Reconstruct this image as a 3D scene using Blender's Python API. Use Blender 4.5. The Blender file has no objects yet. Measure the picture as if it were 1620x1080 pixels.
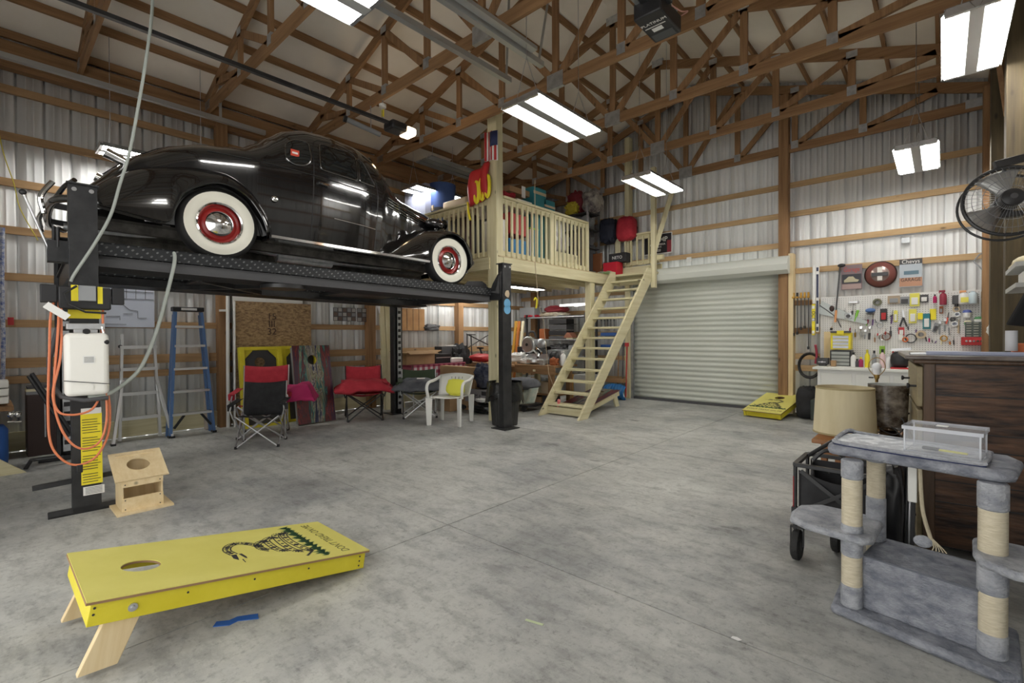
import bpy, math, random
from mathutils import Vector, Matrix, noise
R=math.radians; PI=math.pi
rnd=random.Random(7)
C=bpy.context.scene.collection
# ---------------------------------------------------------------- camera, sky, exposure
FPX=755.1; YAW=.73382; PITCH=-.010946; ROLL=-.004742; EYE=Vector((0,0,1.35))
_f=Vector((-math.sin(YAW)*math.cos(PITCH),math.cos(YAW)*math.cos(PITCH),math.sin(PITCH)))
_r=Vector((math.cos(YAW),math.sin(YAW),0)); _u=_r.cross(_f)
_r2=_r*math.cos(ROLL)+_u*math.sin(ROLL); _u2=-_r*math.sin(ROLL)+_u*math.cos(ROLL)
cd=bpy.data.cameras.new('camera'); cam=bpy.data.objects.new('camera',cd); C.objects.link(cam)
cd.sensor_width=36; cd.sensor_fit='HORIZONTAL'; cd.lens=36*FPX/1620; cd.clip_start=.05; cd.clip_end=200
cam.matrix_world=Matrix(((_r2.x,_u2.x,-_f.x,EYE.x),(_r2.y,_u2.y,-_f.y,EYE.y),(_r2.z,_u2.z,-_f.z,EYE.z),(0,0,0,1)))
sc=bpy.context.scene; sc.camera=cam
sc.view_settings.view_transform='Standard'; sc.view_settings.look='None'
sc.view_settings.gamma=1; sc.view_settings.use_curve_mapping=False
sc.view_settings.exposure=1.45
w=bpy.data.worlds.new('sky'); sc.world=w; w.use_nodes=True
w.node_tree.nodes['Background'].inputs[0].default_value=(1,.985,.95,1)
w.node_tree.nodes['Background'].inputs[1].default_value=.95
TUBE=21.0       # strength of every fluorescent tube

def at(px,py,x=None,y=None,z=None):
    """point seen at pixel (px,py) on the real plane x=, y= or z="""
    d=_r2*(px-810)-_u2*(py-540)+_f*FPX
    if x is not None: t=(x-EYE.x)/d.x
    elif y is not None: t=(y-EYE.y)/d.y
    else: t=(z-EYE.z)/d.z
    return EYE+d*t
# ---------------------------------------------------------------- materials
MATS={}
def mat(name,c,rough=.6,metal=0,c2=None,scale=6,stretch=(1,1,1),bump=0,bscale=None,detail=6,spread=(.35,.65),emit=None,trans=0,alpha=1,coat=0,ior=None,bias=None):
    if name in MATS: return MATS[name]
    m=bpy.data.materials.new(name); m.use_nodes=True; MATS[name]=m
    N=m.node_tree.nodes; L=m.node_tree.links; b=N['Principled BSDF']
    b.inputs['Base Color'].default_value=(*c,1); b.inputs['Roughness'].default_value=rough; b.inputs['Metallic'].default_value=metal
    if trans: b.inputs['Transmission Weight'].default_value=trans
    if ior: b.inputs['IOR'].default_value=ior
    if alpha<1: b.inputs['Alpha'].default_value=alpha
    if coat: b.inputs['Coat Weight'].default_value=coat; b.inputs['Coat Roughness'].default_value=.04
    if emit: b.inputs['Emission Color'].default_value=(*c,1); b.inputs['Emission Strength'].default_value=emit
    if c2 or bump:
        tc=N.new('ShaderNodeTexCoord'); mp=N.new('ShaderNodeMapping'); mp.inputs['Scale'].default_value=stretch
        L.new(tc.outputs['Object'],mp.inputs['Vector'])
    if c2:
        n=N.new('ShaderNodeTexNoise'); n.inputs['Scale'].default_value=scale; n.inputs['Detail'].default_value=detail; n.inputs['Roughness'].default_value=.6
        L.new(mp.outputs[0],n.inputs['Vector'])
        r=N.new('ShaderNodeValToRGB'); r.color_ramp.elements[0].position=spread[0]; r.color_ramp.elements[1].position=spread[1]
        r.color_ramp.elements[0].color=(*c,1); r.color_ramp.elements[1].color=(*c2,1)
        L.new(n.outputs['Fac'],r.inputs[0]); L.new(r.outputs[0],b.inputs['Base Color'])
    if bump:
        n2=N.new('ShaderNodeTexNoise'); n2.inputs['Scale'].default_value=bscale or scale; n2.inputs['Detail'].default_value=5
        L.new(mp.outputs[0],n2.inputs['Vector'])
        bp=N.new('ShaderNodeBump'); bp.inputs['Strength'].default_value=bump; bp.inputs['Distance'].default_value=.01
        L.new(n2.outputs['Fac'],bp.inputs['Height']); L.new(bp.outputs[0],b.inputs['Normal'])
    return m
def wood(name,c,c2,axis,rough=.75,fine=1.0):
    st=[22*fine]*3; st[axis]=1.2
    m=mat(name,c,rough,0,c2,1.0,tuple(st),.15,1.5,8,(.3,.7))
    # knots
    N=m.node_tree.nodes; L=m.node_tree.links
    tc=N.new('ShaderNodeTexCoord'); mp=N.new('ShaderNodeMapping'); s=[5,5,5]; s[axis]=2.2; mp.inputs['Scale'].default_value=s
    L.new(tc.outputs['Object'],mp.inputs[0]); v=N.new('ShaderNodeTexVoronoi'); v.inputs['Scale'].default_value=1.0
    L.new(mp.outputs[0],v.inputs['Vector']); r=N.new('ShaderNodeValToRGB'); r.color_ramp.elements[0].position=.04; r.color_ramp.elements[1].position=.1
    r.color_ramp.elements[0].color=(.35,.35,.35,1); r.color_ramp.elements[1].color=(1,1,1,1)
    L.new(v.outputs['Distance'],r.inputs[0]); mx=N.new('ShaderNodeMixRGB'); mx.blend_type='MULTIPLY'; mx.inputs[0].default_value=1
    b=N['Principled BSDF']; src=b.inputs['Base Color'].links[0].from_socket
    L.new(src,mx.inputs[1]); L.new(r.outputs[0],mx.inputs[2]); L.new(mx.outputs[0],b.inputs['Base Color'])
    return m
OLD=((.20,.105,.045),(.36,.205,.095)); NEW=((.55,.49,.28),(.72,.67,.46)); PINE=((.66,.5,.27),(.78,.64,.40))
oldx=wood('old_wood_x',*OLD,0); oldy=wood('old_wood_y',*OLD,1); oldz=wood('old_wood_z',*OLD,2)
newx=wood('new_wood_x',*NEW,0); newy=wood('new_wood_y',*NEW,1); newz=wood('new_wood_z',*NEW,2)
pinex=wood('pine_x',*PINE,0); piney=wood('pine_y',*PINE,1); pinez=wood('pine_z',*PINE,2)
girtx=wood('girt_x',(.42,.27,.13),(.60,.42,.23),0); girty=wood('girt_y',(.30,.18,.085),(.46,.29,.145),1)
siding=mat('white_siding',(.80,.81,.81),.45)
roofm=mat('roof_lining',(.80,.75,.66),.6,0,(.88,.83,.74),1.3,(1,1,1),.25,3)
black=mat('black_plastic',(.018,.018,.02),.45); blackm=mat('black_metal',(.025,.026,.028),.38,.3,(.05,.05,.052),5,bump=.05)
chrome=mat('chrome',(.8,.8,.8),.08,1); steel=mat('steel',(.55,.56,.57),.35,1,(.68,.68,.7),9); galv=mat('galvanized',(.42,.44,.46),.42,.85,(.58,.6,.62),14)
alum=mat('aluminium',(.72,.73,.74),.3,.9); white=mat('white_paint',(.80,.80,.78),.5); whitep=mat('white_plastic',(.78,.78,.74),.45)
rubber=mat('rubber',(.02,.02,.02),.75,bump=.2,bscale=40); red=mat('red',(.50,.025,.03),.5); yellow=mat('yellow',(.85,.72,.03),.5)
brown=mat('brown_card',(.36,.22,.11),.85,0,(.43,.28,.15),4); grey=mat('grey',(.28,.29,.30),.6); dgrey=mat('dark_grey',(.07,.07,.075),.6)
blue=mat('blue',(.03,.12,.42),.5); orange=mat('orange',(.72,.18,.05),.5); green=mat('green',(.10,.30,.12),.6); teal=mat('teal',(.03,.22,.26),.6)
tan=mat('tan',(.55,.44,.30),.7); purple=mat('purple',(.13,.07,.2),.6); darkred=mat('dark_red',(.22,.02,.03),.6); brass=mat('brass',(.62,.42,.16),.25,1)
clear=mat('clear_plastic',(.9,.92,.93),.08,0,alpha=.22); milk=mat('milky_plastic',(.86,.85,.80),.35,0)
paper=mat('paper',(.82,.82,.80),.7); ink=mat('ink',(.03,.03,.035),.7); cream=mat('cream',(.80,.74,.52),.6)
# ---------------------------------------------------------------- mesh builder
class MB:
    def __init__(s,M=None): s.v=[]; s.f=[]; s.M=M or Matrix(); s.mi=[]; s.cur=0
    def add(s,vs,fs):
        o=len(s.v); M=s.M
        s.v+= [tuple(M@Vector(p)) for p in vs]
        s.f+= [tuple(o+i for i in f) for f in fs]; s.mi+=[s.cur]*len(fs); return s
    def box(s,c,d,rot=None):
        x,y,z=d[0]/2,d[1]/2,d[2]/2
        vs=[Vector((a*x,b*y,e*z)) for a in(-1,1) for b in(-1,1) for e in(-1,1)]
        if rot is not None:
            if not isinstance(rot,Matrix): rot=Matrix.Rotation(rot,3,'Z')
            vs=[rot@v for v in vs]
        c=Vector(c); return s.add([c+v for v in vs],[(0,1,3,2),(4,6,7,5),(0,4,5,1),(2,3,7,6),(0,2,6,4),(1,5,7,3)])
    def mm(s,x0,x1,y0,y1,z0,z1): return s.box(((x0+x1)/2,(y0+y1)/2,(z0+z1)/2),(abs(x1-x0),abs(y1-y0),abs(z1-z0)))
    def beam(s,a,b,w,h,up=(0,0,1)):
        """bar from a to b, w across, h along up"""
        a=Vector(a); b=Vector(b); d=(b-a); L=d.length; d.normalize(); u=Vector(up); u=(u-d*u.dot(d))
        if u.length<1e-4: u=Vector((1,0,0)); u=u-d*u.dot(d)
        u.normalize(); r=d.cross(u); m=Matrix((r,d,u)).transposed()
        return s.box((a+b)/2,(w,L,h),m)
    def cyl(s,a,b,r,r2=None,n=16,cap=True):
        a=Vector(a); b=Vector(b); d=(b-a).normalized(); u=Vector((0,0,1)) if abs(d.z)<.9 else Vector((1,0,0))
        x=d.cross(u).normalized(); y=d.cross(x); r2=r if r2 is None else r2; vs=[]
        for p,rr in((a,r),(b,r2)):
            vs+=[p+(x*math.cos(2*PI*i/n)+y*math.sin(2*PI*i/n))*rr for i in range(n)]
        fs=[(i,(i+1)%n,n+(i+1)%n,n+i) for i in range(n)]
        if cap: fs+=[tuple(range(n))[::-1],tuple(range(n,2*n))]
        return s.add(vs,fs)
    def tube(s,pts,r,n=8,closed=False,cap=True):
        P=[Vector(p) for p in pts]; m=len(P); vs=[]; x=None
        for i,p in enumerate(P):
            if closed: d=P[(i+1)%m]-P[i-1]
            else: d=P[min(i+1,m-1)]-P[max(i-1,0)]
            d=d.normalized() if d.length>1e-9 else Vector((0,0,1))
            if x is None:
                u=Vector((0,0,1)) if abs(d.z)<.9 else Vector((1,0,0)); x=d.cross(u).normalized()
            else:
                x=x-d*x.dot(d); x=x.normalized() if x.length>1e-6 else d.orthogonal().normalized()
            y=d.cross(x); rr=r[i] if isinstance(r,(list,tuple)) else r
            vs+=[p+(x*math.cos(2*PI*k/n)+y*math.sin(2*PI*k/n))*rr for k in range(n)]
        fs=[]
        for i in range(m if closed else m-1):
            j=(i+1)%m
            fs+=[(i*n+k,i*n+(k+1)%n,j*n+(k+1)%n,j*n+k) for k in range(n)]
        if cap and not closed: fs+=[tuple(range(n))[::-1],tuple((m-1)*n+k for k in range(n))]
        return s.add(vs,fs)
    def lathe(s,prof,c=(0,0,0),axis='Z',n=28,closed=False):
        """prof: (radius, height) pairs turned round an axis"""
        vs=[]; c=Vector(c)
        for r,h in prof:
            for k in range(n):
                a=2*PI*k/n; p=(r*math.cos(a),r*math.sin(a),h)
                if axis=='X': p=(p[2],p[0],p[1])
                if axis=='Y': p=(p[0],p[2],p[1])
                vs.append(c+Vector(p))
        fs=[]; m=len(prof)
        for i in range(m if closed else m-1):
            j=(i+1)%m; fs+=[(i*n+k,i*n+(k+1)%n,j*n+(k+1)%n,j*n+k) for k in range(n)]
        return s.add(vs,fs)
    def prism(s,poly,t,M=None):
        """polygon in xy, extruded t along +z, placed by M"""
        M=M or Matrix(); n=len(poly)
        vs=[M@Vector((p[0],p[1],0)) for p in poly]+[M@Vector((p[0],p[1],t)) for p in poly]
        return s.add(vs,[tuple(range(n))[::-1],tuple(range(n,2*n))]+[(i,(i+1)%n,n+(i+1)%n,n+i) for i in range(n)])
    def grid(s,fn,nu,nv,cu=False):
        vs=[fn(i/nu,j/nv) for i in range(nu+(0 if cu else 1)) for j in range(nv+1)]; k=nv+1; m=nu if cu else nu+1
        fs=[(i*k+j,((i+1)%m)*k+j,((i+1)%m)*k+j+1,i*k+j+1) for i in range(nu) for j in range(nv)]
        return s.add(vs,fs)
    def ball(s,c,r,n=16,m=10,amp=0,seed=0,fr=3,sq=1.0):
        """ellipsoid, squarish when sq<1, crumpled when amp>0"""
        c=Vector(c); r=(r,r,r) if not isinstance(r,(tuple,list)) else r
        def pw(a): return math.copysign(abs(a)**sq,a)
        vs=[]
        for i in range(m+1):
            t=PI*i/m
            for k in range(n):
                a=2*PI*k/n; p=Vector((pw(math.sin(t))*pw(math.cos(a)),pw(math.sin(t))*pw(math.sin(a)),pw(math.cos(t))))
                if amp:
                    q=p*fr+Vector((seed*3.1,seed*1.7,seed)); p=p*(1+amp*noise.noise(q)+amp*.6*noise.noise(q*2.3))
                vs.append(c+Vector((p.x*r[0],p.y*r[1],p.z*r[2])))
        return s.add(vs,[(i*n+k,(i+1)*n+k,(i+1)*n+(k+1)%n,i*n+(k+1)%n) for i in range(m) for k in range(n)])
    def holed(s,x0,x1,y0,y1,t,hx,hy,hr,M=None,n=40):
        """plate in xy of thickness t with a round hole"""
        M=M or Matrix(); ring=[];out=[]
        for k in range(n):
            a=2*PI*(k+.5)/n; c,q=math.cos(a),math.sin(a); ring.append((hx+hr*c,hy+hr*q))
            f=min(((x1-hx) if c>0 else (hx-x0))/max(abs(c),1e-6),((y1-hy) if q>0 else (hy-y0))/max(abs(q),1e-6)); out.append((hx+f*c,hy+f*q))
        cor=[(x1,y1),(x0,y1),(x0,y0),(x1,y0)]
        for cx,cy in cor:
            k=min(range(n),key=lambda i:(out[i][0]-cx)**2+(out[i][1]-cy)**2); out[k]=(cx,cy)
        vs=[M@Vector((p[0],p[1],z)) for z in(0,t) for p in ring+out]; fs=[]
        for k in range(n):
            j=(k+1)%n
            fs+=[(2*n+k,2*n+n+k,2*n+n+j,2*n+j),(k,j,n+j,n+k),(n+k,n+j,3*n+j,3*n+k),(k,2*n+k,2*n+j,j)]
        return s.add(vs,fs)
def link(o,parent=None):
    C.objects.link(o)
    if parent is not None: o.parent=parent
    return o
def fin(name,mb,m,parent=None,loc=None,smooth=True,bev=0,label=None,world=True,solid=0,ang=38):
    """link a builder as ONE mesh; world=True means its vertices are in world space"""
    off=Vector((0,0,0))
    if world:
        if parent is not None: pm=parent.matrix_world_my.inverted(); vs=[tuple(pm@Vector(v)) for v in mb.v]
        elif loc is not None: off=Vector(loc); vs=[tuple(Vector(v)-off) for v in mb.v]
        else: vs=mb.v
    else: vs=mb.v
    me=bpy.data.meshes.new(name); me.from_pydata(vs,[],mb.f)
    ms=m if isinstance(m,(list,tuple)) else [m]
    for q in ms: me.materials.append(q)
    if len(ms)>1: me.polygons.foreach_set('material_index',mb.mi)
    me.validate(); 
    if smooth: me.polygons.foreach_set('use_smooth',[True]*len(me.polygons)); me.set_sharp_from_angle(angle=R(ang))
    o=bpy.data.objects.new(name,me); link(o,parent)
    if loc is not None: o.location=loc
    if bev:
        b=o.modifiers.new('bevel','BEVEL'); b.width=bev; b.segments=2; b.limit_method='ANGLE'; b.angle_limit=R(50)
    if solid:
        b=o.modifiers.new('solid','SOLIDIFY'); b.thickness=solid; b.offset=0
    if label: o['label']=label
    return o
class _E: pass
MW={}
def _gm(o): return MW[o.name]
bpy.types.Object.matrix_world_my=property(lambda o: MW.get(o.name) or (MW[o.parent.name] if o.parent and o.parent.name in MW else Matrix()))
def thing(name,label,cat,loc=(0,0,0),rz=0,group=None,kind=None):
    o=bpy.data.objects.new(name,None); o.empty_display_size=.1; C.objects.link(o); o.location=loc; o.rotation_euler=(0,0,rz)
    MW[o.name]=Matrix.Translation(loc)@Matrix.Rotation(rz,4,'Z')
    if label: o['label']=label
    if cat: o['category']=cat
    if group: o['group']=group
    if kind: o['kind']=kind
    return o
def tag(o,label,cat,group=None,kind=None):
    o['label']=label; o['category']=cat
    if group: o['group']=group
    if kind: o['kind']=kind
    return o
def one(name,mb,m,label,cat,group=None,bev=0,loc=None,smooth=True,solid=0,kind=None):
    """a top-level thing that is one mesh, its origin at its base centre"""
    xs=[v[0] for v in mb.v]; ys=[v[1] for v in mb.v]; zs=[v[2] for v in mb.v]
    loc=loc or ((min(xs)+max(xs))/2,(min(ys)+max(ys))/2,min(zs))
    return tag(fin(name,mb,m,None,loc,smooth,bev,solid=solid),label,cat,group,kind)
def struct(name,mb,m,label=None,parent=None,**k):
    o=fin(name,mb,m,parent,**k)
    if parent is None: o['kind']='structure'
    if label: o['label']=label
    return o
def dup(o,loc=None,rz=None,label=None,group=None,parent=None):
    c=o.copy(); C.objects.link(c)
    if parent is not None: c.parent=parent
    if loc is not None: c.location=loc
    if rz is not None: c.rotation_euler=(0,0,rz)
    if label: c['label']=label
    if group: c['group']=group
    for ch in list(o.children): dup(ch,parent=c)
    return c
def writing(name,txt,size,m,parent,M,ext=.0006,align='CENTER',space=1.0,sx=1.0,world=True,shear=0,bold=0):
    """lettering on a surface: M maps text plane xy to world"""
    cu=bpy.data.curves.new(name,'FONT'); cu.body=txt; cu.size=size; cu.extrude=ext; cu.align_x=align; cu.align_y='CENTER'; cu.space_line=space; cu.shear=shear; cu.offset=bold; cu.resolution_u=3
    t=bpy.data.objects.new(name,cu); C.objects.link(t); me=bpy.data.meshes.new_from_object(t); bpy.data.objects.remove(t); bpy.data.curves.remove(cu)
    pm=parent.matrix_world_my.inverted() if (parent is not None and world) else Matrix()
    me.transform(pm@M@Matrix.Diagonal((sx,1,1,1))); me.materials.clear(); me.materials.append(m); me.name=name
    o=bpy.data.objects.new(name,me); link(o,parent); return o
def frame(o,x,y):
    """matrix with given origin, x axis and y axis"""
    x=Vector(x).normalized(); y=Vector(y); y=(y-x*y.dot(x)).normalized(); z=x.cross(y); o=Vector(o)
    return Matrix(((x.x,y.x,z.x,o.x),(x.y,y.y,z.y,o.y),(x.z,y.z,z.z,o.z),(0,0,0,1)))
# ================================================================ the building
LX,RX,BY=-8.2,.6,9.5
def zt(x): return 4.80+.33*min(x-LX,RX-x)        # top of the top chords
def fl_mat():
    m=mat('concrete',(.40,.402,.378),.55,0,(.62,.623,.59),.9,(1,1,1),.12,14,8,(.3,.72))
    N=m.node_tree.nodes; L=m.node_tree.links; b=N['Principled BSDF']; tc=N.new('ShaderNodeTexCoord')
    src=b.inputs['Base Color'].links[0].from_socket
    def layer(src,sc,lo,hi,col,st=(1,1,1),det=8,rg=.7):
        mp=N.new('ShaderNodeMapping'); mp.inputs['Scale'].default_value=st; L.new(tc.outputs['Object'],mp.inputs[0])
        n=N.new('ShaderNodeTexNoise'); n.inputs['Scale'].default_value=sc; n.inputs['Detail'].default_value=det; n.inputs['Roughness'].default_value=rg; L.new(mp.outputs[0],n.inputs['Vector'])
        r=N.new('ShaderNodeValToRGB'); r.color_ramp.elements[0].position=lo; r.color_ramp.elements[1].position=hi
        r.color_ramp.elements[0].color=(*col,1); r.color_ramp.elements[1].color=(1,1,1,1); L.new(n.outputs['Fac'],r.inputs[0])
        x=N.new('ShaderNodeMixRGB'); x.blend_type='MULTIPLY'; x.inputs[0].default_value=1; L.new(src,x.inputs[1]); L.new(r.outputs[0],x.inputs[2]); return x.outputs[0]
    s=layer(src,.6,.38,.56,(.62,.63,.66)); s=layer(s,4,.38,.52,(.74,.74,.74),(1,2.2,1)); s=layer(s,28,.34,.46,(.70,.70,.70))
    s=layer(s,2.6,.33,.40,(.56,.56,.53),(1,1,1),10,.8); s=layer(s,1.3,.30,.36,(.50,.50,.49),(1,1.6,1),6,.6); s=layer(s,12,.40,.50,(.84,.84,.84),(1.8,1,1),10,.85)
    L.new(s,b.inputs['Base Color'])
    n=N.new('ShaderNodeTexNoise'); n.inputs['Scale'].default_value=2.2; n.inputs['Detail'].default_value=7; L.new(tc.outputs['Object'],n.inputs['Vector'])
    r=N.new('ShaderNodeMapRange'); r.inputs[1].default_value=.3; r.inputs[2].default_value=.7; r.inputs[3].default_value=.38; r.inputs[4].default_value=.7
    L.new(n.outputs['Fac'],r.inputs[0]); L.new(r.outputs[0],b.inputs['Roughness'])
    return m
mb=MB(); xs=[LX,-5.62,-2.63,RX]; ys=[-1.2,1.32+.9,5.3,BY]; g=.004
for i in range(3):
    for j in range(3): mb.mm(xs[i]+g,xs[i+1]-g,ys[j]+g,ys[j+1]-g,-.12,0)
mb.mm(LX,RX,-1.2,BY,-.14,-.012)
struct('floor',mb,fl_mat(),'pale grey stained concrete slab floor')
# ribbed siding: a profile of ribs swept up the wall
def siding_wall(name,a,b,top,inward,parent):
    """a->b along the floor; top(t) the height; inward the unit normal into the room"""
    a=Vector(a); b=Vector(b); n=Vector(inward); L=(b-a).length; d=(b-a)/L; pts=[]; s=0
    while s<L:
        for ds,o in((0,0),(.018,0),(.024,-.032),(.044,-.032),(.05,0),(.112,0),(.114,.0025),(.122,.0025),(.124,0),(.178,0),(.18,.0025),(.188,.0025),(.19,0)):
            if s+ds<=L: pts.append((s+ds,o))
        s+=.2435
    pts.append((L,0)); mb=MB(); vs=[]
    for s_,o in pts:
        p=a+d*s_+n*o; vs+=[p,Vector((p.x,p.y,top(s_/L)))]
    mb.add(vs,[(2*i,2*i+2,2*i+3,2*i+1) for i in range(len(pts)-1)])
    return fin(name,mb,siding,parent,solid=.003,ang=20)
wl=thing('wall_left',None,None,(LX,0,0),0,kind='structure'); siding_wall('metal_siding',(LX-.0,-1.2,0),(LX-.0,BY,0),lambda t:4.9,(1,0,0),wl)
for z in (4.28,3.73,3.19,2.63,2.08,1.53,.86): fin('girt',MB().mm(LX+.005,LX+.05,-1.2,BY,z-.045,z+.045),girty,wl)
fin('skirt_board',MB().mm(LX+.005,LX+.05,-1.2,BY,1.0,1.12),girty,wl); fin('skirt_board',MB().mm(LX+.005,LX+.05,-1.2,BY,.02,.24),newy,wl)
fin('header_beam',MB().mm(LX+.005,LX+.13,-1.2,BY,4.5,4.79).mm(LX+.14,LX+.18,-1.2,BY,4.55,4.79),oldy,wl)
for y in (0.02,2.44,4.95,7.2): fin('wall_post',MB().mm(LX+.02,LX+.17,y-.075,y+.075,0,4.79),oldz,wl,bev=.004)
wb=thing('wall_back',None,None,((LX+RX)/2,BY,0),0,kind='structure')
def btop(t):
    x=LX+t*(RX-LX); return zt(x)+.16
siding_wall('metal_siding',(LX,BY,0),(-4.98,BY,0),lambda t:btop(t*(3.22/8.8)),(0,-1,0),wb)
siding_wall('metal_siding',(-4.98,BY,2.55),(-1.96,BY,2.55),lambda t:btop((3.22+t*3.02)/8.8),(0,-1,0),wb)
siding_wall('metal_siding',(-1.96,BY,0),(RX,BY,0),lambda t:btop((6.24+t*2.56)/8.8),(0,-1,0),wb)
for z in (3.955,3.45,2.93): fin('girt',MB().mm(LX,RX,BY-.05,BY-.005,z-.045,z+.045),girtx,wb)
fin('girt',MB().mm(-1.96,RX,BY-.05,BY-.005,2.41,2.5),girtx,wb); fin('girt',MB().mm(-1.96,RX,BY-.05,BY-.005,1.86,1.95),girtx,wb)
for z in (1.42,.98,.78): fin('girt',MB().mm(-1.9,RX,BY-.05,BY-.005,z-.05,z+.05),girtx,wb)
for z in (2.30,1.9,1.4,.86,.4): fin('girt',MB().mm(LX,-5.05,BY-.05,BY-.005,z-.045,z+.045),girtx,wb)
fin('wall_post',MB().mm(-2.13,-1.98,BY-.2,BY-.05,0,5.5),oldz,wb,bev=.004)
fin('wall_post',MB().mm(-5.1,-4.99,BY-.2,BY-.05,0,5.6),newz,wb,bev=.004)
fin('wall_post',MB().mm(-7.75,-7.6,BY-.2,BY-.05,0,4.85),oldz,wb,bev=.004)
fin('door_jamb',MB().mm(-1.975,-1.9,BY-.2,BY-.02,0,2.75),pinez,wb,bev=.003)
wr=thing('wall_right',None,None,(RX,4,0),0,kind='structure'); siding_wall('metal_siding',(RX,BY,0),(RX,2.2,0),lambda t:4.9,(-1,0,0),wr)
for z in (4.28,3.73,3.19,2.63,2.08,1.0): fin('girt',MB().mm(RX-.05,RX-.005,2.2,BY,z-.045,z+.045),girty,wr)
fin('header_beam',MB().mm(RX-.13,RX-.005,2.2,BY,4.5,4.79),oldy,wr)
darkpost=wood('dark_post',(.045,.032,.016),(.10,.075,.035),2)
for y in (9.2,7.75,6.0): fin('wall_post',MB().mm(RX-.2,RX-.05,y-.1,y+.1,0,4.7),darkpost if y<9 else oldz,wr,bev=.004)
fin('wall_brace',MB().beam((RX-.12,6.9,3.55),(RX-.32,6.2,4.75),.04,.12),oldz,wr)
# unseen front wall added behind the camera to cut sky fill: solid on the left, a wide open doorway on the right
wf=thing('wall_front',None,None,(-3.8,-1.2,0),0,kind='structure'); siding_wall('metal_siding',(-4.4,-1.2,0),(LX,-1.2,0),lambda t:5.0,(0,1,0),wf)
siding_wall('metal_siding',(RX,-1.2,3.1),(-4.4,-1.2,3.1),lambda t:5.0,(0,1,0),wf)
fin('gable_panel',MB().prism([(LX,4.8),(RX,4.8),((LX+RX)/2,6.4)],.02,frame((0,-1.2,0),(1,0,0),(0,0,1))),siding,wf)
wr2=siding_wall('metal_siding',(RX,2.2,0),(RX,-1.2,0),lambda t:4.9,(-1,0,0),wr)
# roof
ce=thing('ceiling',None,None,((LX+RX)/2,4,4.8),0,kind='structure'); XM=(LX+RX)/2
mb=MB()
for x0,x1 in((LX-.3,XM),(XM,RX+.3)):
    mb.grid(lambda u,v:((x0+(x1-x0)*v),-1.3+u*(BY+1.6),zt(x0+(x1-x0)*v)+.10+.012*math.sin(u*55)*math.sin(v*4*PI)),60,14)
fin('roof_lining',mb,roofm,ce,ang=80)
k=0
for side in(0,1):
    for i in range(9):
        dx=.12+.54*i; 
        if dx>4.35: break
        x=LX+dx if side==0 else RX-dx
        fin('purlin',MB().mm(x-.019,x+.019,-1.2,BY,zt(x)+.0,zt(x)+.095),oldy,ce)
# trusses
def truss(y,zb,label):
    t=thing('roof_truss',label,'truss',(XM,y,zb)); zb2=zb+.14; w=.042
    fin('bottom_chord',MB().mm(LX+.02,RX-.02,y-w/2,y+w/2,zb,zb2),oldx,t)
    for s in(0,1):
        e=LX+.02 if s==0 else RX-.02
        fin('top_chord',MB().beam((e,y,zt(e)-.07),(XM,y,zt(XM)-.07),w,.14,(0,0,1)),oldx,t)
    js=[0,.97,1.9,2.85]; pl=[]
    def ztop(dx): return zt(LX+4.4-dx)-.10
    fin('king_post',MB().mm(XM-.045,XM+.045,y-w/2,y+w/2,zb2,ztop(0)+.02),oldz,t)
    for s in(-1,1):
        for i,dx in enumerate(js[1:]):
            x=XM+s*dx; fin('web',MB().mm(x-.045,x+.045,y-w/2,y+w/2,zb2,ztop(dx)),oldz,t)
        for i in range(len(js)):
            d0=js[i]; d1=js[i+1] if i+1<len(js) else 3.75
            fin('web',MB().beam((XM+s*(d0+.06),y,zb2-.01),(XM+s*(d1-.02),y,ztop(d1)+.0),w,.09,(0,0,1)),oldz,t)
        for d in js[1:]: pl+=[MB().box((XM+s*d,y,zb2-.02),(.11,w+.006,.13)),MB().box((XM+s*d,y,ztop(d)+.03),(.13,w+.006,.09))]
        pl.append(MB().box((XM+s*4.2,y,zb+.1),(.34,w+.006,.12)))
    pl+=[MB().box((XM,y,zb+.09),(.26,w+.008,.2)),MB().box((XM,y,ztop(0)+.06),(.2,w+.006,.12))]
    for q in pl: fin('gusset_plate',q,galv,t)
lab=['nearest','second','third','fourth','fifth','sixth']
for y,l in zip((.85,2.24,3.74,5.1,6.57,8.14),lab): truss(y,4.62,f'wooden roof truss with steel plates, {l} from the camera' if l!='nearest' else 'wooden roof truss with steel plates, nearest the camera')
truss(9.40,4.5,'wooden gable truss standing against the back wall siding')
# roll-up door
d1=thing('door_1',None,None,(-3.47,BY-.05,0),0,kind='structure'); shut=mat('shutter',(.53,.56,.50),.42,0,(.60,.62,.56),1.5,(.2,1,3))
mb=MB(); pts=[]; z=.03
while z<2.56:
    for a,o in((0,0),(.012,-.006),(.03,.012),(.05,.017),(.075,.012),(.09,-.002)): pts.append((z+a,o))
    z+=.0985
vs=[]; 
for zz,o in pts: vs+=[(-4.93,BY-.09-o,zz),(-2.0,BY-.09-o,zz)]
mb.add(vs,[(2*i,2*i+1,2*i+3,2*i+2) for i in range(len(pts)-1)]); fin('curtain',mb,shut,d1,solid=.002,ang=60)
fin('bottom_bar',MB().mm(-4.93,-2.0,BY-.13,BY-.06,0,.05),dgrey,d1)
mb=MB(); mb.M=Matrix.Translation((-4.55,0,0)); 
prof=[(9.41,2.42),(9.22,2.40),(9.13,2.46),(9.10,2.56),(9.15,2.66),(9.25,2.71),(9.42,2.72)]
mb.M=Matrix(); mb.prism(prof,2.62,frame((-4.57,0,0),(0,1,0),(0,0,1))); fin('drum_hood',mb,mat('hood',(.66,.68,.63),.45),d1)
fin('guide_rail',MB().mm(-2.03,-1.97,BY-.15,BY-.05,0,2.5),galv,d1); fin('guide_rail',MB().mm(-4.99,-4.93,BY-.15,BY-.05,0,2.5),galv,d1)
mb=MB()
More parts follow.
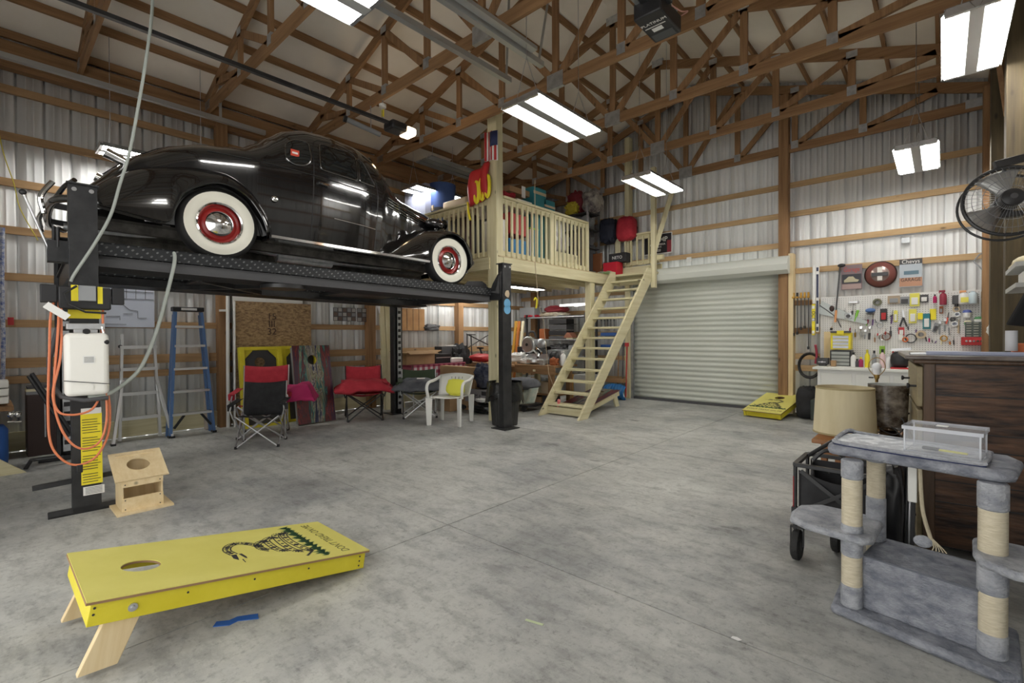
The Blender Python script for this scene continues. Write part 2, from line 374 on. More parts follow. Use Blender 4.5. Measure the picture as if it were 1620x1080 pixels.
for i in range(80): mb.ball((-2.12,BY-.17,.16+i*.029),(.006,.006,.016),6,4)
fin('pull_chain',mb,steel,d1)
# conduit along the back wall and its boxes
mb=MB().tube([(-1.9,BY-.055,2.86),(-1.2,BY-.055,2.86),(-.6,BY-.055,2.87),(.4,BY-.055,2.87)],.009,6); one('wall_cable',mb,grey,'thin grey cable stapled along the girt above the posters','cable')
one('junction_box',MB().box((-.42,BY-.06,2.78),(.1,.05,.08)),galv,'small grey junction box on the girt over the round red sign','electric box',bev=.004)
one('junction_box',MB().box((-3.75,BY-.06,2.86),(.09,.05,.09)),white,'small white junction box above the roller door','electric box',bev=.004)
# ================================================================ fluorescent fixtures
tubem=mat('tube_glow',(1,.98,.93),.4,emit=TUBE); refl=mat('reflector',(.20,.205,.20),.5,.0); tray=mat('fixture_tray',(.30,.30,.29),.5)
def fixture(label,x0,x1,y0,y1,z,n=4,hang=True,top=None):
    t=thing('strip_light',label,'light fixture',((x0+x1)/2,(y0+y1)/2,z-.02),0,'fluorescent strip lights under the roof')
    w=(x1-x0)/2-.01; mb=MB()
    for s in(0,1):
        a=x0 if s==0 else x1-w; b=a+w
        prof=[(a,0),(a+.03,.055),(b-.03,.055),(b,0),(b-.004,0),(b-.033,.05),(a+.033,.05),(a+.004,0)]
        mb.prism([(p[0],p[1]+z) for p in prof],y1-y0,frame((0,y1,0),(1,0,0),(0,0,1)))
    fin('reflector',mb,refl,t)
    for ya,yb in((y0,y0+.03),(y1-.03,y1)): fin('end_cap',MB().mm(x0+.02,x1-.02,ya,yb,z-.005,z+.05),steel,t)
    for i in range(n):
        x=x0+(x1-x0)*((.07,.30,.70,.93)[i] if n==4 else (i+.5)/n)
        fin('tube',MB().cyl((x,y0+.035,z+.012),(x,y1-.035,z+.012),.014,n=10),tubem,t)
    if n==4: fin('centre_tray',MB().mm(x0+(x1-x0)*.40,x0+(x1-x0)*.60,y0+.01,y1-.01,z-.008,z+.03),tray,t)
    if hang:
        xm=(x0+x1)/2; zz=zt(xm)+.10
        for yy in(y0+.12,y1-.12): fin('hanging_chain',MB().tube([(x0+.1,yy,z+.05),(xm,yy,z+.5),(xm,yy,zz),(xm,yy,z+.5),(x1-.1,yy,z+.05)],.0035,5),steel,t)
    return t
fixture('four-tube strip light hanging in the middle of the room, lit',-3.5,-2.98,3.72,4.92,3.76)
fixture('four-tube strip light hanging in front of the loft stairs, lit',-3.72,-3.2,6.66,7.86,3.76)
fixture('wide four-tube strip light hanging near the top right corner, lit',-.02,.37,4.72,5.9,3.66)
fixture('lit strip light hanging against the back wall, above the pegboard wall',-.47,-.03,7.5,8.7,3.6)
fixture('strip light at the top edge above the car tail, partly cropped, lit',-3.42,-2.93,1.2,1.95,3.76)
fixture('lit strip light behind the car, above its trunk',-7.75,-7.35,.95,2.15,3.62)
fixture('lit strip light above the loft, behind the blue roll',-7.6,-7.1,5.3,6.5,4.1)
fixture('lit strip light hung under the loft in front of the metal shelf',-6.5,-5.75,8.8,9.0,2.02,n=1,hang=False)
fixture('lit strip light fixed under the loft floor behind the lift',-7.75,-7.35,6.3,7.5,2.375,n=2,hang=False)
fixture('lit strip light under the loft, left of the timber corner post',-6.85,-6.55,7.2,8.4,2.375,n=2,hang=False)
# ================================================================ four-post lift
LR=R(-2.7); LO=(-4.93,.53,0)
def plate_mat():
    m=mat('diamond_plate',(.035,.037,.04),.38,.4)
    N=m.node_tree.nodes; L=m.node_tree.links; tc=N.new('ShaderNodeTexCoord')
    def dia(off,a):
        mp=N.new('ShaderNodeMapping'); mp.inputs['Location'].default_value=off; L.new(tc.outputs['Object'],mp.inputs[0])
        s=N.new('ShaderNodeSeparateXYZ'); L.new(mp.outputs[0],s.inputs[0])
        # lozenges: two wave products on (y, z+x)
        ad=N.new('ShaderNodeMath'); ad.operation='ADD'; L.new(s.outputs[0],ad.inputs[0]); L.new(s.outputs[2],ad.inputs[1])
        p=N.new('ShaderNodeMath'); p.operation='MULTIPLY_ADD'; p.inputs[1].default_value=a; L.new(ad.outputs[0],p.inputs[0]); L.new(s.outputs[1],p.inputs[2])
        q=N.new('ShaderNodeMath'); q.operation='MULTIPLY_ADD'; q.inputs[1].default_value=-a; L.new(ad.outputs[0],q.inputs[0]); L.new(s.outputs[1],q.inputs[2])
        o=[]
        for src,fr in((p,75),(q,110)):
            k=N.new('ShaderNodeMath'); k.operation='MULTIPLY'; k.inputs[1].default_value=fr; L.new(src.outputs[0],k.inputs[0])
            si=N.new('ShaderNodeMath'); si.operation='SINE'; L.new(k.outputs[0],si.inputs[0]); 
            mx=N.new('ShaderNodeMath'); mx.operation='MAXIMUM'; mx.inputs[1].default_value=0; L.new(si.outputs[0],mx.inputs[0]); o.append(mx)
        t=N.new('ShaderNodeMath'); t.operation='MULTIPLY'; L.new(o[0].outputs[0],t.inputs[0]); L.new(o[1].outputs[0],t.inputs[1]); return t
    h=dia((0,0,0),1.1); r=N.new('ShaderNodeValToRGB'); r.color_ramp.elements[0].position=.3; r.color_ramp.elements[1].position=.5; L.new(h.outputs[0],r.inputs[0])
    bp=N.new('ShaderNodeBump'); bp.inputs['Distance'].default_value=.004; bp.inputs['Strength'].default_value=.9; L.new(r.outputs[0],bp.inputs['Height']); L.new(bp.outputs[0],N['Principled BSDF'].inputs['Normal'])
    mx=N.new('ShaderNodeMixRGB'); mx.inputs[1].default_value=(.03,.032,.035,1); mx.inputs[2].default_value=(.16,.165,.17,1); L.new(r.outputs[0],mx.inputs[0]); L.new(mx.outputs[0],N['Principled BSDF'].inputs['Base Color'])
    return m
diam=plate_mat()
lift=thing('car_lift','black four-post car lift with diamond plate runways under the coupe','car lift',LO,LR)
def F(n,mb,m,p=lift,**k): return fin(n,mb,m,p,world=False,**k)
def post(x,y,h,n='post'):
    sx=1 if x>-1 else -1; mb=MB()
    k_=.8 if (sx>0 and y>1) else 1; xo=x; xi=x-.125*sx*k_
    mb.prism([(xo,y-.085),(xo,y+.085),(xi,y+.085),(xi,y+.05),(xi+.01*sx,y+.05),(xo-.012*sx,y+.07),(xo-.012*sx,y-.07),(xi+.01*sx,y-.05),(xi,y-.05),(xi,y-.085)],h)
    return F(n,mb,blackm,bev=.003)
for x,y,h in((0,0,2.53),(0,4.6,2.4),(-2.45,-.02,2.46),(-2.45,4.22,2.4)):
    p=post(x,y,h); F('top_cap',MB().box((x-.06*(1 if x>-1 else -1),y,h+.006),(.15,.19,.012)),blackm,p)
    for dy in(-.05,.05): F('bolt',MB().cyl((x-.004,y+dy,h-.04),(x+.012,y+dy,h-.04),.016,n=8) if x>-1 else MB().cyl((x-.06,y+dy,h+.01),(x-.06,y+dy,h+.04),.012,n=8),steel,p)
    # latch rail with punched slots
    if x<-1:
        F('latch_rail',MB().box((x+.16,y,1.05),(.012,.07,1.9)),galv,p)
        for k in range(17): F('slot',MB().box((x+.167,y,.2+k*.105),(.006,.05,.05)),black,p)
F('base_foot',MB().mm(-.15,-.0,-.22,.24,0,.012).mm(-.02,0,-.22,.24,.0,.05),blackm)
F('base_foot',MB().mm(-.2,.1,4.45,4.75,0,.014),blackm)
F('base_foot',MB().mm(-2.6,-2.3,-.25,.25,0,.014).mm(-2.32,-2.3,-.25,.25,0,.05),blackm); F('base_foot',MB().mm(-2.6,-2.3,4.08,4.38,0,.014),blackm)
F('foot_arm',MB().beam((-.05,-.30,.24),(-.05,.34,.27),.03,.035),blackm)
F('crossbeam',MB().mm(-2.4,-.06,-.07,.07,1.86,2.02).mm(-2.4,-.06,-.09,.09,2.02,2.03),blackm)
F('crossbeam',MB().beam((-.05,4.55,1.96),(-2.42,4.2,1.96),.14,.16),blackm)
F('bracket',MB().prism([(-.30,1.9),(-.02,1.9),(-.02,2.25),(-.07,2.25),(-.18,2.12)],.02,frame((0,4.50,0),(1,0,0),(0,0,1))),blackm)
F('bracket',MB().prism([(4.28,1.98),(4.57,1.96),(4.57,2.26),(4.52,2.3),(4.47,2.22),(4.40,2.0)],.02,frame((-.05,0,0),(0,1,0),(0,0,1))),blackm)
F('wheel_stop',MB().prism([(3.95,2.03),(4.42,2.03),(4.40,2.11),(4.32,2.15),(4.06,2.13)],.02,frame((-.25,0,0),(0,1,0),(0,0,1))),blackm)
def runway(x0,x1):
    sl=-.019; mb=MB(); z=lambda y:2.135+sl*y
    def strip(a,b,za,zb,y0=.04,y1=4.42):
        vs=[]
        for y in(y0,y1):
            for xx,zz in((a,zb),(b,zb),(b,za),(a,za)): vs.append((xx,y,z(y)+zz))
        mb.add(vs,[(0,1,2,3),(7,6,5,4),(0,4,5,1),(1,5,6,2),(2,6,7,3),(3,7,4,0)])
    strip(x0,x1,-.012,0); strip(x1-.012,x1,-.105,0); strip(x0,x0+.012,-.105,0)
    r=F('runway',mb,diam)
    mb=MB(); strip(x0+.02,x1-.03,-.2,-.11); strip(x0+.0,x1-.005,-.2,-.19); F('channel',mb,dgrey if x1>-1 else blackm,r,label='plain dark steel channel under the plate')
runway(-.62,-.15); runway(-2.2,-1.73)
F('tie_bar',MB().beam((-.62,.9,1.93),(-1.73,1.8,1.93),.05,.05),blackm); F('tie_bar',MB().beam((-.62,1.8,1.93),(-1.73,.9,1.93),.05,.05),blackm)
F('jack_tray',MB().mm(-1.75,-.6,2.6,3.5,1.93,1.97),blackm); F('jack_tray',MB().mm(-1.75,-.6,.95,1.75,1.955,1.97),blackm)
F('pulley_arm',MB().beam((-.66,1.3,1.94),(-.3,1.8,1.9),.03,.02),galv)
F('cable_sheave',MB().cyl((-.35,1.6,1.86),(-.35,1.6,1.90),.22,n=24),blackm)
F('release_lever',MB().cyl((-.12,-.18,2.0),(-.14,-.32,2.42),.009),steel); F('lever_knob',MB().ball((-.14,-.325,2.44),.022),black)
F('latch_block',MB().box((-.16,-.14,2.02),(.14,.12,.16)).cyl((-.1,-.14,2.05),(-.1,-.14,2.2),.012).cyl((-.2,-.16,2.05),(-.2,-.16,2.22),.012),blackm)
# power unit
pu=F('power_unit',MB().box((.05,.0,1.655),(.1,.3,.17)),black,bev=.01)
F('motor_plate',MB().box((.115,.01,1.69),(.03,.10,.115)),grey,pu,bev=.004)
F('warning_sticker',MB().box((.102,-.06,1.69),(.004,.04,.12)),yellow,pu); F('warning_sticker',MB().box((.102,.085,1.68),(.004,.03,.13)),yellow,pu)
F('switch_box',MB().box((.05,.195,1.68),(.08,.075,.13)),black,pu,bev=.006); F('switch_box',MB().box((.05,-.2,1.68),(.09,.09,.13)),black,pu,bev=.006)
F('warning_sticker',MB().box((.008,.0,1.535),(.006,.19,.065)),yellow,pu)
F('motor_lead',MB().tube([(.14,-.05,1.74),(.16,-.12,1.68),(.15,-.1,1.6),(.1,.0,1.55),(.08,.12,1.545)],.008),black,pu)
F('valve_block',MB().box((.06,-.0,1.44),(.12,.22,.045)).box((.08,-.0,1.405),(.05,.14,.03)),steel,pu,bev=.004)
F('valve_handle',MB().cyl((.14,.09,1.44),(.16,.105,1.33),.007),chrome,pu); F('handle_knob',MB().ball((.165,.108,1.32),.022),black,pu)
oil=F('oil_tank',MB().box((.095,.0,1.155),(.18,.255,.47)),milk,pu,bev=.035)
oil.modifiers['bevel'].segments=4
F('tank_cap',MB().cyl((.14,-.0,1.385),(.165,-.0,1.405),.022,n=14),black,oil); F('tank_label',MB().box((.187,.01,1.19),(.003,.07,.06)),paper,oil)
for k in range(5): F('label_line',MB().box((.189,.01,1.208-k*.009),(.002,.055,.003)),ink,oil)
F('drain_plug',MB().cyl((.184,.015,.985),(.192,.015,.985),.02,n=14),milk,oil); F('strap',MB().tube([(.19,-.13,1.04),(.192,0,1.02),(.19,.13,1.0)],.003,6),black,oil)
ws=F('warning_sign',MB().box((.004,.03,.49),(.006,.125,.55)),yellow,label='yellow warning sign with lines of text')
for k in range(26):
    if k%7: F('text_line',MB().box((.009,.03-(.01 if k%3 else 0),.74-k*.0202),(.002,.09+(.015 if k%3==0 else 0),.0045)),ink,ws)
F('torn_sticker',MB().box((.006,.03,.785),(.004,.12,.045)),paper)
sp=F('spec_plate',MB().box((.004,.04,.165),(.006,.125,.065)),paper)
for k in range(5): F('text_line',MB().box((.008,.04,.188-k*.011),(.002,.1,.003)),ink,sp)
for z in(1.83,1.74):
    F('round_decal' ,MB().cyl((.001,4.6,z+.1*0),(.005,4.6,z),.066,n=24),mat('sky_blue',(.16,.42,.68),.5),label='light blue round decal')
F('flower_decal',MB().ball((.004,4.6,1.97),(.004,.05,.05),10,6,.3,3),tan)
# hoses that hang on the post
h=MB().tube([(.06,-.15,1.43),(.07,-.2,1.2),(.08,-.2,1.02),(.12,-.14,.92),(.16,-.02,.885),(.14,.12,.89)],.017,10); F('oil_hose',h,dgrey,label='black ribbed hydraulic hose')
# ================================================================ cords round the lift post
def sp(pts,n=8):
    """smooth curve through points"""
    P=[Vector(p) for p in pts]; P=[P[0]*2-P[1]]+P+[P[-1]*2-P[-2]]; out=[]
    for i in range(1,len(P)-2):
        a,b,c,d=P[i-1:i+3]
        for k in range(n):
            t=k/n; out.append(.5*((2*b)+(c-a)*t+(2*a-5*b+4*c-d)*t*t+(3*b-a-3*c+d)*t**3))
    return out+[P[-2]]
Xc=-4.82
def pt(px,py,x=Xc): return at(px,py,x=x)
cord=mat('orange_cord',(.72,.22,.10),.5)
mb=MB().tube(sp([pt(88,468,-4.9),pt(80,500),pt(78,560),pt(76,640),pt(80,700),pt(100,728),pt(125,735),pt(152,722),pt(170,690),pt(174,650),pt(168,600),pt(163,520),pt(163,478,-4.9)]),.008,7)
one('extension_cord',mb,cord,'orange extension cord, lowest and widest loop hung round the lift post','cord')
mb=MB().tube(sp([pt(94,470,-4.88),pt(92,520,-4.8),pt(86,600,-4.8),pt(86,640,-4.8),pt(98,680,-4.8),pt(118,705,-4.79),pt(140,709,-4.79),pt(160,695,-4.8),pt(169,660,-4.8),pt(166,600,-4.8),pt(160,520,-4.86)]),.008,7)
one('extension_cord',mb,cord,'orange extension cord, middle loop crossing the yellow warning sign','cord')
mb=MB().tube(sp([pt(97,472,-4.86),pt(96,560,-4.79),pt(84,620,-4.79),pt(92,650,-4.79),pt(112,656,-4.78),pt(136,652,-4.78),pt(150,642,-4.79),pt(158,620,-4.8),pt(161,560,-4.84)]),.008,7)
one('extension_cord',mb,cord,'orange extension cord, short upper loop below the oil tank','cord')
one('cord_plug',MB().box(tuple(pt(126,741)),(.03,.035,.06)),black,'black plug end hanging at the bottom of the orange cord loop','plug',bev=.005)
q=pt(90,492,-4.78); one('paper_tag',MB().box(tuple(q),(.004,.15,.05),Matrix.Rotation(R(-38),3,'X')),paper,'white paper tag tied to the orange cords at the lift post','tag')
hose=mat('grey_hose',(.36,.39,.36),.5)
mb=MB().tube(sp([pt(140,628,-4.78),pt(165,625,-4.8),pt(190,612,-4.85),pt(220,585,-4.9),pt(240,545,-4.95),pt(255,500,-5.0),pt(268,450,-5.0),pt(276,415,-5.03),pt(275,400,-5.06),pt(267,398,-5.12)]),.015,10)
one('air_hose',mb,hose,'grey hose sagging from the oil tank up to the runway edge','hose')
mb=MB().tube(sp([at(243,-40,x=-4.6),pt(240,25,-4.6),pt(233,80,-4.65),pt(222,150,-4.7),pt(205,240,-4.75),pt(190,290,-4.8),pt(175,340,-4.83),pt(150,385,-4.85),pt(120,430,-4.88),pt(112,445,-4.9)]),.011,8)
one('power_cable',mb,hose,'pale grey cable hanging from the roof down to the lift motor','cable')
# ================================================================ the coupe
car_loc=Matrix.Rotation(LR,4,'Z')@Vector((-1.17,1.02,2.118)); car_loc=Vector(LO)+Vector(car_loc)
car=thing('vintage_coupe','black vintage coupe with whitewall tyres raised on the four-post lift','car',tuple(car_loc),LR)
car.rotation_euler=(R(-1.05),0,LR)
carp=mat('black_car_paint',(.006,.006,.007),.14,0,(.014,.013,.012),1.6,(1,1,1),0,coat=1,spread=(.45,.75))
glassd=mat('dark_glass',(.01,.012,.013),.03,coat=.6); wallw=mat('whitewall',(.82,.80,.70),.6); rimred=mat('wheel_red',(.30,.018,.016),.3)
def interp(tab,s):
    if s<=tab[0][0]: return tab[0][1]
    for (a,va),(b,vb) in zip(tab,tab[1:]):
        if s<=b:
            t=(s-a)/(b-a); t=t*t*(3-2*t)*.5+t*.5; return va+(vb-va)*t
    return tab[-1][1]
TT=[(-1.06,.46),(-1.0,.56),(-.9,.68),(-.79,.82),(-.6,1.0),(-.36,1.15),(-.08,1.245),(.25,1.31),(.42,1.41),(.55,1.52),(.72,1.64),(.92,1.71),(1.2,1.735),(1.5,1.71),(1.72,1.64),(1.88,1.52),(2.02,1.36),(2.12,1.245),(2.3,1.20),(2.6,1.16),(2.95,1.09),(3.12,1.02),(3.22,.92),(3.27,.72)]
BB=[(-1.06,.40),(-.95,.52),(-.8,.60),(-.5,.68),(-.1,.74),(.4,.80),(1.0,.82),(1.5,.80),(1.8,.75),(2.05,.66),(2.3,.56),(2.7,.44),(3.1,.30),(3.27,.2)]
BE=[(-1.06,.42),(-.9,.55),(-.6,.80),(-.2,.98),(.3,1.04),(1.0,1.03),(1.7,.99),(2.1,.95),(2.6,.88),(3.1,.74),(3.27,.6)]
EX=[(-1.06,2.0),(.3,2.0),(.8,2.7),(1.7,2.7),(2.15,2.0),(3.27,2.0)]
def sec(s,v,off=0):
    T,B,be,e=interp(TT,s),interp(BB,s)+off,interp(BE,s),interp(EX,s)
    if v<.4:
        q=v/.4; zb=.30; return (B*(.90+.10*math.sin(q*PI/2)),s,zb+(be-zb)*q)
    a=(v-.4)/.6*PI/2; c=max(math.cos(a),0)**(2/e); d=math.sin(a)**(2/e); return (B*c,s,be+(T+off-be)*d)
def side(s,z,off=.006):
    T,B,be,e=interp(TT,s),interp(BB,s),interp(BE,s),interp(EX,s)
    if z<=be: q=(z-.30)/(be-.30); return (B*(.90+.10*math.sin(q*PI/2))+off,s,z)
    k=min((z-be)/(T-be),.97); return (B*(1-k**e)**(1/e)+off,s,z)
mb=MB(); ns=96; nv=22
for sg in(1,-1): mb.grid(lambda u,v:(lambda p:(sg*p[0],p[1],p[2]))(sec(-1.06+4.33*u,v)),ns,nv)
p=[sec(-1.06,v/nv) for v in range(nv+1)]; mb.add([(a[0],a[1],a[2]) for a in p]+[(-a[0],a[1],a[2]) for a in p[::-1]],[tuple(range(2*(nv+1)))])
p=[sec(3.27,v/nv) for v in range(nv+1)]; mb.add([(a[0],a[1],a[2]) for a in p]+[(-a[0],a[1],a[2]) for a in p[::-1]],[tuple(range(2*(nv+1)))])
mb.mm(-.6,.6,-.95,3.1,.28,.34)
def Kf(n,mb,m,p=car,**k): return fin(n,mb,m,p,world=False,**k)
body=Kf('body',mb,carp,ang=70)
# windows on both sides: outline polygons in (s, z)
def rr(pts,n=5,rad=.06):
    out=[]; m=len(pts)
    for i in range(m):
        a=Vector(pts[i-1]); b=Vector(pts[i]); c=Vector(pts[(i+1)%m]); r=min(rad,(a-b).length*.45,(c-b).length*.45)
        p0=b+(a-b).normalized()*r; p1=b+(c-b).normalized()*r
        out+=[(p0*(1-t)**2+b*2*t*(1-t)+p1*t*t) for t in[k/n for k in range(n+1)]]
    return out
WIN={'quarter_window':([(.60,1.16),(.62,1.34),(.72,1.42),(.86,1.43),(.875,1.2),(.80,1.12),(.68,1.11)],.07),'door_window':([(.97,1.13),(.98,1.44),(1.36,1.46),(1.43,1.42),(1.43,1.115)],.05),'vent_window':([(1.455,1.115),(1.455,1.41),(1.53,1.36),(1.67,1.13),(1.66,1.11)],.02)}
for sg in(1,-1):
    for nm,(pts,rad) in WIN.items():
        o=rr(pts,5,rad); c=sum(o,Vector((0,0)))/len(o); mb=MB(); vs=[]; n=len(o)
        for f in(0,.25,.5,.75,1): vs+=[(lambda q:(sg*q[0],q[1],q[2]))(side(c.x+(a.x-c.x)*f,c.y+(a.y-c.y)*f,.004)) for a in o]
        mb.add(vs,[(i*n+k,i*n+(k+1)%n,(i+1)*n+(k+1)%n,(i+1)*n+k) for i in range(4) for k in range(n)])
        g=Kf(nm,mb,glassd); path=[(lambda q:(sg*q[0],q[1],q[2]))(side(a.x,a.y,.006)) for a in o]
        Kf('window_trim',MB().tube(path,.0085,6,closed=True),mat('dark_chrome',(.25,.25,.25),.15,1) ,g)
    if sg>0:
        q=side(.70,1.24,.012); Kf('sticker',MB().box(q,(.003,.09,.07)),mat('sticker_red',(.6,.06,.03),.5),label='red and white sticker in the quarter window')
        Kf('sticker_border',MB().box((q[0]+.001,q[1],q[2]),(.003,.06,.02)),white)
    # door seams, belt moulding, handle
    def line(pts,r,m,nm,off=.003): Kf(nm,MB().tube([(lambda q:(sg*q[0],q[1],q[2]))(side(a,b,off)) for a,b in pts],r,6),m)
    seam=black
    line([(.90,.36+i*.075) for i in range(14)]+[(.93,1.45),(.98,1.49),(1.1,1.505),(1.3,1.5),(1.45,1.46),(1.6,1.33),(1.70,1.15),(1.72,1.0)]+[(1.72,.95-i*.075) for i in range(9)],.006,seam,'door_seam',-.002)
    line([(-.1+.06*i,1.06+.0*i-.00006*i*i) for i in range(31)],.006,carp,'belt_moulding')
    line([(1.15+.05*i,.62-.002*i) for i in range(12)],.005,chrome,'door_strip')
    for j in range(4): line([(1.88+.06*i,1.03-.035*j-.0075*i) for i in range(17-2*j)],.007,chrome,'hood_strip',.007)
    q=side(1.0,.96,.0); Kf('door_handle',MB().tube([(sg*q[0],.94,.965),(sg*(q[0]+.03),.955,.97),(sg*(q[0]+.035),1.03,.965),(sg*(q[0]+.03),1.07,.96)],.015,8),chrome)
    if sg>0: q=side(.50,.70,0); Kf('fuel_cap',MB().lathe([(0,.03),(.02,.028),(.034,.018),(.04,.0)],(q[0]-.0,.5,.70),'X',20),chrome)
# trunk lid and windshield
mb=MB(); vs=[]
for sg in(-1,1): Kf('trunk_hinge_seam',MB().tube([(sg*.34,s,interp(TT,s)*.985+.012-.02) for s in[-.85+.1*i for i in range(9)]],.004,5),black)
def ws(u,v):
    a=(u*2-1); x=a*(.50+.04*(1-v)); s=1.80+.27*(1-v)-.11*abs(a)**2.2; z=1.26+.33*v-.03*a*a; return (x,s+.045,z+.015)
g=Kf('windshield',MB().grid(ws,12,6),glassd); Kf('windshield_divider',MB().tube([ws(.5,v/6) for v in range(7)],.012,6),chrome)
# fenders
def fender(nm,s0,O,I,win,wout,sg):
    n=len(O); Oc=sp([(0,a,b) for a,b in O],4); Ic=sp([(0,a,b) for a,b in I],4); mb=MB(); m=len(Oc)-1
    def f(u,v):
        i=round(u*m); o=Oc[i]; q=Ic[i]; tap=min(1,.62+.75*math.sin(PI*min(1,max(0,i/m*.98+.01)))**.5)
        a=v*PI/2; k=math.sin(a); c=1-math.cos(a)
        wo=win+(wout-win)*tap
        if v<=1: return (sg*(win+(wo-win)*k**.85),s0+o.y+(q.y-o.y)*c**1.1,o.z+(q.z-o.z)*c**1.1)
    mb.grid(f,m,14)
    # inner lip turned in
    mb.grid(lambda u,v:(lambda p:(p[0]-sg*v*.14,p[1],p[2]+.0*v))(f(u,1)),m,2)
    o=Kf(nm,mb,carp,ang=70); Kf('fender_edge',MB().tube([f(i/m,1) for i in range(m+1)],.009,6),carp,o); return o
RO=[(-1.02,.36),(-.94,.52),(-.8,.66),(-.6,.79),(-.38,.87),(-.2,.905),(-.05,.905),(.12,.87),(.30,.74),(.43,.55),(.49,.40),(.51,.27)]
RI=[(-.97,.34),(-.88,.32),(-.74,.30),(-.58,.28),(-.43,.28),(-.38,.44),(-.28,.60),(-.03,.72),(.20,.65),(.34,.48),(.39,.36),(.42,.25)]
FO=[(-1.2,.28),(-.98,.41),(-.74,.57),(-.45,.72),(-.22,.80),(-.02,.825),(.14,.79),(.28,.68),(.37,.52),(.40,.38),(.41,.24)]
FI=[(-1.12,.26),(-.9,.26),(-.68,.26),(-.45,.27),(-.39,.44),(-.26,.61),(-.02,.71),(.2,.64),(.32,.47),(.34,.36),(.35,.25)]
for sg in(1,-1):
    fender('rear_fender',0,RO,RI,.52,.89,sg); fender('front_fender',2.83,FO,FI,.30,.87,sg)
    Kf('running_board',MB().prism([(.42,.26),(2.42,.25),(2.42,.285),(.42,.295)],.24,frame((sg*.88 if sg>0 else -.64,0,0),(0,1,0),(0,0,1)).copy()@Matrix.Translation((0,0,-.24 if sg<0 else -.24)) if False else frame((sg*.76-.12,0,0),(0,1,0),(0,0,1))),carp)
    Kf('running_board_trim',MB().beam((sg*.885,.44,.285),(sg*.885,2.42,.272),.012,.028),chrome)
    # headlamp, tail lamp
    Kf('headlamp',MB().ball((sg*.50,2.78,.90),(.085,.17,.075),18,12).cyl((sg*.5,2.78,.72),(sg*.5,2.78,.85),.03),carp); Kf('headlamp_lens',MB().lathe([(0,.02),(.06,.012),(.088,0)],(sg*.50,2.93,.90),'Y',20),chrome)
    Kf('tail_lamp',MB().cyl((sg*.46,-.66,.83),(sg*.46,-.84,.90),.035,.05,14).cyl((sg*.46,-.50,.80),(sg*.46,-.68,.84),.022,.03,12),chrome)
    # wheels
    for s in(0,2.83):
        x=sg*.70; r=.35; 
        ty=[(.205,.06),(.24,.085),(.30,.092),(.335,.075),(.35,.045),(.352,0),(.35,-.045),(.335,-.075),(.30,-.085),(.24,-.08),(.205,-.06)]
        w=Kf('tyre',MB().lathe([(a,b*sg+x) for a,b in ty],(0,s,.352),'X',48,closed=True),rubber,label='black tyre with wide white sidewall'); w.name='wheel'
        Kf('whitewall',MB().lathe([(a,b*sg+x) for a,b in((.208,.074),(.225,.088),(.262,.0955),(.305,.0925))],(0,s,.352),'X',48),wallw,w)
        Kf('rim',MB().lathe([(a,b*sg+x) for a,b in((.203,.07),(.19,.055),(.178,.03),(.16,.022),(.135,.04),(.10,.045),(.0,.045))],(0,s,.352),'X',40),rimred,w)
        Kf('trim_ring',MB().lathe([(a,b*sg+x) for a,b in((.210,.076),(.203,.086),(.188,.080),(.178,.060))],(0,s,.352),'X',40),chrome,w)
        Kf('hubcap',MB().lathe([(a,b*sg+x) for a,b in((.122,.05),(.12,.066),(.10,.082),(.06,.093),(.05,.099),(.0,.103))],(0,s,.352),'X',32),chrome,w)
for s0,d,z in((-1.2,-1,.36),(3.35,1,.36)):
    Kf('bumper',MB().tube(sp([(-.82,s0-d*.14,z),(-.6,s0-d*.03,z),(0,s0,z),(.6,s0-d*.03,z),(.82,s0-d*.14,z)]),.032,10),mat('dark_chrome',(.25,.25,.25),.15,1))
    for x in(-.5,.5): Kf('bumper_guard',MB().tube(sp([(x,s0+d*.03,z-.1),(x,s0+d*.05,z+.04),(x,s0-d*.02,z+.18)]),.02,8),chrome); 
    for x in(-.4,.4): Kf('bumper_iron',MB().beam((x,s0-d*.02,z),(x,s0-d*.5,z-.03),.02,.05),blackm)
Kf('bumper_overrider',MB().tube(sp([(.1,-1.22,.34),(.15,-1.16,.46),(.3,-1.10,.56),(.45,-1.04,.60)]),.02,8),mat('dark_chrome',(.25,.25,.25),.15,1))
under=mat('underbody',(.06,.055,.05),.7,.3,(.16,.15,.13),7)
for x in(-.42,.42): Kf('frame_rail',MB().mm(x-.04,x+.04,-.95,3.15,.20,.29),under)
for s in(0,2.83): Kf('axle',MB().cyl((-.66,s,.33),(.66,s,.33),.045,n=12).ball((0,s,.33),(.13,.12,.13)),under)
Kf('exhaust_pipe',MB().tube(sp([(.22,-1.1,.22),(.24,-.5,.24),(.26,0,.34),(.28,.5,.22),(.25,1.8,.2),(.2,2.4,.25)]),.03,10),galv)
Kf('muffler',MB().cyl((.27,.7,.2),(.27,1.35,.2),.08,n=16),galv)
Kf('engine_sump',MB().box((0,2.45,.25),(.35,.6,.16)),under,bev=.03)
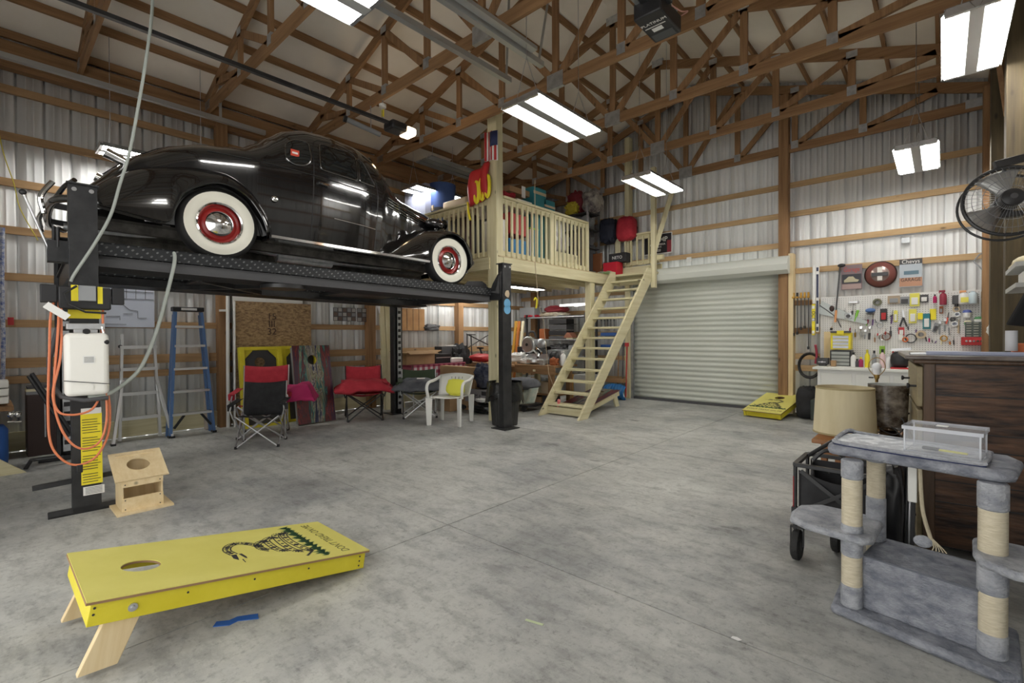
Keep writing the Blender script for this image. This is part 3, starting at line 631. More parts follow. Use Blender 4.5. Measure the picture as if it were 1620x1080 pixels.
# ================================================================ helpers for stored goods
def span(px,y=None,x=None):
    a=at(px[0],px[1],x=x,y=y); b=at(px[2],px[3],x=x,y=y); return a,b
def fbox(name,label,cat,px,m,y=None,x=None,depth=.3,zb=None,zt_=None,group=None,bev=.006,parts=None):
    """box whose front lies in a real plane y= (facing -Y) or x= (facing +X)"""
    a,b=span(px,y,x); z1=zt_ if zt_ is not None else max(a.z,b.z); z0=zb if zb is not None else min(a.z,b.z)
    if y is not None: lo=Vector((min(a.x,b.x),y,z0)); hi=Vector((max(a.x,b.x),y+depth,z1))
    else: lo=Vector((x-depth,min(a.y,b.y),z0)); hi=Vector((x,max(a.y,b.y),z1))
    mb=MB().mm(lo.x,hi.x,lo.y,hi.y,lo.z,hi.z)
    if parts is None: return one(name,mb,m,label,cat,group,bev),lo,hi
    t=thing(name,label,cat,((lo.x+hi.x)/2,(lo.y+hi.y)/2,lo.z),0,group)
    fin(parts,mb,m,t,bev=bev); return t,lo,hi
def lump(name,label,cat,px,m,y=None,x=None,depth=.3,zb=None,amp=.25,seed=1,fr=2.5,sq=.7,group=None,n=26):
    a,b=span(px,y,x); z1=max(a.z,b.z); z0=zb if zb is not None else min(a.z,b.z)
    if y is not None: c=((a.x+b.x)/2,y+depth/2,(z0+z1)/2); r=(abs(a.x-b.x)/2,depth/2,(z1-z0)/2)
    else: c=(x-depth/2,(a.y+b.y)/2,(z0+z1)/2); r=(depth/2,abs(a.y-b.y)/2,(z1-z0)/2)
    mb=MB().ball(c,r,n,16,amp,seed,fr,sq)
    mb.v=[(p[0],p[1],max(p[2],z0)) for p in mb.v]
    return one(name,mb,m,label,cat,group)
def stripe(nm,t,c,d,m,rot=None): return fin(nm,MB().box(c,d,rot),m,t)
def bottle(name,label,cat,x,y,z,r,h,body,capm,capr=.4,group=None,trig=False):
    t=thing(name,label,cat,(x,y,z),0,group)
    fin('body',MB().lathe([(0,0),(r*.95,0),(r,h*.05),(r,h*.62),(r*.85,h*.72),(r*capr,h*.8),(r*capr,h*.85),(0,h*.85)],(x,y,z),'Z',16),body,t)
    if trig:
        fin('trigger',MB().box((x-.012,y,z+h*.93),(.07,.022,.03)).beam((x-.035,y,z+h*.92),(x-.045,y,z+h*.80),.012,.01),capm,t,bev=.003)
    else: fin('cap',MB().cyl((x,y,z+h*.84),(x,y,z+h),r*capr*1.15,n=12),capm,t)
    return t
# ================================================================ bean bag toss boards
def cornhole(name,label,loc,rx,rz,W=.61,Lg=1.22,top=None,side_m=None,legm=None,legs=True,back=False,group=None,hole=True):
    t=thing(name,label,'game board',loc,rz,group); t.rotation_euler=(rx,0,rz); f=lambda n,mb,m,p=t,**k: fin(n,mb,m,p,world=False,**k)
    tp=f('top_panel',MB().holed(-W/2,W/2,0,Lg,.013,0,Lg-.23,.076,Matrix.Translation((0,0,.09))),top)
    f('plywood_edge',MB().holed(-W/2-.0015,W/2+.0015,-.0015,Lg+.0015,.0095,0,Lg-.23,.0745,Matrix.Translation((0,0,.0895))),mat('ply_edge',(.30,.18,.09),.7),tp)
    for s in(-1,1): f('side_rail',MB().mm(s*(W/2-.012),s*(W/2-.048),.015,Lg-.015,0,.089),side_m,bev=.003)
    f('end_rail',MB().mm(-W/2+.048,W/2-.048,.03,.066,0,.089),side_m,bev=.003); f('end_rail',MB().mm(-W/2+.048,W/2-.048,Lg-.05,Lg-.015,0,.089),side_m,bev=.003)
    if legs:
        dl=Lg*math.tan(rx)+.02
        for s in(-1,1): f('leg',MB().prism([(Lg-.215,.085),(Lg-.095,.085),(Lg-.02,-math.sin(rx)*Lg+.012),(Lg-.145,-math.sin(rx)*(Lg-.09)+.012)],.036,frame((s*(W/2-.05)-.018,0,0),(0,1,0),(0,0,1))),legm,bev=.003)
        for s in(-1,1): f('bolt',MB().cyl((s*(W/2-.016),Lg-.155,.045),(s*(W/2-.006),Lg-.155,.045),.017,n=12).cyl((s*(W/2-.008),Lg-.155,.045),(s*(W/2+.002),Lg-.155,.045),.008,n=8),steel)
    for s in(-1,1):
        for y,z in((.05,.07),(.05,.045),(.05,.02),(.35,.06),(.62,.06),(.9,.06),(Lg-.03,.07),(Lg-.03,.045)): f('screw',MB().cyl((s*(W/2-.014),y,z),(s*(W/2-.0105),y,z),.005,n=6),ink)
    return t
yl=mat('yellow_board',(.72,.66,.16),.42,0,(.78,.72,.20),3); ys=mat('yellow_rail',(.66,.56,.02),.45,0,(.74,.64,.04),5)
def snake(t,Lg=1.22,W=.61,txt=True):
    P=lambda x,y,z=.1035:(-x*1.1,.2+(y-.2)*1.04 if y>.2 else y,z)
    # grass
    g=MB()
    for i in range(70):
        x=-.25+.5*i/69; h=.022+.02*abs(math.sin(i*1.7)); w=.012
        g.add([P(x-w,.235-.01*abs(x)*3),P(x+w,.235),P(x+w*math.sin(i*2.1),.235+h+.018*math.cos(i*.7)),P(x-w*1.2,.21+.01*math.sin(i))],[(0,1,2,3)])
    fin('grass_print',g,mat('print_green',(.03,.10,.04),.6),t,world=False,smooth=False)
    s=MB()
    coils=[[(-.17,.27),(-.12,.30),(0,.31),(.13,.29),(.17,.27)],[(-.15,.29),(-.14,.34),(0,.36),(.12,.35),(.15,.31)],[(-.12,.36),(-.09,.41),(.0,.42),(.09,.41),(.10,.37)],[(-.08,.42),(-.05,.47),(.02,.48),(.07,.45)],[(.0,.47),(-.06,.50),(-.10,.55),(-.08,.60),(-.02,.63),(.05,.62)]]
    for c in coils:
        q=sp([Vector((a,b,0)) for a,b in c],6)
        for off,wd in((-.017,.007),(.017,.007)):
            for i in range(len(q)-1):
                a=q[i]; b=q[i+1]; d=(b-a).normalized(); n=Vector((-d.y,d.x,0))
                vs=[a+n*(off-wd/2),b+n*(off-wd/2),b+n*(off+wd/2),a+n*(off+wd/2)]; s.add([P(v.x,v.y) for v in vs],[(0,1,2,3)])
        for i in range(0,len(q)-1,2):
            a=q[i]; k=.013+.004*math.sin(i); s.add([P(a.x-k,a.y),P(a.x,a.y-k),P(a.x+k,a.y),P(a.x,a.y+k)],[(0,1,2,3)])
    # head with open mouth
    for pl in([(.05,.635),(.10,.64),(.13,.625),(.10,.618),(.05,.61)],[(.05,.60),(.11,.592),(.125,.585),(.10,.58),(.05,.585)],[(.125,.61),(.17,.612),(.17,.608),(.125,.604)]): s.add([P(a,b) for a,b in pl],[tuple(range(len(pl)))])
    # rattle
    for k in range(5): s.add([P(.16+.012*k,.27+.012*k),P(.172+.012*k,.265+.012*k),P(.178+.012*k,.28+.012*k),P(.166+.012*k,.286+.012*k)],[(0,1,2,3)])
    fin('snake_print',s,ink,t,world=False,smooth=False)
    if txt: writing('lettering',"DON'T TREAD ON ME",.068,mat('print_dark',(.10,.09,.02),.6),t,Matrix.Translation((0,.115,.1032)),.0003,sx=.80,world=False)
t=cornhole('cornhole_board','large yellow cornhole board in the foreground with a snake print',(-2.79,1.475,.012),R(9.6),PI,W=.64,Lg=1.25,top=yl,side_m=ys,legm=pinez)
snake(t)
t=cornhole('cornhole_board','small yellow cornhole board on the floor before the roller door',(-2.17,8.42,.012),R(12),R(-8),W=.60,Lg=1.0,top=yl,side_m=ys,legm=pinez)
snake(t)
def paint_mat():
    m=mat('splash_paint',(.02,.02,.03),.4); N=m.node_tree.nodes; L=m.node_tree.links; b=N['Principled BSDF']
    tc=N.new('ShaderNodeTexCoord'); mp=N.new('ShaderNodeMapping'); mp.inputs['Scale'].default_value=(11,1.3,3); L.new(tc.outputs['Object'],mp.inputs[0])
    n=N.new('ShaderNodeTexNoise'); n.inputs['Scale'].default_value=1.1; n.inputs['Detail'].default_value=9; n.inputs['Roughness'].default_value=.65; n.inputs['Distortion'].default_value=1.2; L.new(mp.outputs[0],n.inputs['Vector'])
    s=N.new('ShaderNodeSeparateXYZ'); L.new(tc.outputs['Object'],s.inputs[0]); ab=N.new('ShaderNodeMath'); ab.operation='ABSOLUTE'; L.new(s.outputs[0],ab.inputs[0])
    ad=N.new('ShaderNodeMath'); ad.operation='MULTIPLY_ADD'; ad.inputs[1].default_value=1.15; L.new(ab.outputs[0],ad.inputs[0]); L.new(n.outputs['Fac'],ad.inputs[2])
    r=N.new('ShaderNodeValToRGB'); cr=r.color_ramp; cr.elements[0].position=.44; cr.elements[0].color=(.015,.02,.05,1); cr.elements[1].position=.98; cr.elements[1].color=(.08,.02,.04,1)
    for p,c in((.50,(.02,.03,.09,1)),(.54,(.50,.46,.36,1)),(.56,(.03,.02,.02,1)),(.61,(.38,.34,.2,1)),(.64,(.05,.24,.20,1)),(.69,(.03,.03,.04,1)),(.73,(.20,.02,.02,1)),(.77,(.03,.02,.03,1)),(.82,(.30,.03,.02,1)),(.85,(.05,.02,.05,1))): e=cr.elements.new(p); e.color=c
    L.new(ad.outputs[0],r.inputs[0]); L.new(r.outputs[0],b.inputs['Base Color']); return m
pm=paint_mat()
t=cornhole('cornhole_board','cornhole board with splashed red, teal and black paint, leaning on yellow ones',(-7.36,3.5,0),R(80),R(90),W=.60,Lg=1.22,top=pm,side_m=grey,legs=False)
t=cornhole('cornhole_board','paint-splashed cornhole board lying half under the stairs',(-4.80,6.86,.012),R(10.5),0,W=.60,Lg=1.2,top=pm,side_m=newy,legm=newz)
def boardback(label,y,x,dark):
    t=thing('cornhole_board',label,'game board',(x,y,0),0); W=.62;H=1.22; lean=.18
    Mx=Matrix.Rotation(R(-8),4,'Y'); 
    def f(n,mb,m,**k): return fin(n,mb,m,t,world=False,**k)
    mb=MB(Mx.copy()); mb.holed(-W/2,W/2,0,H,.013,0,H-.23,.076,frame((-.10,0,0),(0,1,0),(0,0,1))); f('top_panel',mb,dark)
    for s in(-1,1): f('side_rail',MB(Mx.copy()).mm(-.088,0,s*W/2,s*(W/2-.07),0,H),ys,bev=.003)
    f('end_rail',MB(Mx.copy()).mm(-.088,0,-W/2+.07,W/2-.07,H-.05,H),ys,bev=.003); f('end_rail',MB(Mx.copy()).mm(-.088,0,-W/2+.07,W/2-.07,0,.04),ys,bev=.003)
    for s in(-1,1):
        f('corner_block',MB(Mx.copy()).prism([(s*(W/2-.07),H-.05),(s*(W/2-.20),H-.05),(s*(W/2-.07),H-.19)],.02,frame((-.05,0,0),(0,1,0),(0,0,1))),ys)
boardback('yellow-framed cornhole board standing with its dark back outwards, behind the camp chairs',2.87,-7.62,dgrey)
boardback('yellow-framed cornhole board half hidden behind the splash-painted one',3.52,-7.72,dgrey)
# ================================================================ nest box
t=thing('nest_box','small pale plywood box with sloping lid and round hole beside the lift post','box',(-4.80,.83,0),R(0))
f=lambda n,mb,m,**k: fin(n,mb,m,t,world=False,**k)
f('base_board',MB().mm(-.20,.20,-.17,.19,0,.018),pinex,bev=.002)
f('back_panel',MB().mm(-.13,-.118,-.13,.13,.018,.40),pinez); 
for s in(-1,1): f('side_panel',MB().prism([(-.118,.018),(.13,.018),(.13,.235),(-.118,.365)],.012,frame((0,s*.125+.006,0),(1,0,0),(0,0,1))),pinez)
f('front_panel',MB().mm(.13,.142,-.131,.131,.018,.115),pinex); f('front_rail',MB().mm(.13,.142,-.131,.131,.20,.243),pinex)
th=math.atan2(.13,.25); f('lid',MB().holed(-.17,.17,-.19,.16,.012,0,-.02,.075,Matrix.Translation((0,0,.318))@Matrix.Rotation(th,4,'Y')@Matrix.Rotation(R(-90),4,'Z')@Matrix.Diagonal((1,1,1,1))),pinex)
for a,b in((-.11,.03),(.11,.03),(-.11,.1),(.11,.1),(.11,.22),(-.11,.22)): f('screw',MB().cyl((.141,a,b),(.1435,a,b),.005,n=6),ink)
# blue tape on the floor
mb=MB().prism([(-.09,-.02),(-.02,-.03),(.01,-.005),(.10,-.015),(.09,.03),(.0,.035),(-.03,.012),(-.085,.02)],.003,Matrix.Translation(tuple(at(373,982,z=.001)))@Matrix.Rotation(R(60),4,'Z'))
one('masking_tape',mb,blue,'torn strip of blue tape on the concrete beside the yellow board','tape')
q=at(845,984,z=.001); one('tape_strip',MB().prism([(-.045,-.006),(.045,-.008),(.047,.006),(-.044,.007)],.002,Matrix.Translation(tuple(q))@Matrix.Rotation(R(15),4,'Z')),mat('pale_green_tape',(.50,.58,.35),.6),'short pale green tape strip on the concrete in the centre foreground','tape')
q=at(1165,1010,z=.001); one('paint_fleck',MB().prism([(-.02,-.01),(.01,-.012),(.022,.004),(.0,.012),(-.018,.006)],.002,Matrix.Translation(tuple(q))),white,'small white paint fleck on the concrete left of the cat tree','fleck')
# ================================================================ folding camp chairs
def camp_chair(label,loc,rz,fabric,back=None,frame_m=steel,arm=True,h=.88,group=None,sc_=1.0):
    t=thing('camp_chair',label,'chair',loc,rz,group); f=lambda n,mb,m,p=t,**k: fin(n,mb,m,p,world=False,**k)
    back=back or fabric; w=.27
    def seat(u,v): x=-w+2*w*u; y=-.22+.42*v; return (x,y,.44-.05*math.sin(PI*u)*(.5+.5*v)-.05*v)
    f('seat',MB().grid(seat,10,8),fabric,solid=.008)
    def bk(u,v): x=(-w-.01)+(2*w+.02)*u; return (x,.19+.10*v+.05*math.sin(PI*u)*(1-v*.5),.38+(h-.38)*v-.025*math.sin(PI*u)*v)
    b=f('backrest',MB().grid(bk,10,8),back,solid=.01)
    r=.0105
    for s in(-1,1):
        f('upright',MB().tube([(s*.28,.20,.02),(s*.28,.21,.42),(s*.29,.30,h)],r,8),frame_m)
        f('arm_support',MB().tube([(s*.30,-.22,.38),(s*.34,-.25,.52),(s*.33,-.22,.60)],r,8),frame_m)
        f('leg',MB().tube([(s*.27,-.24,.43),(-s*.25,-.28,.02)],r,8),frame_m)      # front cross
        f('leg',MB().tube([(s*.27,.20,.40),(-s*.27,.24,.02)],r,8),frame_m)        # rear cross
        f('leg',MB().tube([(s*.28,-.25,.42),(s*.30,.24,.03)],r,8),frame_m)
        f('leg',MB().tube([(s*.28,.20,.42),(s*.27,-.27,.03)],r,8),frame_m)
        f('foot',MB().cyl((s*.265,-.275,0),(s*.265,-.275,.035),.02,n=10),black); f('foot',MB().cyl((s*.28,.23,0),(s*.28,.23,.035),.02,n=10),black)
        if arm: 
            a=f('armrest',MB().grid(lambda u,v:(s*(.36-.08*u)+.0,-.28+.50*v,.61+.03*v-.012*math.sin(PI*u)),3,6),fabric,solid=.006)
            f('cup_holder',MB().lathe([(.04,.60),(.038,.52),(.0,.52)],(s*.345,-.20,0),'Z',14),fabric,a,solid=.003)
    t.scale=(sc_,)*3
    return t
blackfab=mat('black_fabric',(.02,.02,.022),.85,0,(.035,.035,.038),8); redfab=mat('red_fabric',(.36,.015,.03),.8,0,(.50,.03,.05),6); pink=mat('pink_fabric',(.45,.02,.12),.8)
greyfab=mat('grey_fabric',(.07,.075,.09),.85,0,(.14,.145,.16),5); greenfab=mat('green_fabric',(.04,.06,.03),.85)
camp_chair('black folding camp chair with cup holders, standing in front of a red one',(-6.42,2.36,0),R(58),blackfab,sc_=.88)
camp_chair('red folding camp chair behind the black one, by the yellow board backs',(-7.0,2.60,0),R(60),redfab,h=.95)
camp_chair('red folding camp chair heaped with a red sleeping bag, beside the painted board',(-7.1,4.22,0),R(62),redfab,h=.86,frame_m=blackm)
camp_chair('green and black folding camp chair covered by a grey sleeping bag',(-6.62,4.98,0),R(55),greenfab,h=.78)
def drape(name,label,cat,c,rx,ry,drop,m,rz=0,seed=0,th=.05):
    mb=MB(Matrix.Translation(c)@Matrix.Rotation(rz,4,'Z'))
    def g(u,v):
        x=(u*2-1)*rx; y=(v*2-1)*ry; e=max(abs(u*2-1),abs(v*2-1)); n=noise.noise(Vector((x*4+seed,y*4,seed)))+.6*noise.noise(Vector((x*9+seed,y*9,seed)))
        return (x,y,.05*n-drop*max(0,e-.55)/.45+ .02)
    mb.grid(g,24,20); o=one(name,mb,m,label,cat,solid=th); return o
drape('sleeping_bag','red nylon sleeping bag spread over the arms of a red camp chair','sleeping bag',(-7.05,4.19,.60),.46,.30,.14,redfab,R(62),3)
drape('sleeping_bag','grey sleeping bag spread over the arms of a camp chair beside the plastic chair','sleeping bag',(-6.56,4.97,.58),.48,.30,.13,greyfab,R(55),8)
drape('jacket','pink jacket laid over the arm of the red camp chair behind the black one','jacket',(-6.86,3.02,.64),.24,.34,.20,pink,R(60),4,.03)
q=at(668,598,x=-6.4); one('instruction_sheet',MB().box((-6.42,4.86,.66),(.13,.19,.004),R(50)),paper,'white instruction sheet lying on the grey sleeping bag','paper')
# ================================================================ white plastic chair
t=thing('plastic_chair','white moulded plastic armchair holding a yellow cushion','chair',(-5.68,4.86,0),R(28)); f=lambda n,mb,m,**k: fin(n,mb,m,t,world=False,**k)
f('seat',MB().grid(lambda u,v:(-.23+.46*u,-.24+.46*v,.435-.018*math.sin(PI*u)-.02*v),8,8),whitep,solid=.012)
def pb_(u,v):
    a=(u*2-1); w=.26+.03*v; x=a*w; y=.20+.12*v-.06*a*a+.0; return (x,y+.02,.42+.34*v-.03*a*a*v)
bk=f('backrest',MB().grid(pb_,14,8),whitep,solid=.014)
for i in range(4): fin('back_slot',MB().beam((-.09+.06*i,.285,.60),(-.09+.06*i,.315,.70),.008,.02),dgrey,bk,world=False)
for s in(-1,1):
    f('armrest',MB().tube(sp([(s*.27,-.22,.42),(s*.285,-.25,.56),(s*.285,-.18,.645),(s*.285,.05,.665),(s*.28,.25,.70)]),.024,8),whitep)
    f('leg',MB().prism([(-.035,0),(.035,0),(.055,.42),(-.055,.42)],.03,frame((s*.25-.0,-.24,0),(.75*s,-.65,0),(0,0,1))),whitep,bev=.006)
    f('leg',MB().prism([(-.03,0),(.03,0),(.05,.43),(-.05,.43)],.03,frame((s*.25,.25,0),(.75*s,.65,0),(0,0,1))),whitep,bev=.006)
    f('arm_panel',MB().mm(s*.275,s*.29,-.255,-.21,.42,.60),whitep,bev=.006)
one('cushion',MB(Matrix.Translation((-5.63,4.93,.56))@Matrix.Rotation(R(28),4,'Z')@Matrix.Rotation(R(-25),4,'X')).ball((0,0,0),(.15,.06,.13),20,12,.12,5,2,.6),mat('yellow_cloth',(.72,.70,.08),.8),'yellow cushion leaning on the back of the white plastic chair','cushion')
# ================================================================ the loft
DZ=2.63; lf=thing('storage_loft','new timber storage loft with joists, rim boards and posts in the back left corner','loft',(-6.7,7.45,0))
fin('deck',MB().mm(LX+.18,-5.2,5.46,BY-.22,DZ-.018,DZ),mat('osb_under',(.45,.35,.19),.8,0,(.6,.5,.32),9),lf)
fin('rim_joist',MB().mm(LX+.18,-5.36,5.45,5.49,DZ-.21,DZ-.018),newx,lf,bev=.003); fin('rim_joist',MB().mm(-5.24,-5.2,5.58,9.3,DZ-.21,DZ-.018),newy,lf,bev=.003)
fin('rim_joist',MB().mm(LX+.18,-5.36,5.41,5.45,DZ-.21,DZ-.018),newx,lf,bev=.003)
for i in range(7): fin('joist',MB().mm(-7.9+i*.4,-7.86+i*.4,5.5,BY-.22,DZ-.20,DZ-.02),newy,lf)
one('loft_post',MB().mm(-5.41,-5.21,5.43,5.58,0,4.9),newz,'tall timber corner post of the loft, rising from floor to roof truss','post',bev=.005); one('loft_post',MB().mm(-5.36,-5.22,8.15,8.29,0,DZ-.2),newz,'timber post under the loft, seen through the stairs','post',bev=.005)
t=thing('hanging_post','timber post at the stair head hung from the truss, with a slanting brace','post',(-4.26,8.85,2.3)); fin('upright',MB().mm(-4.31,-4.22,8.90,8.99,2.3,4.68),newz,t,bev=.004)
fin('post_brace',MB().beam((-4.265,8.95,3.0),(-4.0,9.2,4.2),.04,.09),newz,t)
fin('block',MB().mm(-4.36,-4.1,8.99,9.08,2.86,2.95),newx,t)
ld=thing('landing','pale timber landing board at the stair head','landing',(-4.7,9.1,DZ-.2))
fin('landing',MB().mm(-5.2,-4.25,8.90,9.30,DZ-.04,DZ),newx,ld); fin('landing_rim',MB().mm(-5.2,-4.25,9.26,9.30,DZ-.2,DZ+.18),newx,ld)
gr=[lambda:None]
def railing(label,a,b,z0,z1,n,axis,ends=()):
    t=thing('railing',label,'railing',((a[0]+b[0])/2,(a[1]+b[1])/2,z0)); a=Vector(a); b=Vector(b); d=(b-a).normalized(); up=newx if axis==0 else newy
    def rl(nm,z,w,h): fin(nm,MB().beam((a.x,a.y,z),(b.x,b.y,z),w,h),up,t,bev=.003)
    rl('handrail',z1+.02,.10,.038); rl('top_rail',z1-.045,.038,.085); rl('bottom_rail',z0+.05,.038,.085)
    for i in range(n):
        p=a+(b-a)*((i+.5)/n); o=Vector((-d.y,d.x,0)) *(-.036 if axis==0 else .0); o=Vector((0,-.036,0)) if axis==0 else Vector((.036,0,0))
        fin('baluster',MB().box((p.x+o.x,p.y+o.y,(z0+z1)/2-.01),(.034,.034,z1-z0-.04)),newz,t,bev=.002)
    for e in ends: p=a+(b-a)*e; fin('rail_post',MB().box((p.x,p.y,(z0-.1+z1)/2),(.085,.085,z1-z0+.1)),newz,t,bev=.003)
railing('loft railing of pale timber behind the car bonnet',(-8.0,5.50,0),(-5.37,5.50,0),DZ,3.56,22,0,(.36,))
railing('loft railing of pale timber running back from the corner post to the stairs',(-5.25,5.6,0),(-5.25,8.05,0),DZ,3.56,19,1,(.52,.99))
railing('short railing with turned balusters at the stair landing by the back wall',(-5.25,9.27,0),(-4.30,9.27,0),DZ+.2,3.46,7,0,(.0,))
# stairs
st=thing('stairs','steep open stairs of pale new timber rising to the loft','stairs',(-4.68,7.5,0))
y0,y1,zr=6.38,8.86,2.66; n=14; ang=math.atan2(zr,y1-y0)
for x in(-5.10,-4.30):
    fin('stringer',MB().prism([(y0-.06,0),(y0+.20,0),(y1+.02,zr-.22),(y1+.02,zr+.02),(y1-.12,zr+.02)],.04,frame((x-.02,0,0),(0,1,0),(0,0,1))),wood('stringer_wood',*NEW,1,fine=.8) if 'stringer_wood' not in MATS else MATS['stringer_wood'],st,bev=.003)
for i in range(1,n):
    z=zr*i/n; y=y0+.02+(y1-y0)*i/n*1.0
    fin('tread',MB().mm(-5.08,-4.32,y-.02,y+.20,z-.036,z),newx,st,bev=.004)
fin('kick_board',MB().mm(-5.08,-4.32,y0+.17,y0+.20,.02,.14),newx,st)
# hanging pull cords
mb=MB().tube([at(846,285,x=-5.0),at(847,420,x=-5.0),at(851,475,x=-5.0)],.005,6); one('roof_cord',mb,tan,'straight cord hanging from the roof to a yellow hook beside the loft','cord')
q=at(848,478,x=-5.0); t=one('pull_hook',MB().tube(sp([q+Vector((0,-.05,.03)),q+Vector((0,-.02,.07)),q+Vector((0,.02,.04)),q+Vector((0,.01,-.06)),q+Vector((0,0,-.10))]),.014,8),yellow,'yellow hook handle hanging under the loft edge in front of the shelves','hook')
mb=MB().tube([at(846,415,x=-5.02),at(852,480,x=-5.0),at(860,510,x=-4.98),at(868,590,x=-4.95),at(882,628,x=-4.9)],.004,6); one('rope',mb,tan,'thin slanting rope running down from the loft edge to the bottom stair','rope')
q=at(884,640,x=-4.88); one('rope_tassel',MB().beam(q+Vector((0,0,.06)),q+Vector((0,-.02,-.07)),.03,.03).ball(q+Vector((0,0,.06)),(.03,.03,.04),8,6),mat('pink_plastic',(.75,.2,.2),.5),'pink handle at the end of the rope by the bottom stair','handle')
# flag on the corner post
t=thing('flag','small striped flag hanging on the timber corner post','flag',tuple(at(775,230,y=5.40)))
a=at(766,210,y=5.40); b=at(787,248,y=5.40); Wf=b.x-a.x; Hf=a.z-b.z
fin('flag_cloth',MB().grid(lambda u,v:(a.x+Wf*u,5.40+.02*math.sin(u*7),b.z+Hf*v-.05*u),10,2),white,t,solid=.003)
for k in range(4): fin('red_stripe',MB().grid(lambda u,v:(a.x+Wf*(k*.26+.02+.13*u),5.394+.02*math.sin((k*.26+.02+.13*u)*7),b.z+Hf*v-.05*(k*.26)),2,2),red,t,solid=.001)
fin('star_field',MB().grid(lambda u,v:(a.x+Wf*(.5+.5*u),5.390+.02*math.sin((.5+.5*u)*7),b.z+Hf*(.5+.5*v)-.04),4,2),mat('navy',(.02,.03,.10),.7),t,solid=.001)
# ---------------- things kept on the loft
navy=MATS['navy']; bluemat=mat('roll_blue',(.035,.075,.24),.75,0,(.05,.10,.30),3)
c=at(699,300,y=6.0); t=thing('rolled_mat','big blue rolled mat with a black strap standing on the loft','rolled mat',(c.x,6.0,DZ))
mb=MB().lathe([(0,DZ),(.24,DZ),(.235,3.4),(.25,4.0),(.27,4.27),(.25,4.28),(.02,4.24)],(c.x,6.0,0),'Z',32); fin('mat',mb,bluemat,t)
fin('strap',MB().lathe([(.246,3.74),(.252,3.74),(.252,3.80),(.246,3.80)],(c.x,6.0,0),'Z',32),black,t); stripe('strap_buckle',t,(c.x+.03,6.0-.252,3.79),(.05,.02,.10),tan)
lil=mat('lilac_grey',(.42,.45,.60),.6)
fbox('storage_cabinet','pale lilac-grey cabinet on the loft, left of the blue roll','cabinet',(640,300,673,350),lil,y=5.62,depth=.4,zb=DZ,parts='cabinet_body')
fbox('foam_sheet','beige foam pad lying on boxes behind the loft railing','foam pad',(700,320,738,338),tan,y=5.72,depth=.7,bev=.03)
for i,(p,m,l) in enumerate([((700,340,728,400),dgrey,'dark plastic bin'),((728,345,750,402),mat('brown_bin',(.10,.05,.05),.5),'brown storage tote'),((750,350,773,402),dgrey,'smoke-grey storage tote')]):
    fbox('storage_bin',f'{l} behind the left loft railing, '+['leftmost of the three','middle of the three','next to the corner post'][i],'storage bin',p,m,y=5.85,depth=.45,zb=DZ,group=None,parts='bin_body')
t=thing('life_vest','red life vest with yellow straps thrown over the loft railing','life vest',tuple(at(758,335,y=5.44)))
a,b=span((747,277,777,340),y=5.42)
fin('vest_body',MB().grid(lambda u,v:(a.x+(b.x-a.x)*u,5.40-.05*math.sin(PI*v)*1-.03*math.sin(u*9),b.z+(a.z-b.z)*(.28+.72*v)+.10*u),14,10),red,t,solid=.06)
for k in range(3):
    q=at(754+8.5*k,304-5*k,y=5.35); fin('yellow_loop',MB().tube([(q.x+.045*math.cos(i*PI/8),5.35,q.z+.17*math.sin(i*PI/8)) for i in range(16)],.027,8,closed=True),yellow,t)
fin('strap_end',MB().tube(sp([at(740,320,y=5.38),at(741,335,y=5.37),at(744,348,y=5.37)]),.02,8),yellow,t)
fbox('box','white box on the loft, just left of the corner post','box',(742,279,764,305),white,y=6.0,depth=.3,zb=3.3)
fbox('storage_bin','clear lidded bin at the loft railing right of the corner post','storage bin',(790,345,804,403),milk,x=-5.36,depth=.4,zb=DZ,parts='bin_body')
fbox('storage_bin','red plastic bin stacked on a blue one behind the loft balusters','storage bin',(806,335,835,375),red,x=-5.36,depth=.45,parts='bin_body')
fbox('storage_bin','blue plastic bin under the red one on the loft','storage bin',(806,376,834,404),mat('sky_bin',(.03,.22,.50),.5),x=-5.36,depth=.45,zb=DZ,parts='bin_body')
t,lo,hi=fbox('storage_bin','white bin with green lid on the loft, right of the blue bin','storage bin',(839,362,851,404),milk,x=-5.36,depth=.4,zb=DZ,parts='bin_body'); stripe('lid',t,((lo.x+hi.x)/2,(lo.y+hi.y)/2,hi.z+.015),(hi.x-lo.x+.02,hi.y-lo.y+.02,.03),mat('lime',(.25,.6,.08),.5))
lump('trash_bag','clear plastic bag stuffed with white cloth on the loft','bag',(868,350,905,398),mat('bag_white',(.55,.52,.55),.4),x=-5.36,depth=.5,zb=2.92,amp=.2,seed=4)
fbox('wooden_crate','tan crate under the clear bag on the loft','crate',(866,394,914,420),cream,x=-5.36,depth=.5,zb=DZ)
t,lo,hi=fbox('cardboard_box','open brown cardboard box with a white label on the loft','cardboard box',(806,292,842,313),brown,x=-5.45,depth=.5,parts='box_body'); stripe('box_label',t,(hi.x+.003,(lo.y+hi.y)/2+.06,(lo.z+hi.z)/2),(.004,.1,.2),paper)
fin('flap',MB().beam((lo.x-.14,lo.y+.2,hi.z+.02),(lo.x,lo.y+.2,hi.z),.4,.006),brown,t)
fbox('storage_bin','clear bin of papers under the open cardboard box on the loft','storage bin',(818,313,842,328),milk,x=-5.36,depth=.45,zb=3.50,parts='bin_body')
lump('red_cloth','red and white cloth heap between the corner post and the cardboard box','cloth',(794,298,820,316),redfab,x=-5.36,depth=.4,amp=.3,seed=2)
t,lo,hi=fbox('suitcase','tall teal striped case behind the loft railing','case',(844,294,864,336),teal,x=-5.36,depth=.35,zb=DZ,parts='case_body')
for k in(.30,.6): stripe('tan_band',t,(hi.x+.003,(lo.y+hi.y)/2,3.3+k),(.006,hi.y-lo.y,.05),tan)
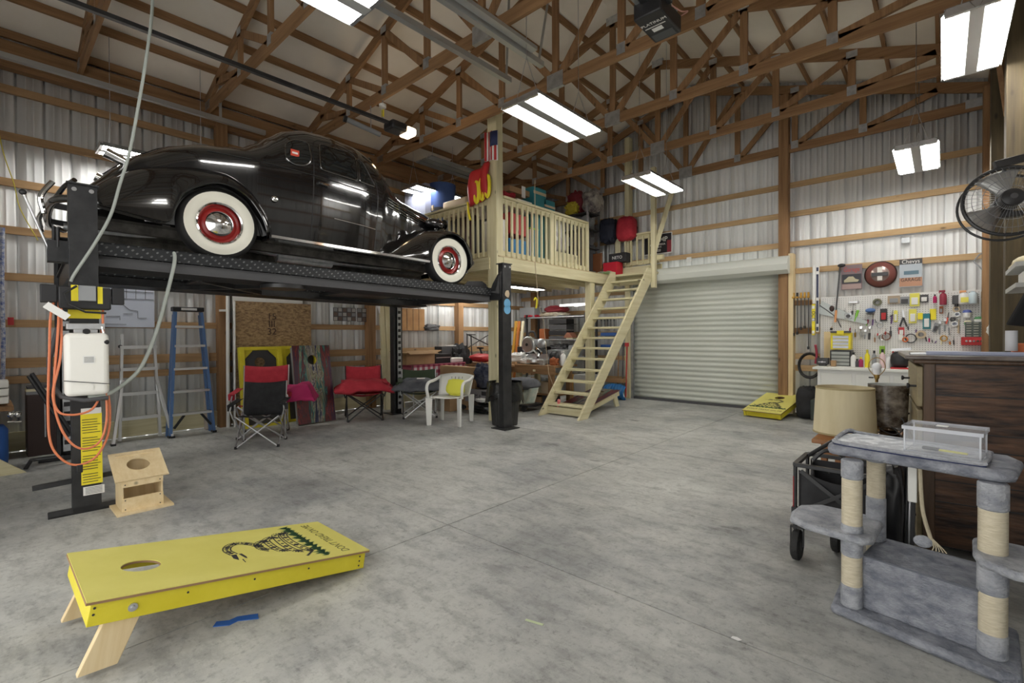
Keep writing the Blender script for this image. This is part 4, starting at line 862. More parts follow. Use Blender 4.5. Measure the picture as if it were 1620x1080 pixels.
t,lo,hi=fbox('suitcase','low teal striped case right of the tall teal one','case',(861,314,878,337),teal,x=-5.36,depth=.35,zb=DZ,parts='case_body'); stripe('tan_band',t,(hi.x+.003,(lo.y+hi.y)/2,hi.z-.12),(.006,hi.y-lo.y,.04),tan)
fbox('box','shallow white box standing on the loft beyond the teal cases','box',(879,334,894,344),white,x=-5.36,depth=.3,zb=3.1)
# shelving at the back of the loft
t=thing('shelving_unit','grey metal shelving unit at the back of the loft','shelving unit',(-6.0,8.9,DZ))
for x in(-6.5,-5.62):
    for y in(8.66,9.1): fin('shelf_post',MB().mm(x-.02,x+.02,y-.02,y+.02,DZ,4.12),galv,t)
for z in(2.75,3.25,3.65,4.0): fin('shelf',MB().mm(-6.52,-5.60,8.64,9.12,z-.02,z+.0),dgrey,t)
lump('bag','dark maroon bag on the top loft shelf','bag',(894,305,916,326),darkred,y=8.7,depth=.35,zb=4.0,seed=5)
lump('bag','grey bag with yellow print on the top loft shelf','bag',(918,302,944,327),mat('sand',(.45,.42,.36),.8,0,(.10,.08,.09),7),y=8.66,depth=.35,zb=4.0,seed=6)
lump('rope_coil','yellow rope heap on the top loft shelf','rope',(892,322,910,335),mat('yellow_rope',(.6,.5,.05),.7),y=8.6,depth=.2,zb=4.0,amp=.5,seed=9,fr=5)
lump('cloth','dark folded cloth on the second loft shelf','cloth',(890,345,930,352),grey,y=8.7,depth=.35,zb=3.65,seed=7)
lump('bag','dark grey sports bag on the third loft shelf','bag',(900,362,930,380),dgrey,y=8.7,depth=.35,zb=3.25,seed=8)
fbox('storage_bin','dark bin on the lowest loft shelf','storage bin',(895,390,928,415),dgrey,y=8.7,depth=.35,zb=2.75)
lump('backpack','navy backpack with white logo hanging by the loft stairs','backpack',(947,348,970,382),mat('navy_fabric',(.015,.018,.035),.8),y=9.02,depth=.32,seed=3,sq=.6)
lump('backpack','red backpack with a white patch hanging by the loft stairs','backpack',(972,344,1000,377),redfab,y=9.02,depth=.32,seed=4,sq=.55,amp=.1)
fbox('panel','brown wooden panel standing on the loft beside the red case','panel',(936,402,952,437),mat('brown_panel',(.22,.08,.03),.6),y=8.95,depth=.03,zb=DZ)
fbox('cooler_bag','red soft case with black trim on the loft floor by the stairs','case',(954,416,976,433),mat('bright_red',(.55,.01,.03),.6),y=8.9,depth=.25,zb=DZ)
lump('plastic_bag','white and green plastic bags at the stair head on the loft','bag',(940,430,970,441),mat('pale_bag',(.55,.58,.5),.5,0,(.2,.3,.08),3),y=8.85,depth=.2,zb=DZ,seed=11)
t,lo,hi=fbox('duffel_bag','black bag with white lettering on the loft above the red case','bag',(963,402,990,413),blackfab,y=9.0,depth=.2,parts='bag_body'); writing('lettering','NETO',.09,white,t,frame(((lo.x+hi.x)/2,lo.y-.004,(lo.z+hi.z)/2),(1,0,0),(0,0,1)))
lump('clothes','dark clothes hanging at the back wall above the landing','clothes',(996,350,1006,380),blackfab,y=9.2,depth=.12,seed=5)
# sign on the back wall
a,b=span((1035,367,1063.5,403),y=BY-.06); t=thing('yard_sign','black and maroon yard sign with white lettering on the back wall above the stairs','sign',((a.x+b.x)/2,BY-.06,b.z))
x0,x1=b.x-.62,b.x; cz=(a.z+b.z)/2; fin('sign_board',MB().box(((x0+x1)/2,BY-.062,cz),(x1-x0,.01,.42)),white,t)
fin('sign_face',MB().box(((x0+x1)/2,BY-.068,cz),(x1-x0-.03,.004,.39)),mat('sign_dark',(.012,.01,.015),.5),t); fin('sign_band',MB().box((x1-.06,BY-.071,cz-.07),(.09,.002,.24)),darkred,t)
for s,z,tx in((.135,.08,'TRUMP'),(.05,-.015,'KEEP AMERICA'),(.05,-.07,'GREAT!'),(.07,-.14,'2020')): writing('lettering',tx,s,white,t,frame(((x0+x1)/2,BY-.0725,cz+z),(1,0,0),(0,0,1)),bold=.002)
# ================================================================ left wall goods
def wallbox(name,label,cat,px,m,x=-8.08,th=.02,**k): return fbox(name,label,cat,px,m,x=x,depth=th,**k)
t,lo,hi=wallbox('whiteboard','white planning board with thin drawn lines on the left wall behind the oil tank','whiteboard',(150,448,245,518),mat('board_blue',(.60,.64,.74),.3),x=-8.08,parts='board')
def pen(pts,r=.0025): return MB().tube([at(a,b,x=-8.076) for a,b in pts],r,4)
for p in ([(187,453),(187,472),(243,474)],[(215,453),(215,473)],[(180,470),(205,490),(218,492),(218,503),(232,503)],[(168,500),(190,500),(190,506)],[(195,496),(210,496)],[(200,452),(200,472)],[(230,453),(230,473)],[(187,460),(243,463)],[(165,512),(200,513)]): fin('pen_line',pen(p),ink,t)
# aluminium step ladder
t=thing('step_ladder','aluminium multi-position ladder leaning by the left wall, left of the blue one','ladder',(-7.95,1.38,0))
def F2(n,mb,m,**k): return fin(n,mb,m,t,**k)
for y0,y1,x0,dx in((1.17,1.22,-7.90,-.08),(1.60,1.56,-7.90,-.08)): F2('rail',MB().beam((x0,y0,.02),(x0+dx,y1,1.33),.03,.07,(1,0,0)),alum); F2('pivot_knob',MB().cyl((x0+dx,y1-.02,1.24),(x0+dx+.05,y1-.02,1.24),.022),black); F2('top_hook',MB().beam((x0+dx,y1,1.33),(x0+dx,y1,1.40),.03,.03),alum)
for y0,y1 in((1.08,1.21),(1.70,1.57)): F2('outer_rail',MB().beam((-7.72,y0,.02),(-7.90,y1,.80),.03,.06,(1,0,0)),alum)
for z in(.30,.62,.94,1.23): F2('rung',MB().beam((-7.86-.04*z,1.19,z),(-7.86-.04*z,1.58,z),.05,.04),alum)
for y in(1.08,1.70): F2('rubber_foot',MB().box((-7.72,y,.012),(.08,.05,.024)),black)
# blue ladder
t=thing('step_ladder','blue fibreglass step ladder standing folded before the left wall','ladder',(-7.6,1.95,0)); bl=mat('ladder_blue',(.10,.20,.42),.5)
for ya,yb in((1.68,1.72),(2.20,2.02)): F2('rail',MB().beam((-7.74,ya,.0),(-7.60,yb,1.70),.035,.075,(1,0,0)),bl); F2('rear_rail',MB().beam((-7.90,ya,.0),(-7.66,yb,1.66),.03,.05,(1,0,0)),bl)
for i,z in enumerate((.31,.62,.93,1.24,1.50)): k=z/1.7; F2('step',MB().beam((-7.73+.13*k,1.69+.03*k,z),(-7.73+.13*k,2.19-.17*k,z),.09,.03),alum)
F2('top_cap',MB().box((-7.62,1.87,1.735),(.14,.36,.06)),black,bev=.01); F2('cap_label',MB().box((-7.548,1.87,1.735),(.002,.18,.03)),paper)
for y in(1.68,2.20): F2('rubber_foot',MB().box((-7.74,y,.015),(.09,.05,.03)),black)
for s in((1.72,1.84),(2.16,2.04)): F2('spreader',MB().beam((-7.72,s[0],.12),(-7.72,s[1],.29),.02,.03),blackm)
# cardboard tube, pipes
one('carpet_tube',MB().cyl(tuple(at(328,678,x=-8.02)),tuple(at(326,548,x=-8.1)),.04,n=18),mat('tube_card',(.42,.36,.30),.8),'long cardboard tube standing against the left wall beside the blue ladder','tube')
a=at(362,672,x=-7.95); one('pipe',MB().cyl((-7.98,a.y,0),(-8.0,a.y+.02,1.98),.025,n=14),white,'white plastic pipe standing beside the wall post left of the chipboard','pipe')
a=at(371,672,x=-7.95); one('pipe',MB().cyl((-7.93,a.y,0),(-7.96,a.y+.02,1.9),.015,n=14),white,'thin white pipe at the left edge of the white panel','pipe')
one('dumbbell_bracket',MB().beam(at(347,491,x=-8.0),at(362,491,x=-8.0),.03,.03),whitep,'white bracket fixed to the wall post over the pipes','bracket')
# sheets
a,b=span((368,462,481,680),x=-8.04)
one('foam_board',MB().mm(-8.09,-8.05,a.y,b.y,0,2.10),white,'tall white insulation panel standing behind the chipboard','panel')
osb=mat('chipboard',(.17,.10,.05),.8,0,(.50,.34,.18),19,(1,1,2.2),.2,20,3,(.3,.7)); a,b=span((372,478,495,680),x=-7.98)
t=thing('chipboard_sheet','large brown chipboard sheet with stamped marks leaning on the left wall','board',(-7.98,(a.y+b.y)/2,0)); fin('sheet',MB().mm(-8.03,-8.01,a.y,b.y,0,1.91),osb,t)
writing('stamp','15\nIII\n32',.15,mat('stamp_ink',(.07,.04,.03),.8),t,frame((-8.008,(a.y+b.y)/2-.05,1.56),(0,1,0),(0,0,1)),space=.8)
for i,(p,l) in enumerate((((527,486,563,508),'wide poster with small framed pictures on the left wall'),((565,487,580,509),'narrow poster beside the wide one on the left wall'))):
    t,lo,hi=wallbox('poster',l,'poster',p,mat('poster_dark',(.10,.09,.09),.6),x=-8.11,th=.006,parts='sheet')
    for r in range(3):
        for c in range(5 if i==0 else 2):
            n=5 if i==0 else 2; w=(hi.y-lo.y)/n; h=(hi.z-lo.z)/3; fin('picture',MB().mm(hi.x,hi.x+.002,lo.y+w*c+.01,lo.y+w*(c+.88),lo.z+h*r+.01,lo.z+h*(r+.88)),[mat('pic_pale',(.42,.40,.38),.6),mat('pic_brown',(.16,.11,.09),.6),grey][(r+c)%3],t)
a=at(593,482,x=-7.9); one('hanging_cloth',MB().grid(lambda u,v:(-7.8+.04*math.sin(u*7),4.78+.42*u,2.03-(.30*(1-abs(2*u-1)))*v),12,4),mat('veil',(.75,.75,.78),.8),'white cloth triangle hanging under the lift beside the stacked boards','cloth',solid=.004)
# boards leaning in the corner of the lift post
for i,(y,h,wd,d) in enumerate(((5.02,2.02,.09,.04),(5.13,1.95,.10,.05),(5.24,2.05,.09,.08),(5.33,1.85,.09,.03),(5.06,1.1,.16,.10),(5.30,.85,.14,.12))):
    one('lumber',MB().beam((-7.72+d,y,0),(-7.86+d*.6,y,h),wd,.04,(1,0,0)),newz,['narrow pale board, leftmost of the upright lumber behind the lift','pale board with notches, second of the upright lumber','tall pale board in the middle of the upright lumber','thin pale board, rightmost of the upright lumber','short wide pale board in front of the upright lumber','short pale offcut right of the upright lumber'][i],'board',bev=.002)
# far left
t,lo,hi=fbox('cabinet','dark brown low cabinet under the left wall behind the lift post','cabinet',(42,626,118,712),mat('dark_brown',(.045,.022,.018),.5),x=-7.72,depth=.35,zb=0,parts='cabinet_body'); stripe('door_line',t,(hi.x+.004,(lo.y+hi.y)/2-.05,.42),(.004,.012,.42),galv)
for k,(dy,m,h) in enumerate(((-.1,grey,.035),(-.1,cream,.03),(-.09,dgrey,.03))): one('book',MB().box((-7.9,(lo.y+hi.y)/2+dy,hi.z+.018+k*.034),(.2,.2,h)),m,['grey book, lowest of the pile on the dark brown cabinet','cream book, middle of the pile on the dark brown cabinet','dark book, topmost of the pile on the dark brown cabinet'][k],'book',bev=.003)
one('paper_stack',MB().box((-7.9,(lo.y+hi.y)/2+.17,hi.z+.06),(.2,.14,.11)),paper,'stack of white papers on the dark brown cabinet','papers',bev=.003)
a=at(8,640,x=-7.3)
one('shelf_board',MB().mm(-8.0,-7.2,-.6,.21,.60,.64),oldx,'dark wooden shelf at the left picture edge carrying clear boxes','shelf')
for k in range(3): one('storage_box',MB().box((-7.45,.08,.70+.085*k),(.25,.2,.075)),milk,['clear box, lowest of the three at the left picture edge','clear box, middle of the three at the left picture edge','clear box, topmost of the three at the left picture edge'][k],'box',bev=.01)
one('water_barrel',MB().lathe([(0,.0),(.17,0),(.18,.1),(.18,.40),(.15,.45),(.08,.47),(0,.47)],(-7.3,-.01,0),'Z',24),blue,'blue plastic barrel cropped by the left picture edge','barrel')
for k in(0,1):
    q=at(17+11*k,655,x=-7.2); t=thing('spotlight',['small chrome twin spotlight hanging at the shelf end, left one','small chrome twin spotlight hanging at the shelf end, right one'][k],'lamp',tuple(q)); fin('head',MB().ball(q,(.03,.03,.035),12,8),chrome,t); fin('bracket',MB().cyl(q+Vector((0,0,.02)),q+Vector((0,0,-.07)),.008),blackm,t); fin('base',MB().box(q+Vector((0,0,-.075)),(.05,.05,.012)),chrome,t)
one('plank_end',MB().prism([(0,0),(.28,0),(.06,.20),(0,.20)],.04,frame((-6.9,.0,0),(0,1,0),(0,0,1))),newy,'cut pale timber wedge on the floor at the left picture edge','offcut')
t=thing('folding_frame','black folded tubular frame lying against the far lift post','frame',(-7.3,.35,0))
for a,b in(((45,594),(110,690)),((50,590),(113,684)),((38,745),(108,735)),((48,728),(100,722)),((38,745),(50,727))): fin('tube',MB().cyl(at(a[0],a[1],x=-7.05),at(b[0],b[1],x=-7.0),.018,n=10),blackm,t)
one('rope',MB().tube(sp([at(4,360,x=-7.9),at(3,450,x=-7.9),at(5,540,x=-7.9),at(4,610,x=-7.9)]),.02,8),mat('rope_blue',(.08,.12,.30),.8,0,(.6,.6,.62),30),'blue and white rope hanging at the left picture edge','rope')
one('extinguisher_tag',MB().box(at(17,508,x=-8.1),(.02,.05,.09)),red,'small red tag hanging on the left wall girt','tag')
mb=MB().tube(sp([at(-8,175,x=-8.0),at(5,240,x=-7.95),at(22,290,x=-7.9),at(32,330,x=-7.7),at(60,380,x=-7.4)]),.005,5); one('yellow_cord',mb,mat('yellow_rope',(.6,.5,.05),.7),'thin yellow cord hanging from the roof at the far left','cord')
# ================================================================ table and bench under the loft
t=thing('work_table','folding table under a red and white checked cloth by the left wall','table',(-7.6,6.0,0))
fin('table_top',MB().mm(-7.95,-7.3,5.35,6.75,.78,.81),cream,t)
for x in(-7.9,-7.36):
    for y in(5.4,6.7): fin('leg',MB().cyl((x,y,0),(x,y,.78),.015),steel,t)
def check():
    m=mat('check_cloth',(.62,.50,.52),.8); N=m.node_tree.nodes; L=m.node_tree.links; tc=N.new('ShaderNodeTexCoord'); s=N.new('ShaderNodeSeparateXYZ'); L.new(tc.outputs['Object'],s.inputs[0]); o=[]
    for ax in(0,1,2):
        k=N.new('ShaderNodeMath'); k.operation='MULTIPLY'; k.inputs[1].default_value=50; L.new(s.outputs[ax],k.inputs[0]); q=N.new('ShaderNodeMath'); q.operation='SINE'; L.new(k.outputs[0],q.inputs[0]); g=N.new('ShaderNodeMath'); g.operation='GREATER_THAN'; g.inputs[1].default_value=0; L.new(q.outputs[0],g.inputs[0]); o.append(g)
    a=N.new('ShaderNodeMath'); a.operation='ADD'; L.new(o[1].outputs[0],a.inputs[0]); L.new(o[2].outputs[0],a.inputs[1]); r=N.new('ShaderNodeValToRGB'); r.color_ramp.interpolation='CONSTANT'; r.color_ramp.elements[0].color=(.62,.56,.57,1); r.color_ramp.elements[1].position=.3; r.color_ramp.elements[1].color=(.38,.10,.14,1); e=r.color_ramp.elements.new(.8); e.color=(.20,.02,.05,1)
    d=N.new('ShaderNodeMath'); d.operation='DIVIDE'; d.inputs[1].default_value=2; L.new(a.outputs[0],d.inputs[0]); L.new(d.outputs[0],r.inputs[0]); L.new(r.outputs[0],N['Principled BSDF'].inputs['Base Color']); return m
mb=MB().mm(-7.98,-7.28,5.32,6.78,.81,.816); mb.grid(lambda u,v:(-7.27+.02*math.sin(u*30)*v,5.32+1.46*u,.815-.27*v+.02*math.sin(u*9)*v),40,4)
mb.grid(lambda u,v:(-7.98+.70*u,5.31-.015*math.sin(u*20)*v,.815-.27*v),16,4)
one('tablecloth',mb,check(),'red and white checked cloth hanging over the table edge','tablecloth')
t,lo,hi=fbox('cardboard_box','open cardboard box standing on the checked cloth','cardboard box',(643,558,688,573),brown,x=-7.45,depth=.4,zb=.818,parts='box_body')
zc=hi.z-.015
for k in((0,-1),(0,1),(1,0)): fin('flap',MB().box(((lo.x+hi.x)/2+k[0]*.30*0+(.26 if k[0] else 0),(lo.y+hi.y)/2+k[1]*(hi.y-lo.y+.18)/2,hi.z+.0),(.4 if not k[0] else .14,.19 if not k[0] else hi.y-lo.y,.006),Matrix.Rotation(R(18*k[1]),3,'X') if not k[0] else Matrix.Rotation(R(25),3,'Y')),brown,t)
t,lo,hi=fbox('record_player','dark hi-fi unit with a light strip on the checked cloth','hi-fi',(689,560,714,573),black,x=-7.45,depth=.35,zb=.818,parts='case'); stripe('silver_strip',t,(hi.x+.003,(lo.y+hi.y)/2,(lo.z+hi.z)/2+.02),(.004,hi.y-lo.y-.03,.02),steel)
fbox('printer','dark box-shaped printer at the back of the checked table','printer',(699,548,728,569),dgrey,x=-7.7,depth=.24,zb=.818)
a=at(712,545,x=-7.75); one('magazine',MB().box((-7.82,a.y,a.z-.02),(.2,.30,.015)),paper,'white magazine lying on top of the dark printer','magazine')
fbox('tissue_box','low white dispenser at the right end of the checked cloth','box',(714,566,733,573),whitep,x=-7.42,depth=.2,zb=.818,bev=.02)
lump('clothes','dark heap of clothes behind the checked table end','clothes',(724,548,748,574),blackfab,x=-7.5,depth=.4,zb=.5,amp=.35,seed=12)
t,lo,hi=fbox('carton','large flat brown carton standing in front of the checked table','cardboard box',(696,578,752,640),brown,y=5.95,depth=.16,zb=.0,parts='carton_body'); 
fbox('carton','small brown carton behind the plastic chair','cardboard box',(697,612,712,645),brown,y=5.6,depth=.2,zb=0)
# black folded frame and red machine
t=thing('clothes_rack','black folded metal rack standing behind the table','rack',(-7.2,6.9,.8))
for a,b in(((739,528),(739,573)),((745,530),(747,573)),((738,528),(772,545)),((740,550),(772,530)),((741,529),(752,529))): fin('rod',MB().cyl(at(a[0],a[1],x=-7.3),at(b[0],b[1],x=-7.3),.012,n=8),blackm,t)
t=thing('scooter','red sit-on toy with black handlebar beside the corner post','toy',tuple(at(760,572,y=6.9))); q=at(762,566,y=6.75)
fin('body',MB().ball(q,(.32,.2,.09),20,10,.12,4),red,t); fin('wheel',MB().cyl(q+Vector((-.2,-.2,-.06)),q+Vector((-.2,-.15,-.06)),.07),black,t); fin('handlebar',MB().beam(q+Vector((.02,0,.05)),q+Vector((-.05,0,.2)),.03,.03).beam(q+Vector((-.12,0,.2)),q+Vector((.05,0,.2)),.03,.03),black,t)
one('side_table',MB().mm(-7.2,-6.2,6.55,6.95,.76,.80).mm(-7.15,-7.05,6.6,6.7,0,.77).mm(-6.35,-6.25,6.6,6.7,0,.77),oldx,'rough wooden table carrying the red toy','table',bev=.004)
# clothes, boxes, bags in front
lump('laundry','dark blue plaid clothes heaped on a grey box beside the corner post','clothes',(738,576,776,627),mat('plaid',(.015,.02,.05),.85,0,(.12,.13,.17),9),y=5.95,depth=.5,zb=.40,amp=.35,seed=21,fr=3.5)
t,lo,hi=fbox('carton','grey printed carton under the plaid clothes','cardboard box',(735,614,774,645),mat('grey_card',(.30,.29,.30),.8),y=5.9,depth=.4,zb=.17,parts='carton_body'); writing('lettering','MM A',.09,ink,t,frame(((lo.x+hi.x)/2,lo.y-.002,(lo.z+hi.z)/2),(1,0,0),(0,0,1))); stripe('print_patch',t,(hi.x-.12,lo.y-.002,hi.z-.06),(.14,.003,.07),ink)
lump('trash_bag','black plastic bag on the floor under the grey carton','bag',(734,634,776,662),mat('bin_bag',(.012,.012,.013),.25),y=5.75,depth=.4,zb=0,amp=.2,seed=22)
lump('cloth','white cloth sticking out of the black bag by the corner post','cloth',(748,630,772,638),white,y=5.72,depth=.2,amp=.4,seed=23)
# bin
t=thing('trash_can','dark grey ribbed trash can lined with a black bag behind the lift post','trash can',(-4.98,5.35,0)); cx,cy=-4.98,5.35
mb=MB(); pr=[]
def rb(u,v):
    a=2*PI*u; r=(.19+.05*v)*(1+.02*math.cos(a*24)*(.0 if v>.92 else 1)); return (cx+r*math.cos(a),cy+r*math.sin(a),.0+.62*v)
fin('can',MB().grid(rb,96,8,cu=True).cyl((cx,cy,.0),(cx,cy,.01),.18),mat('bin_plastic',(.03,.03,.03),.5),t)
fin('liner',MB().grid(lambda u,v:(lambda a,n:(cx+(.262+.03*n+.03*v)*math.cos(a),cy+(.262+.03*n+.03*v)*math.sin(a),.66-.34*v*(.8+.5*n)))(2*PI*u,noise.noise(Vector((math.cos(2*PI*u)*3,math.sin(2*PI*u)*3,v*3)))),64,8,cu=True),MATS['bin_bag'],t)
stripe('handle',t,(cx+.2,cy-.12,.13),(.012,.07,.012),white)
one('duffel_bag',MB().ball(tuple(at(828,606,y=6.6)),(.34,.22,.11),22,12,.08,6,2,.8),greyfab,'grey padded bag lying behind the trash can','bag')
a=at(840,628,y=6.5); one('ground_sheet',MB().grid(lambda u,v:(a.x-.16+.32*u,6.5-.12*v+.02*math.sin(u*8),a.z+.13-.26*v+.05*u),12,8),mat('map_print',(.50,.50,.42),.8,0,(.30,.38,.34),9),'pale printed paper bag hanging out beside the trash can','paper',solid=.004)
one('cart',MB().mm(-6.0,-5.45,6.45,6.9,.08,.12).cyl((-5.55,6.45,.05),(-5.55,6.5,.05),.05).cyl((-5.9,6.45,.05),(-5.9,6.5,.05),.05),blackm,'low black trolley under the grey padded bag','trolley')
# ---------------- workbench
t=thing('workbench','wooden workbench under the loft carrying the mitre saw','workbench',(-6.4,7.35,0))
fin('bench_top',MB().mm(-7.5,-5.28,7.0,7.75,.76,.80),oldx,t,bev=.003); fin('apron',MB().mm(-7.5,-5.28,7.0,7.04,.64,.76),oldx,t)
for x in(-7.4,-6.2,-5.4):
    for y in(7.08,7.65): fin('leg',MB().mm(x-.045,x+.045,y-.045,y+.045,0,.76),newz if x==-6.2 else oldz,t)
fin('bench_shelf',MB().mm(-7.4,-5.35,7.15,7.7,.22,.25),oldx,t); stripe('price_tag',t,(-5.75,6.998,.70),(.06,.004,.04),cream)
# mitre saw
q=at(846,572,y=7.3); t=thing('mitre_saw','silver and grey sliding mitre saw with round blade guard on the bench','saw',(q.x,7.35,.80)); bx,by=q.x,7.35
def S(n,mb,m,**k): return fin(n,mb,m,t,**k)
S('base',MB().box((bx,by,.85),(.62,.3,.07)).cyl((bx,by-.05,.84),(bx,by-.05,.90),.17,n=24),alum,bev=.005)
for s in(-1,1): S('fence',MB().prism([(0,0),(.28,0),(.26,.12),(.08,.12),(.0,.05)],.02,frame((bx+(.02 if s>0 else -.30),by+.06,.88),(1,0,0),(0,0,1))),steel)
g=at(836,545,y=7.3); S('blade_guard',MB().lathe([(0,-.03),(.15,-.03),(.165,-.015),(.165,.03),(0,.03)],(g.x,by-.05,g.z),'Y',28),alum)
S('blade',MB().cyl((g.x,by-.095,g.z-.01),(g.x,by-.1,g.z-.01),.13,n=36),steel); S('arbor',MB().cyl((g.x,by-.11,g.z),(g.x,by-.06,g.z),.03),blackm)
S('motor',MB().cyl((g.x+.08,by-.02,g.z+.05),(g.x+.30,by+.1,g.z+.0),.07,n=20),grey); S('arm',MB().beam((g.x+.05,by,g.z+.12),(g.x+.35,by+.1,g.z-.18),.09,.07),dgrey)
S('slide_rail',MB().beam((g.x+.1,by+.0,g.z-.1),(g.x+.32,by-.12,g.z-.2),.03,.05),chrome); S('slide_rail',MB().beam((g.x+.13,by+.05,g.z-.06),(g.x+.35,by-.07,g.z-.16),.03,.05),chrome)
S('handle',MB().tube(sp([(g.x+.0,by-.05,g.z+.16),(g.x+.02,by-.05,g.z+.24),(g.x+.12,by-.03,g.z+.25),(g.x+.16,by,g.z+.14)]),.02,8),dgrey); S('drive_housing',MB().ball((g.x+.25,by+.05,g.z+.02),(.13,.08,.1),16,10,.1,3),galv)
lump('rag','white rag crumpled on the bench behind the lift post','cloth',(802,558,824,577),white,y=7.2,depth=.3,zb=.8,amp=.45,seed=31,fr=3)
fbox('tool_case','black tool case on the bench left of the mitre saw','case',(818,548,836,562),black,y=7.5,depth=.2,zb=.8,bev=.01)
fbox('router_table','grey metal bench tool with flat top right of the mitre saw','tool',(866,553,892,574),galv,y=7.45,depth=.25,zb=.8)
q=at(891,575,y=7.2); bottle('spray_bottle','white spray bottle at the right end of the bench','bottle',q.x,7.2,.80,.05,.28,white,white,trig=True)
q=at(880,575,y=7.5); one('helmet',MB().ball((q.x,7.5,.93),(.14,.12,.14),18,12,.1,4),black,'black rounded machine cover on the bench behind the spray bottle','cover')
for k,(px_,c_,l_) in enumerate(((806,cream,'wood block on the bench, leftmost of the offcuts'),(813,brown,'dark block on the bench beside the wood block'),(857,alum,'silver casting on the bench before the saw base'))): a=at(px_,574,y=7.08); one('offcut',MB().box((a.x,7.1,.82),(.09,.06,.04)),c_,l_,'block',bev=.003)
# shelf unit at the back wall under the loft
t=thing('shelving_unit','grey metal shelving unit under the loft by the back wall','shelving unit',(-6.6,9.0,0))
for x in(-7.45,-5.78):
    for y in(8.8,9.25): fin('shelf_post',MB().mm(x-.02,x+.02,y-.02,y+.02,0,1.86),blackm,t)
for z in(.4,.9,1.28,1.80): fin('shelf',MB().mm(-7.47,-5.76,8.78,9.27,z-.025,z),galv,t)
SH=8.82
fbox('speaker','dark grey radio with a round speaker on the top shelf, left end','radio',(822,487,845,508),grey,y=SH,depth=.3,zb=1.8)
lump('cloth','red and black jacket on the top shelf beside the radio','clothes',(826,498,846,512),mat('bright_red',(.55,.01,.03),.6),y=8.80,depth=.25,zb=1.8,amp=.4,seed=41)
lump('backpack','mottled beige duffel on the top shelf under the red bag','bag',(850,495,892,512),mat('mottle',(.40,.33,.25),.9,0,(.62,.56,.46),9),y=SH,depth=.35,zb=1.8,amp=.3,seed=42)
lump('bag','dark red bag on top of the mottled duffel','bag',(858,484,892,500),darkred,y=8.9,depth=.3,zb=1.9,amp=.25,seed=43)
lump('pillow','patterned tan pillow on the top shelf','pillow',(888,501,904,509),tan,y=8.8,depth=.25,zb=1.8,amp=.2,seed=44)
fbox('storage_bin','pale grey lidded bin at the right end of the top shelf','storage bin',(906,500,926,508),milk,y=SH,depth=.3,zb=1.8)
fbox('bottle_crate','small blue box on the top shelf before the tan pillow','box',(881,500,888,508),blue,y=8.79,depth=.1,zb=1.8)
for k in range(4): fbox('parts_organizer',['black parts organizer, lowest of the stack on the middle shelf','black parts organizer, second from below on the middle shelf','black parts organizer, third from below on the middle shelf','black parts organizer, topmost of the stack on the middle shelf'][k],'organizer',(868,540-9*k-8,896,540-9*k-1),[dgrey,black,dgrey,black][k],y=SH,depth=.3)
t,lo,hi=fbox('bird_house','small wooden box with sloping reddish lid on the middle shelf','box',(893,534,906,541),cream,y=SH,depth=.2,zb=1.28,parts='box_body'); fin('lid',MB().prism([(0,0),(hi.x-lo.x+.04,0),((hi.x-lo.x)*.7,.12),(.1,.12)],.22,frame((lo.x-.02,hi.y,hi.z),(1,0,0),(0,0,1))),mat('terracotta',(.30,.12,.07),.8),t)
lump('cloth','black cloth bundle over the organizers on the middle shelf','cloth',(870,516,906,526),blackfab,y=8.85,depth=.3,zb=1.62,amp=.3,seed=45)
fbox('box','orange box on the middle shelf behind the saw','box',(853,520,862,540),mat('rust',(.35,.10,.03),.7),y=SH,depth=.2,zb=1.28)
fbox('tool_case','black case on the lower shelf behind the mitre saw','case',(836,548,862,560),black,y=SH,depth=.3,zb=.9); lump('bag','dark cable heap on the lower shelf','cables',(868,545,897,560),dgrey,y=SH,depth=.3,zb=.9,amp=.5,seed=46,fr=5)
fbox('box','grey box on the lower shelf near the stairs','box',(899,546,912,560),grey,y=SH,depth=.25,zb=.9)
for i,(px_,m_,l_) in enumerate(((812,mat('amber',(.55,.30,.04),.6),'yellow-brown plank, left one of the pair behind the lift post'),(817,mat('amber2',(.50,.16,.03),.6),'orange plank, right one of the pair behind the lift post'),(823,cream,'pale plank right of the orange ones behind the lift post'))):
    a=at(px_,575,y=8.0); one('plank',MB().beam((a.x,7.85,.8 if False else 0.0),(a.x+.05,8.05,at(px_,508,y=8.05).z),.07,.03),m_,l_,'plank')
# things hanging on the back wall right of the shelf, seen through the stairs
for k,(y_,l) in enumerate(((526,'row of small blue bins on the back wall, upper row'),(545,'row of small blue bins on the back wall, lower row'))): fbox('parts_bin',l,'bins',(950,y_,974,y_+5),blue,y=9.3,depth=.12)
for k in range(5):
    a=at(952+5*k,508,y=9.42); one('screwdriver',MB().cyl((a.x,9.4,a.z),(a.x,9.4,a.z-.14),.008).cyl((a.x,9.4,a.z),(a.x,9.4,a.z+.08),.014),dgrey,['dark screwdriver on the back wall seen through the stairs, leftmost','dark screwdriver on the back wall seen through the stairs, second from left','dark screwdriver on the back wall seen through the stairs, middle one','dark screwdriver on the back wall seen through the stairs, second from right','dark screwdriver on the back wall seen through the stairs, rightmost'][k],'screwdriver')
t=thing('plastic_storage','blue folded camping bag on the floor beside the roller door','bag',(-5.15,9.1,0)); a,b=span((958,607,990,628),y=9.0)
fin('bag_body',MB().grid(lambda u,v:(a.x+(b.x-a.x)*u,9.0-.12*math.sin(PI*v)-.02*math.sin(u*45),.01+(a.z)*v*(1-.15*abs(2*u-1)**3)),40,10),mat('tarp_blue',(.02,.16,.42),.4),t,solid=.03)
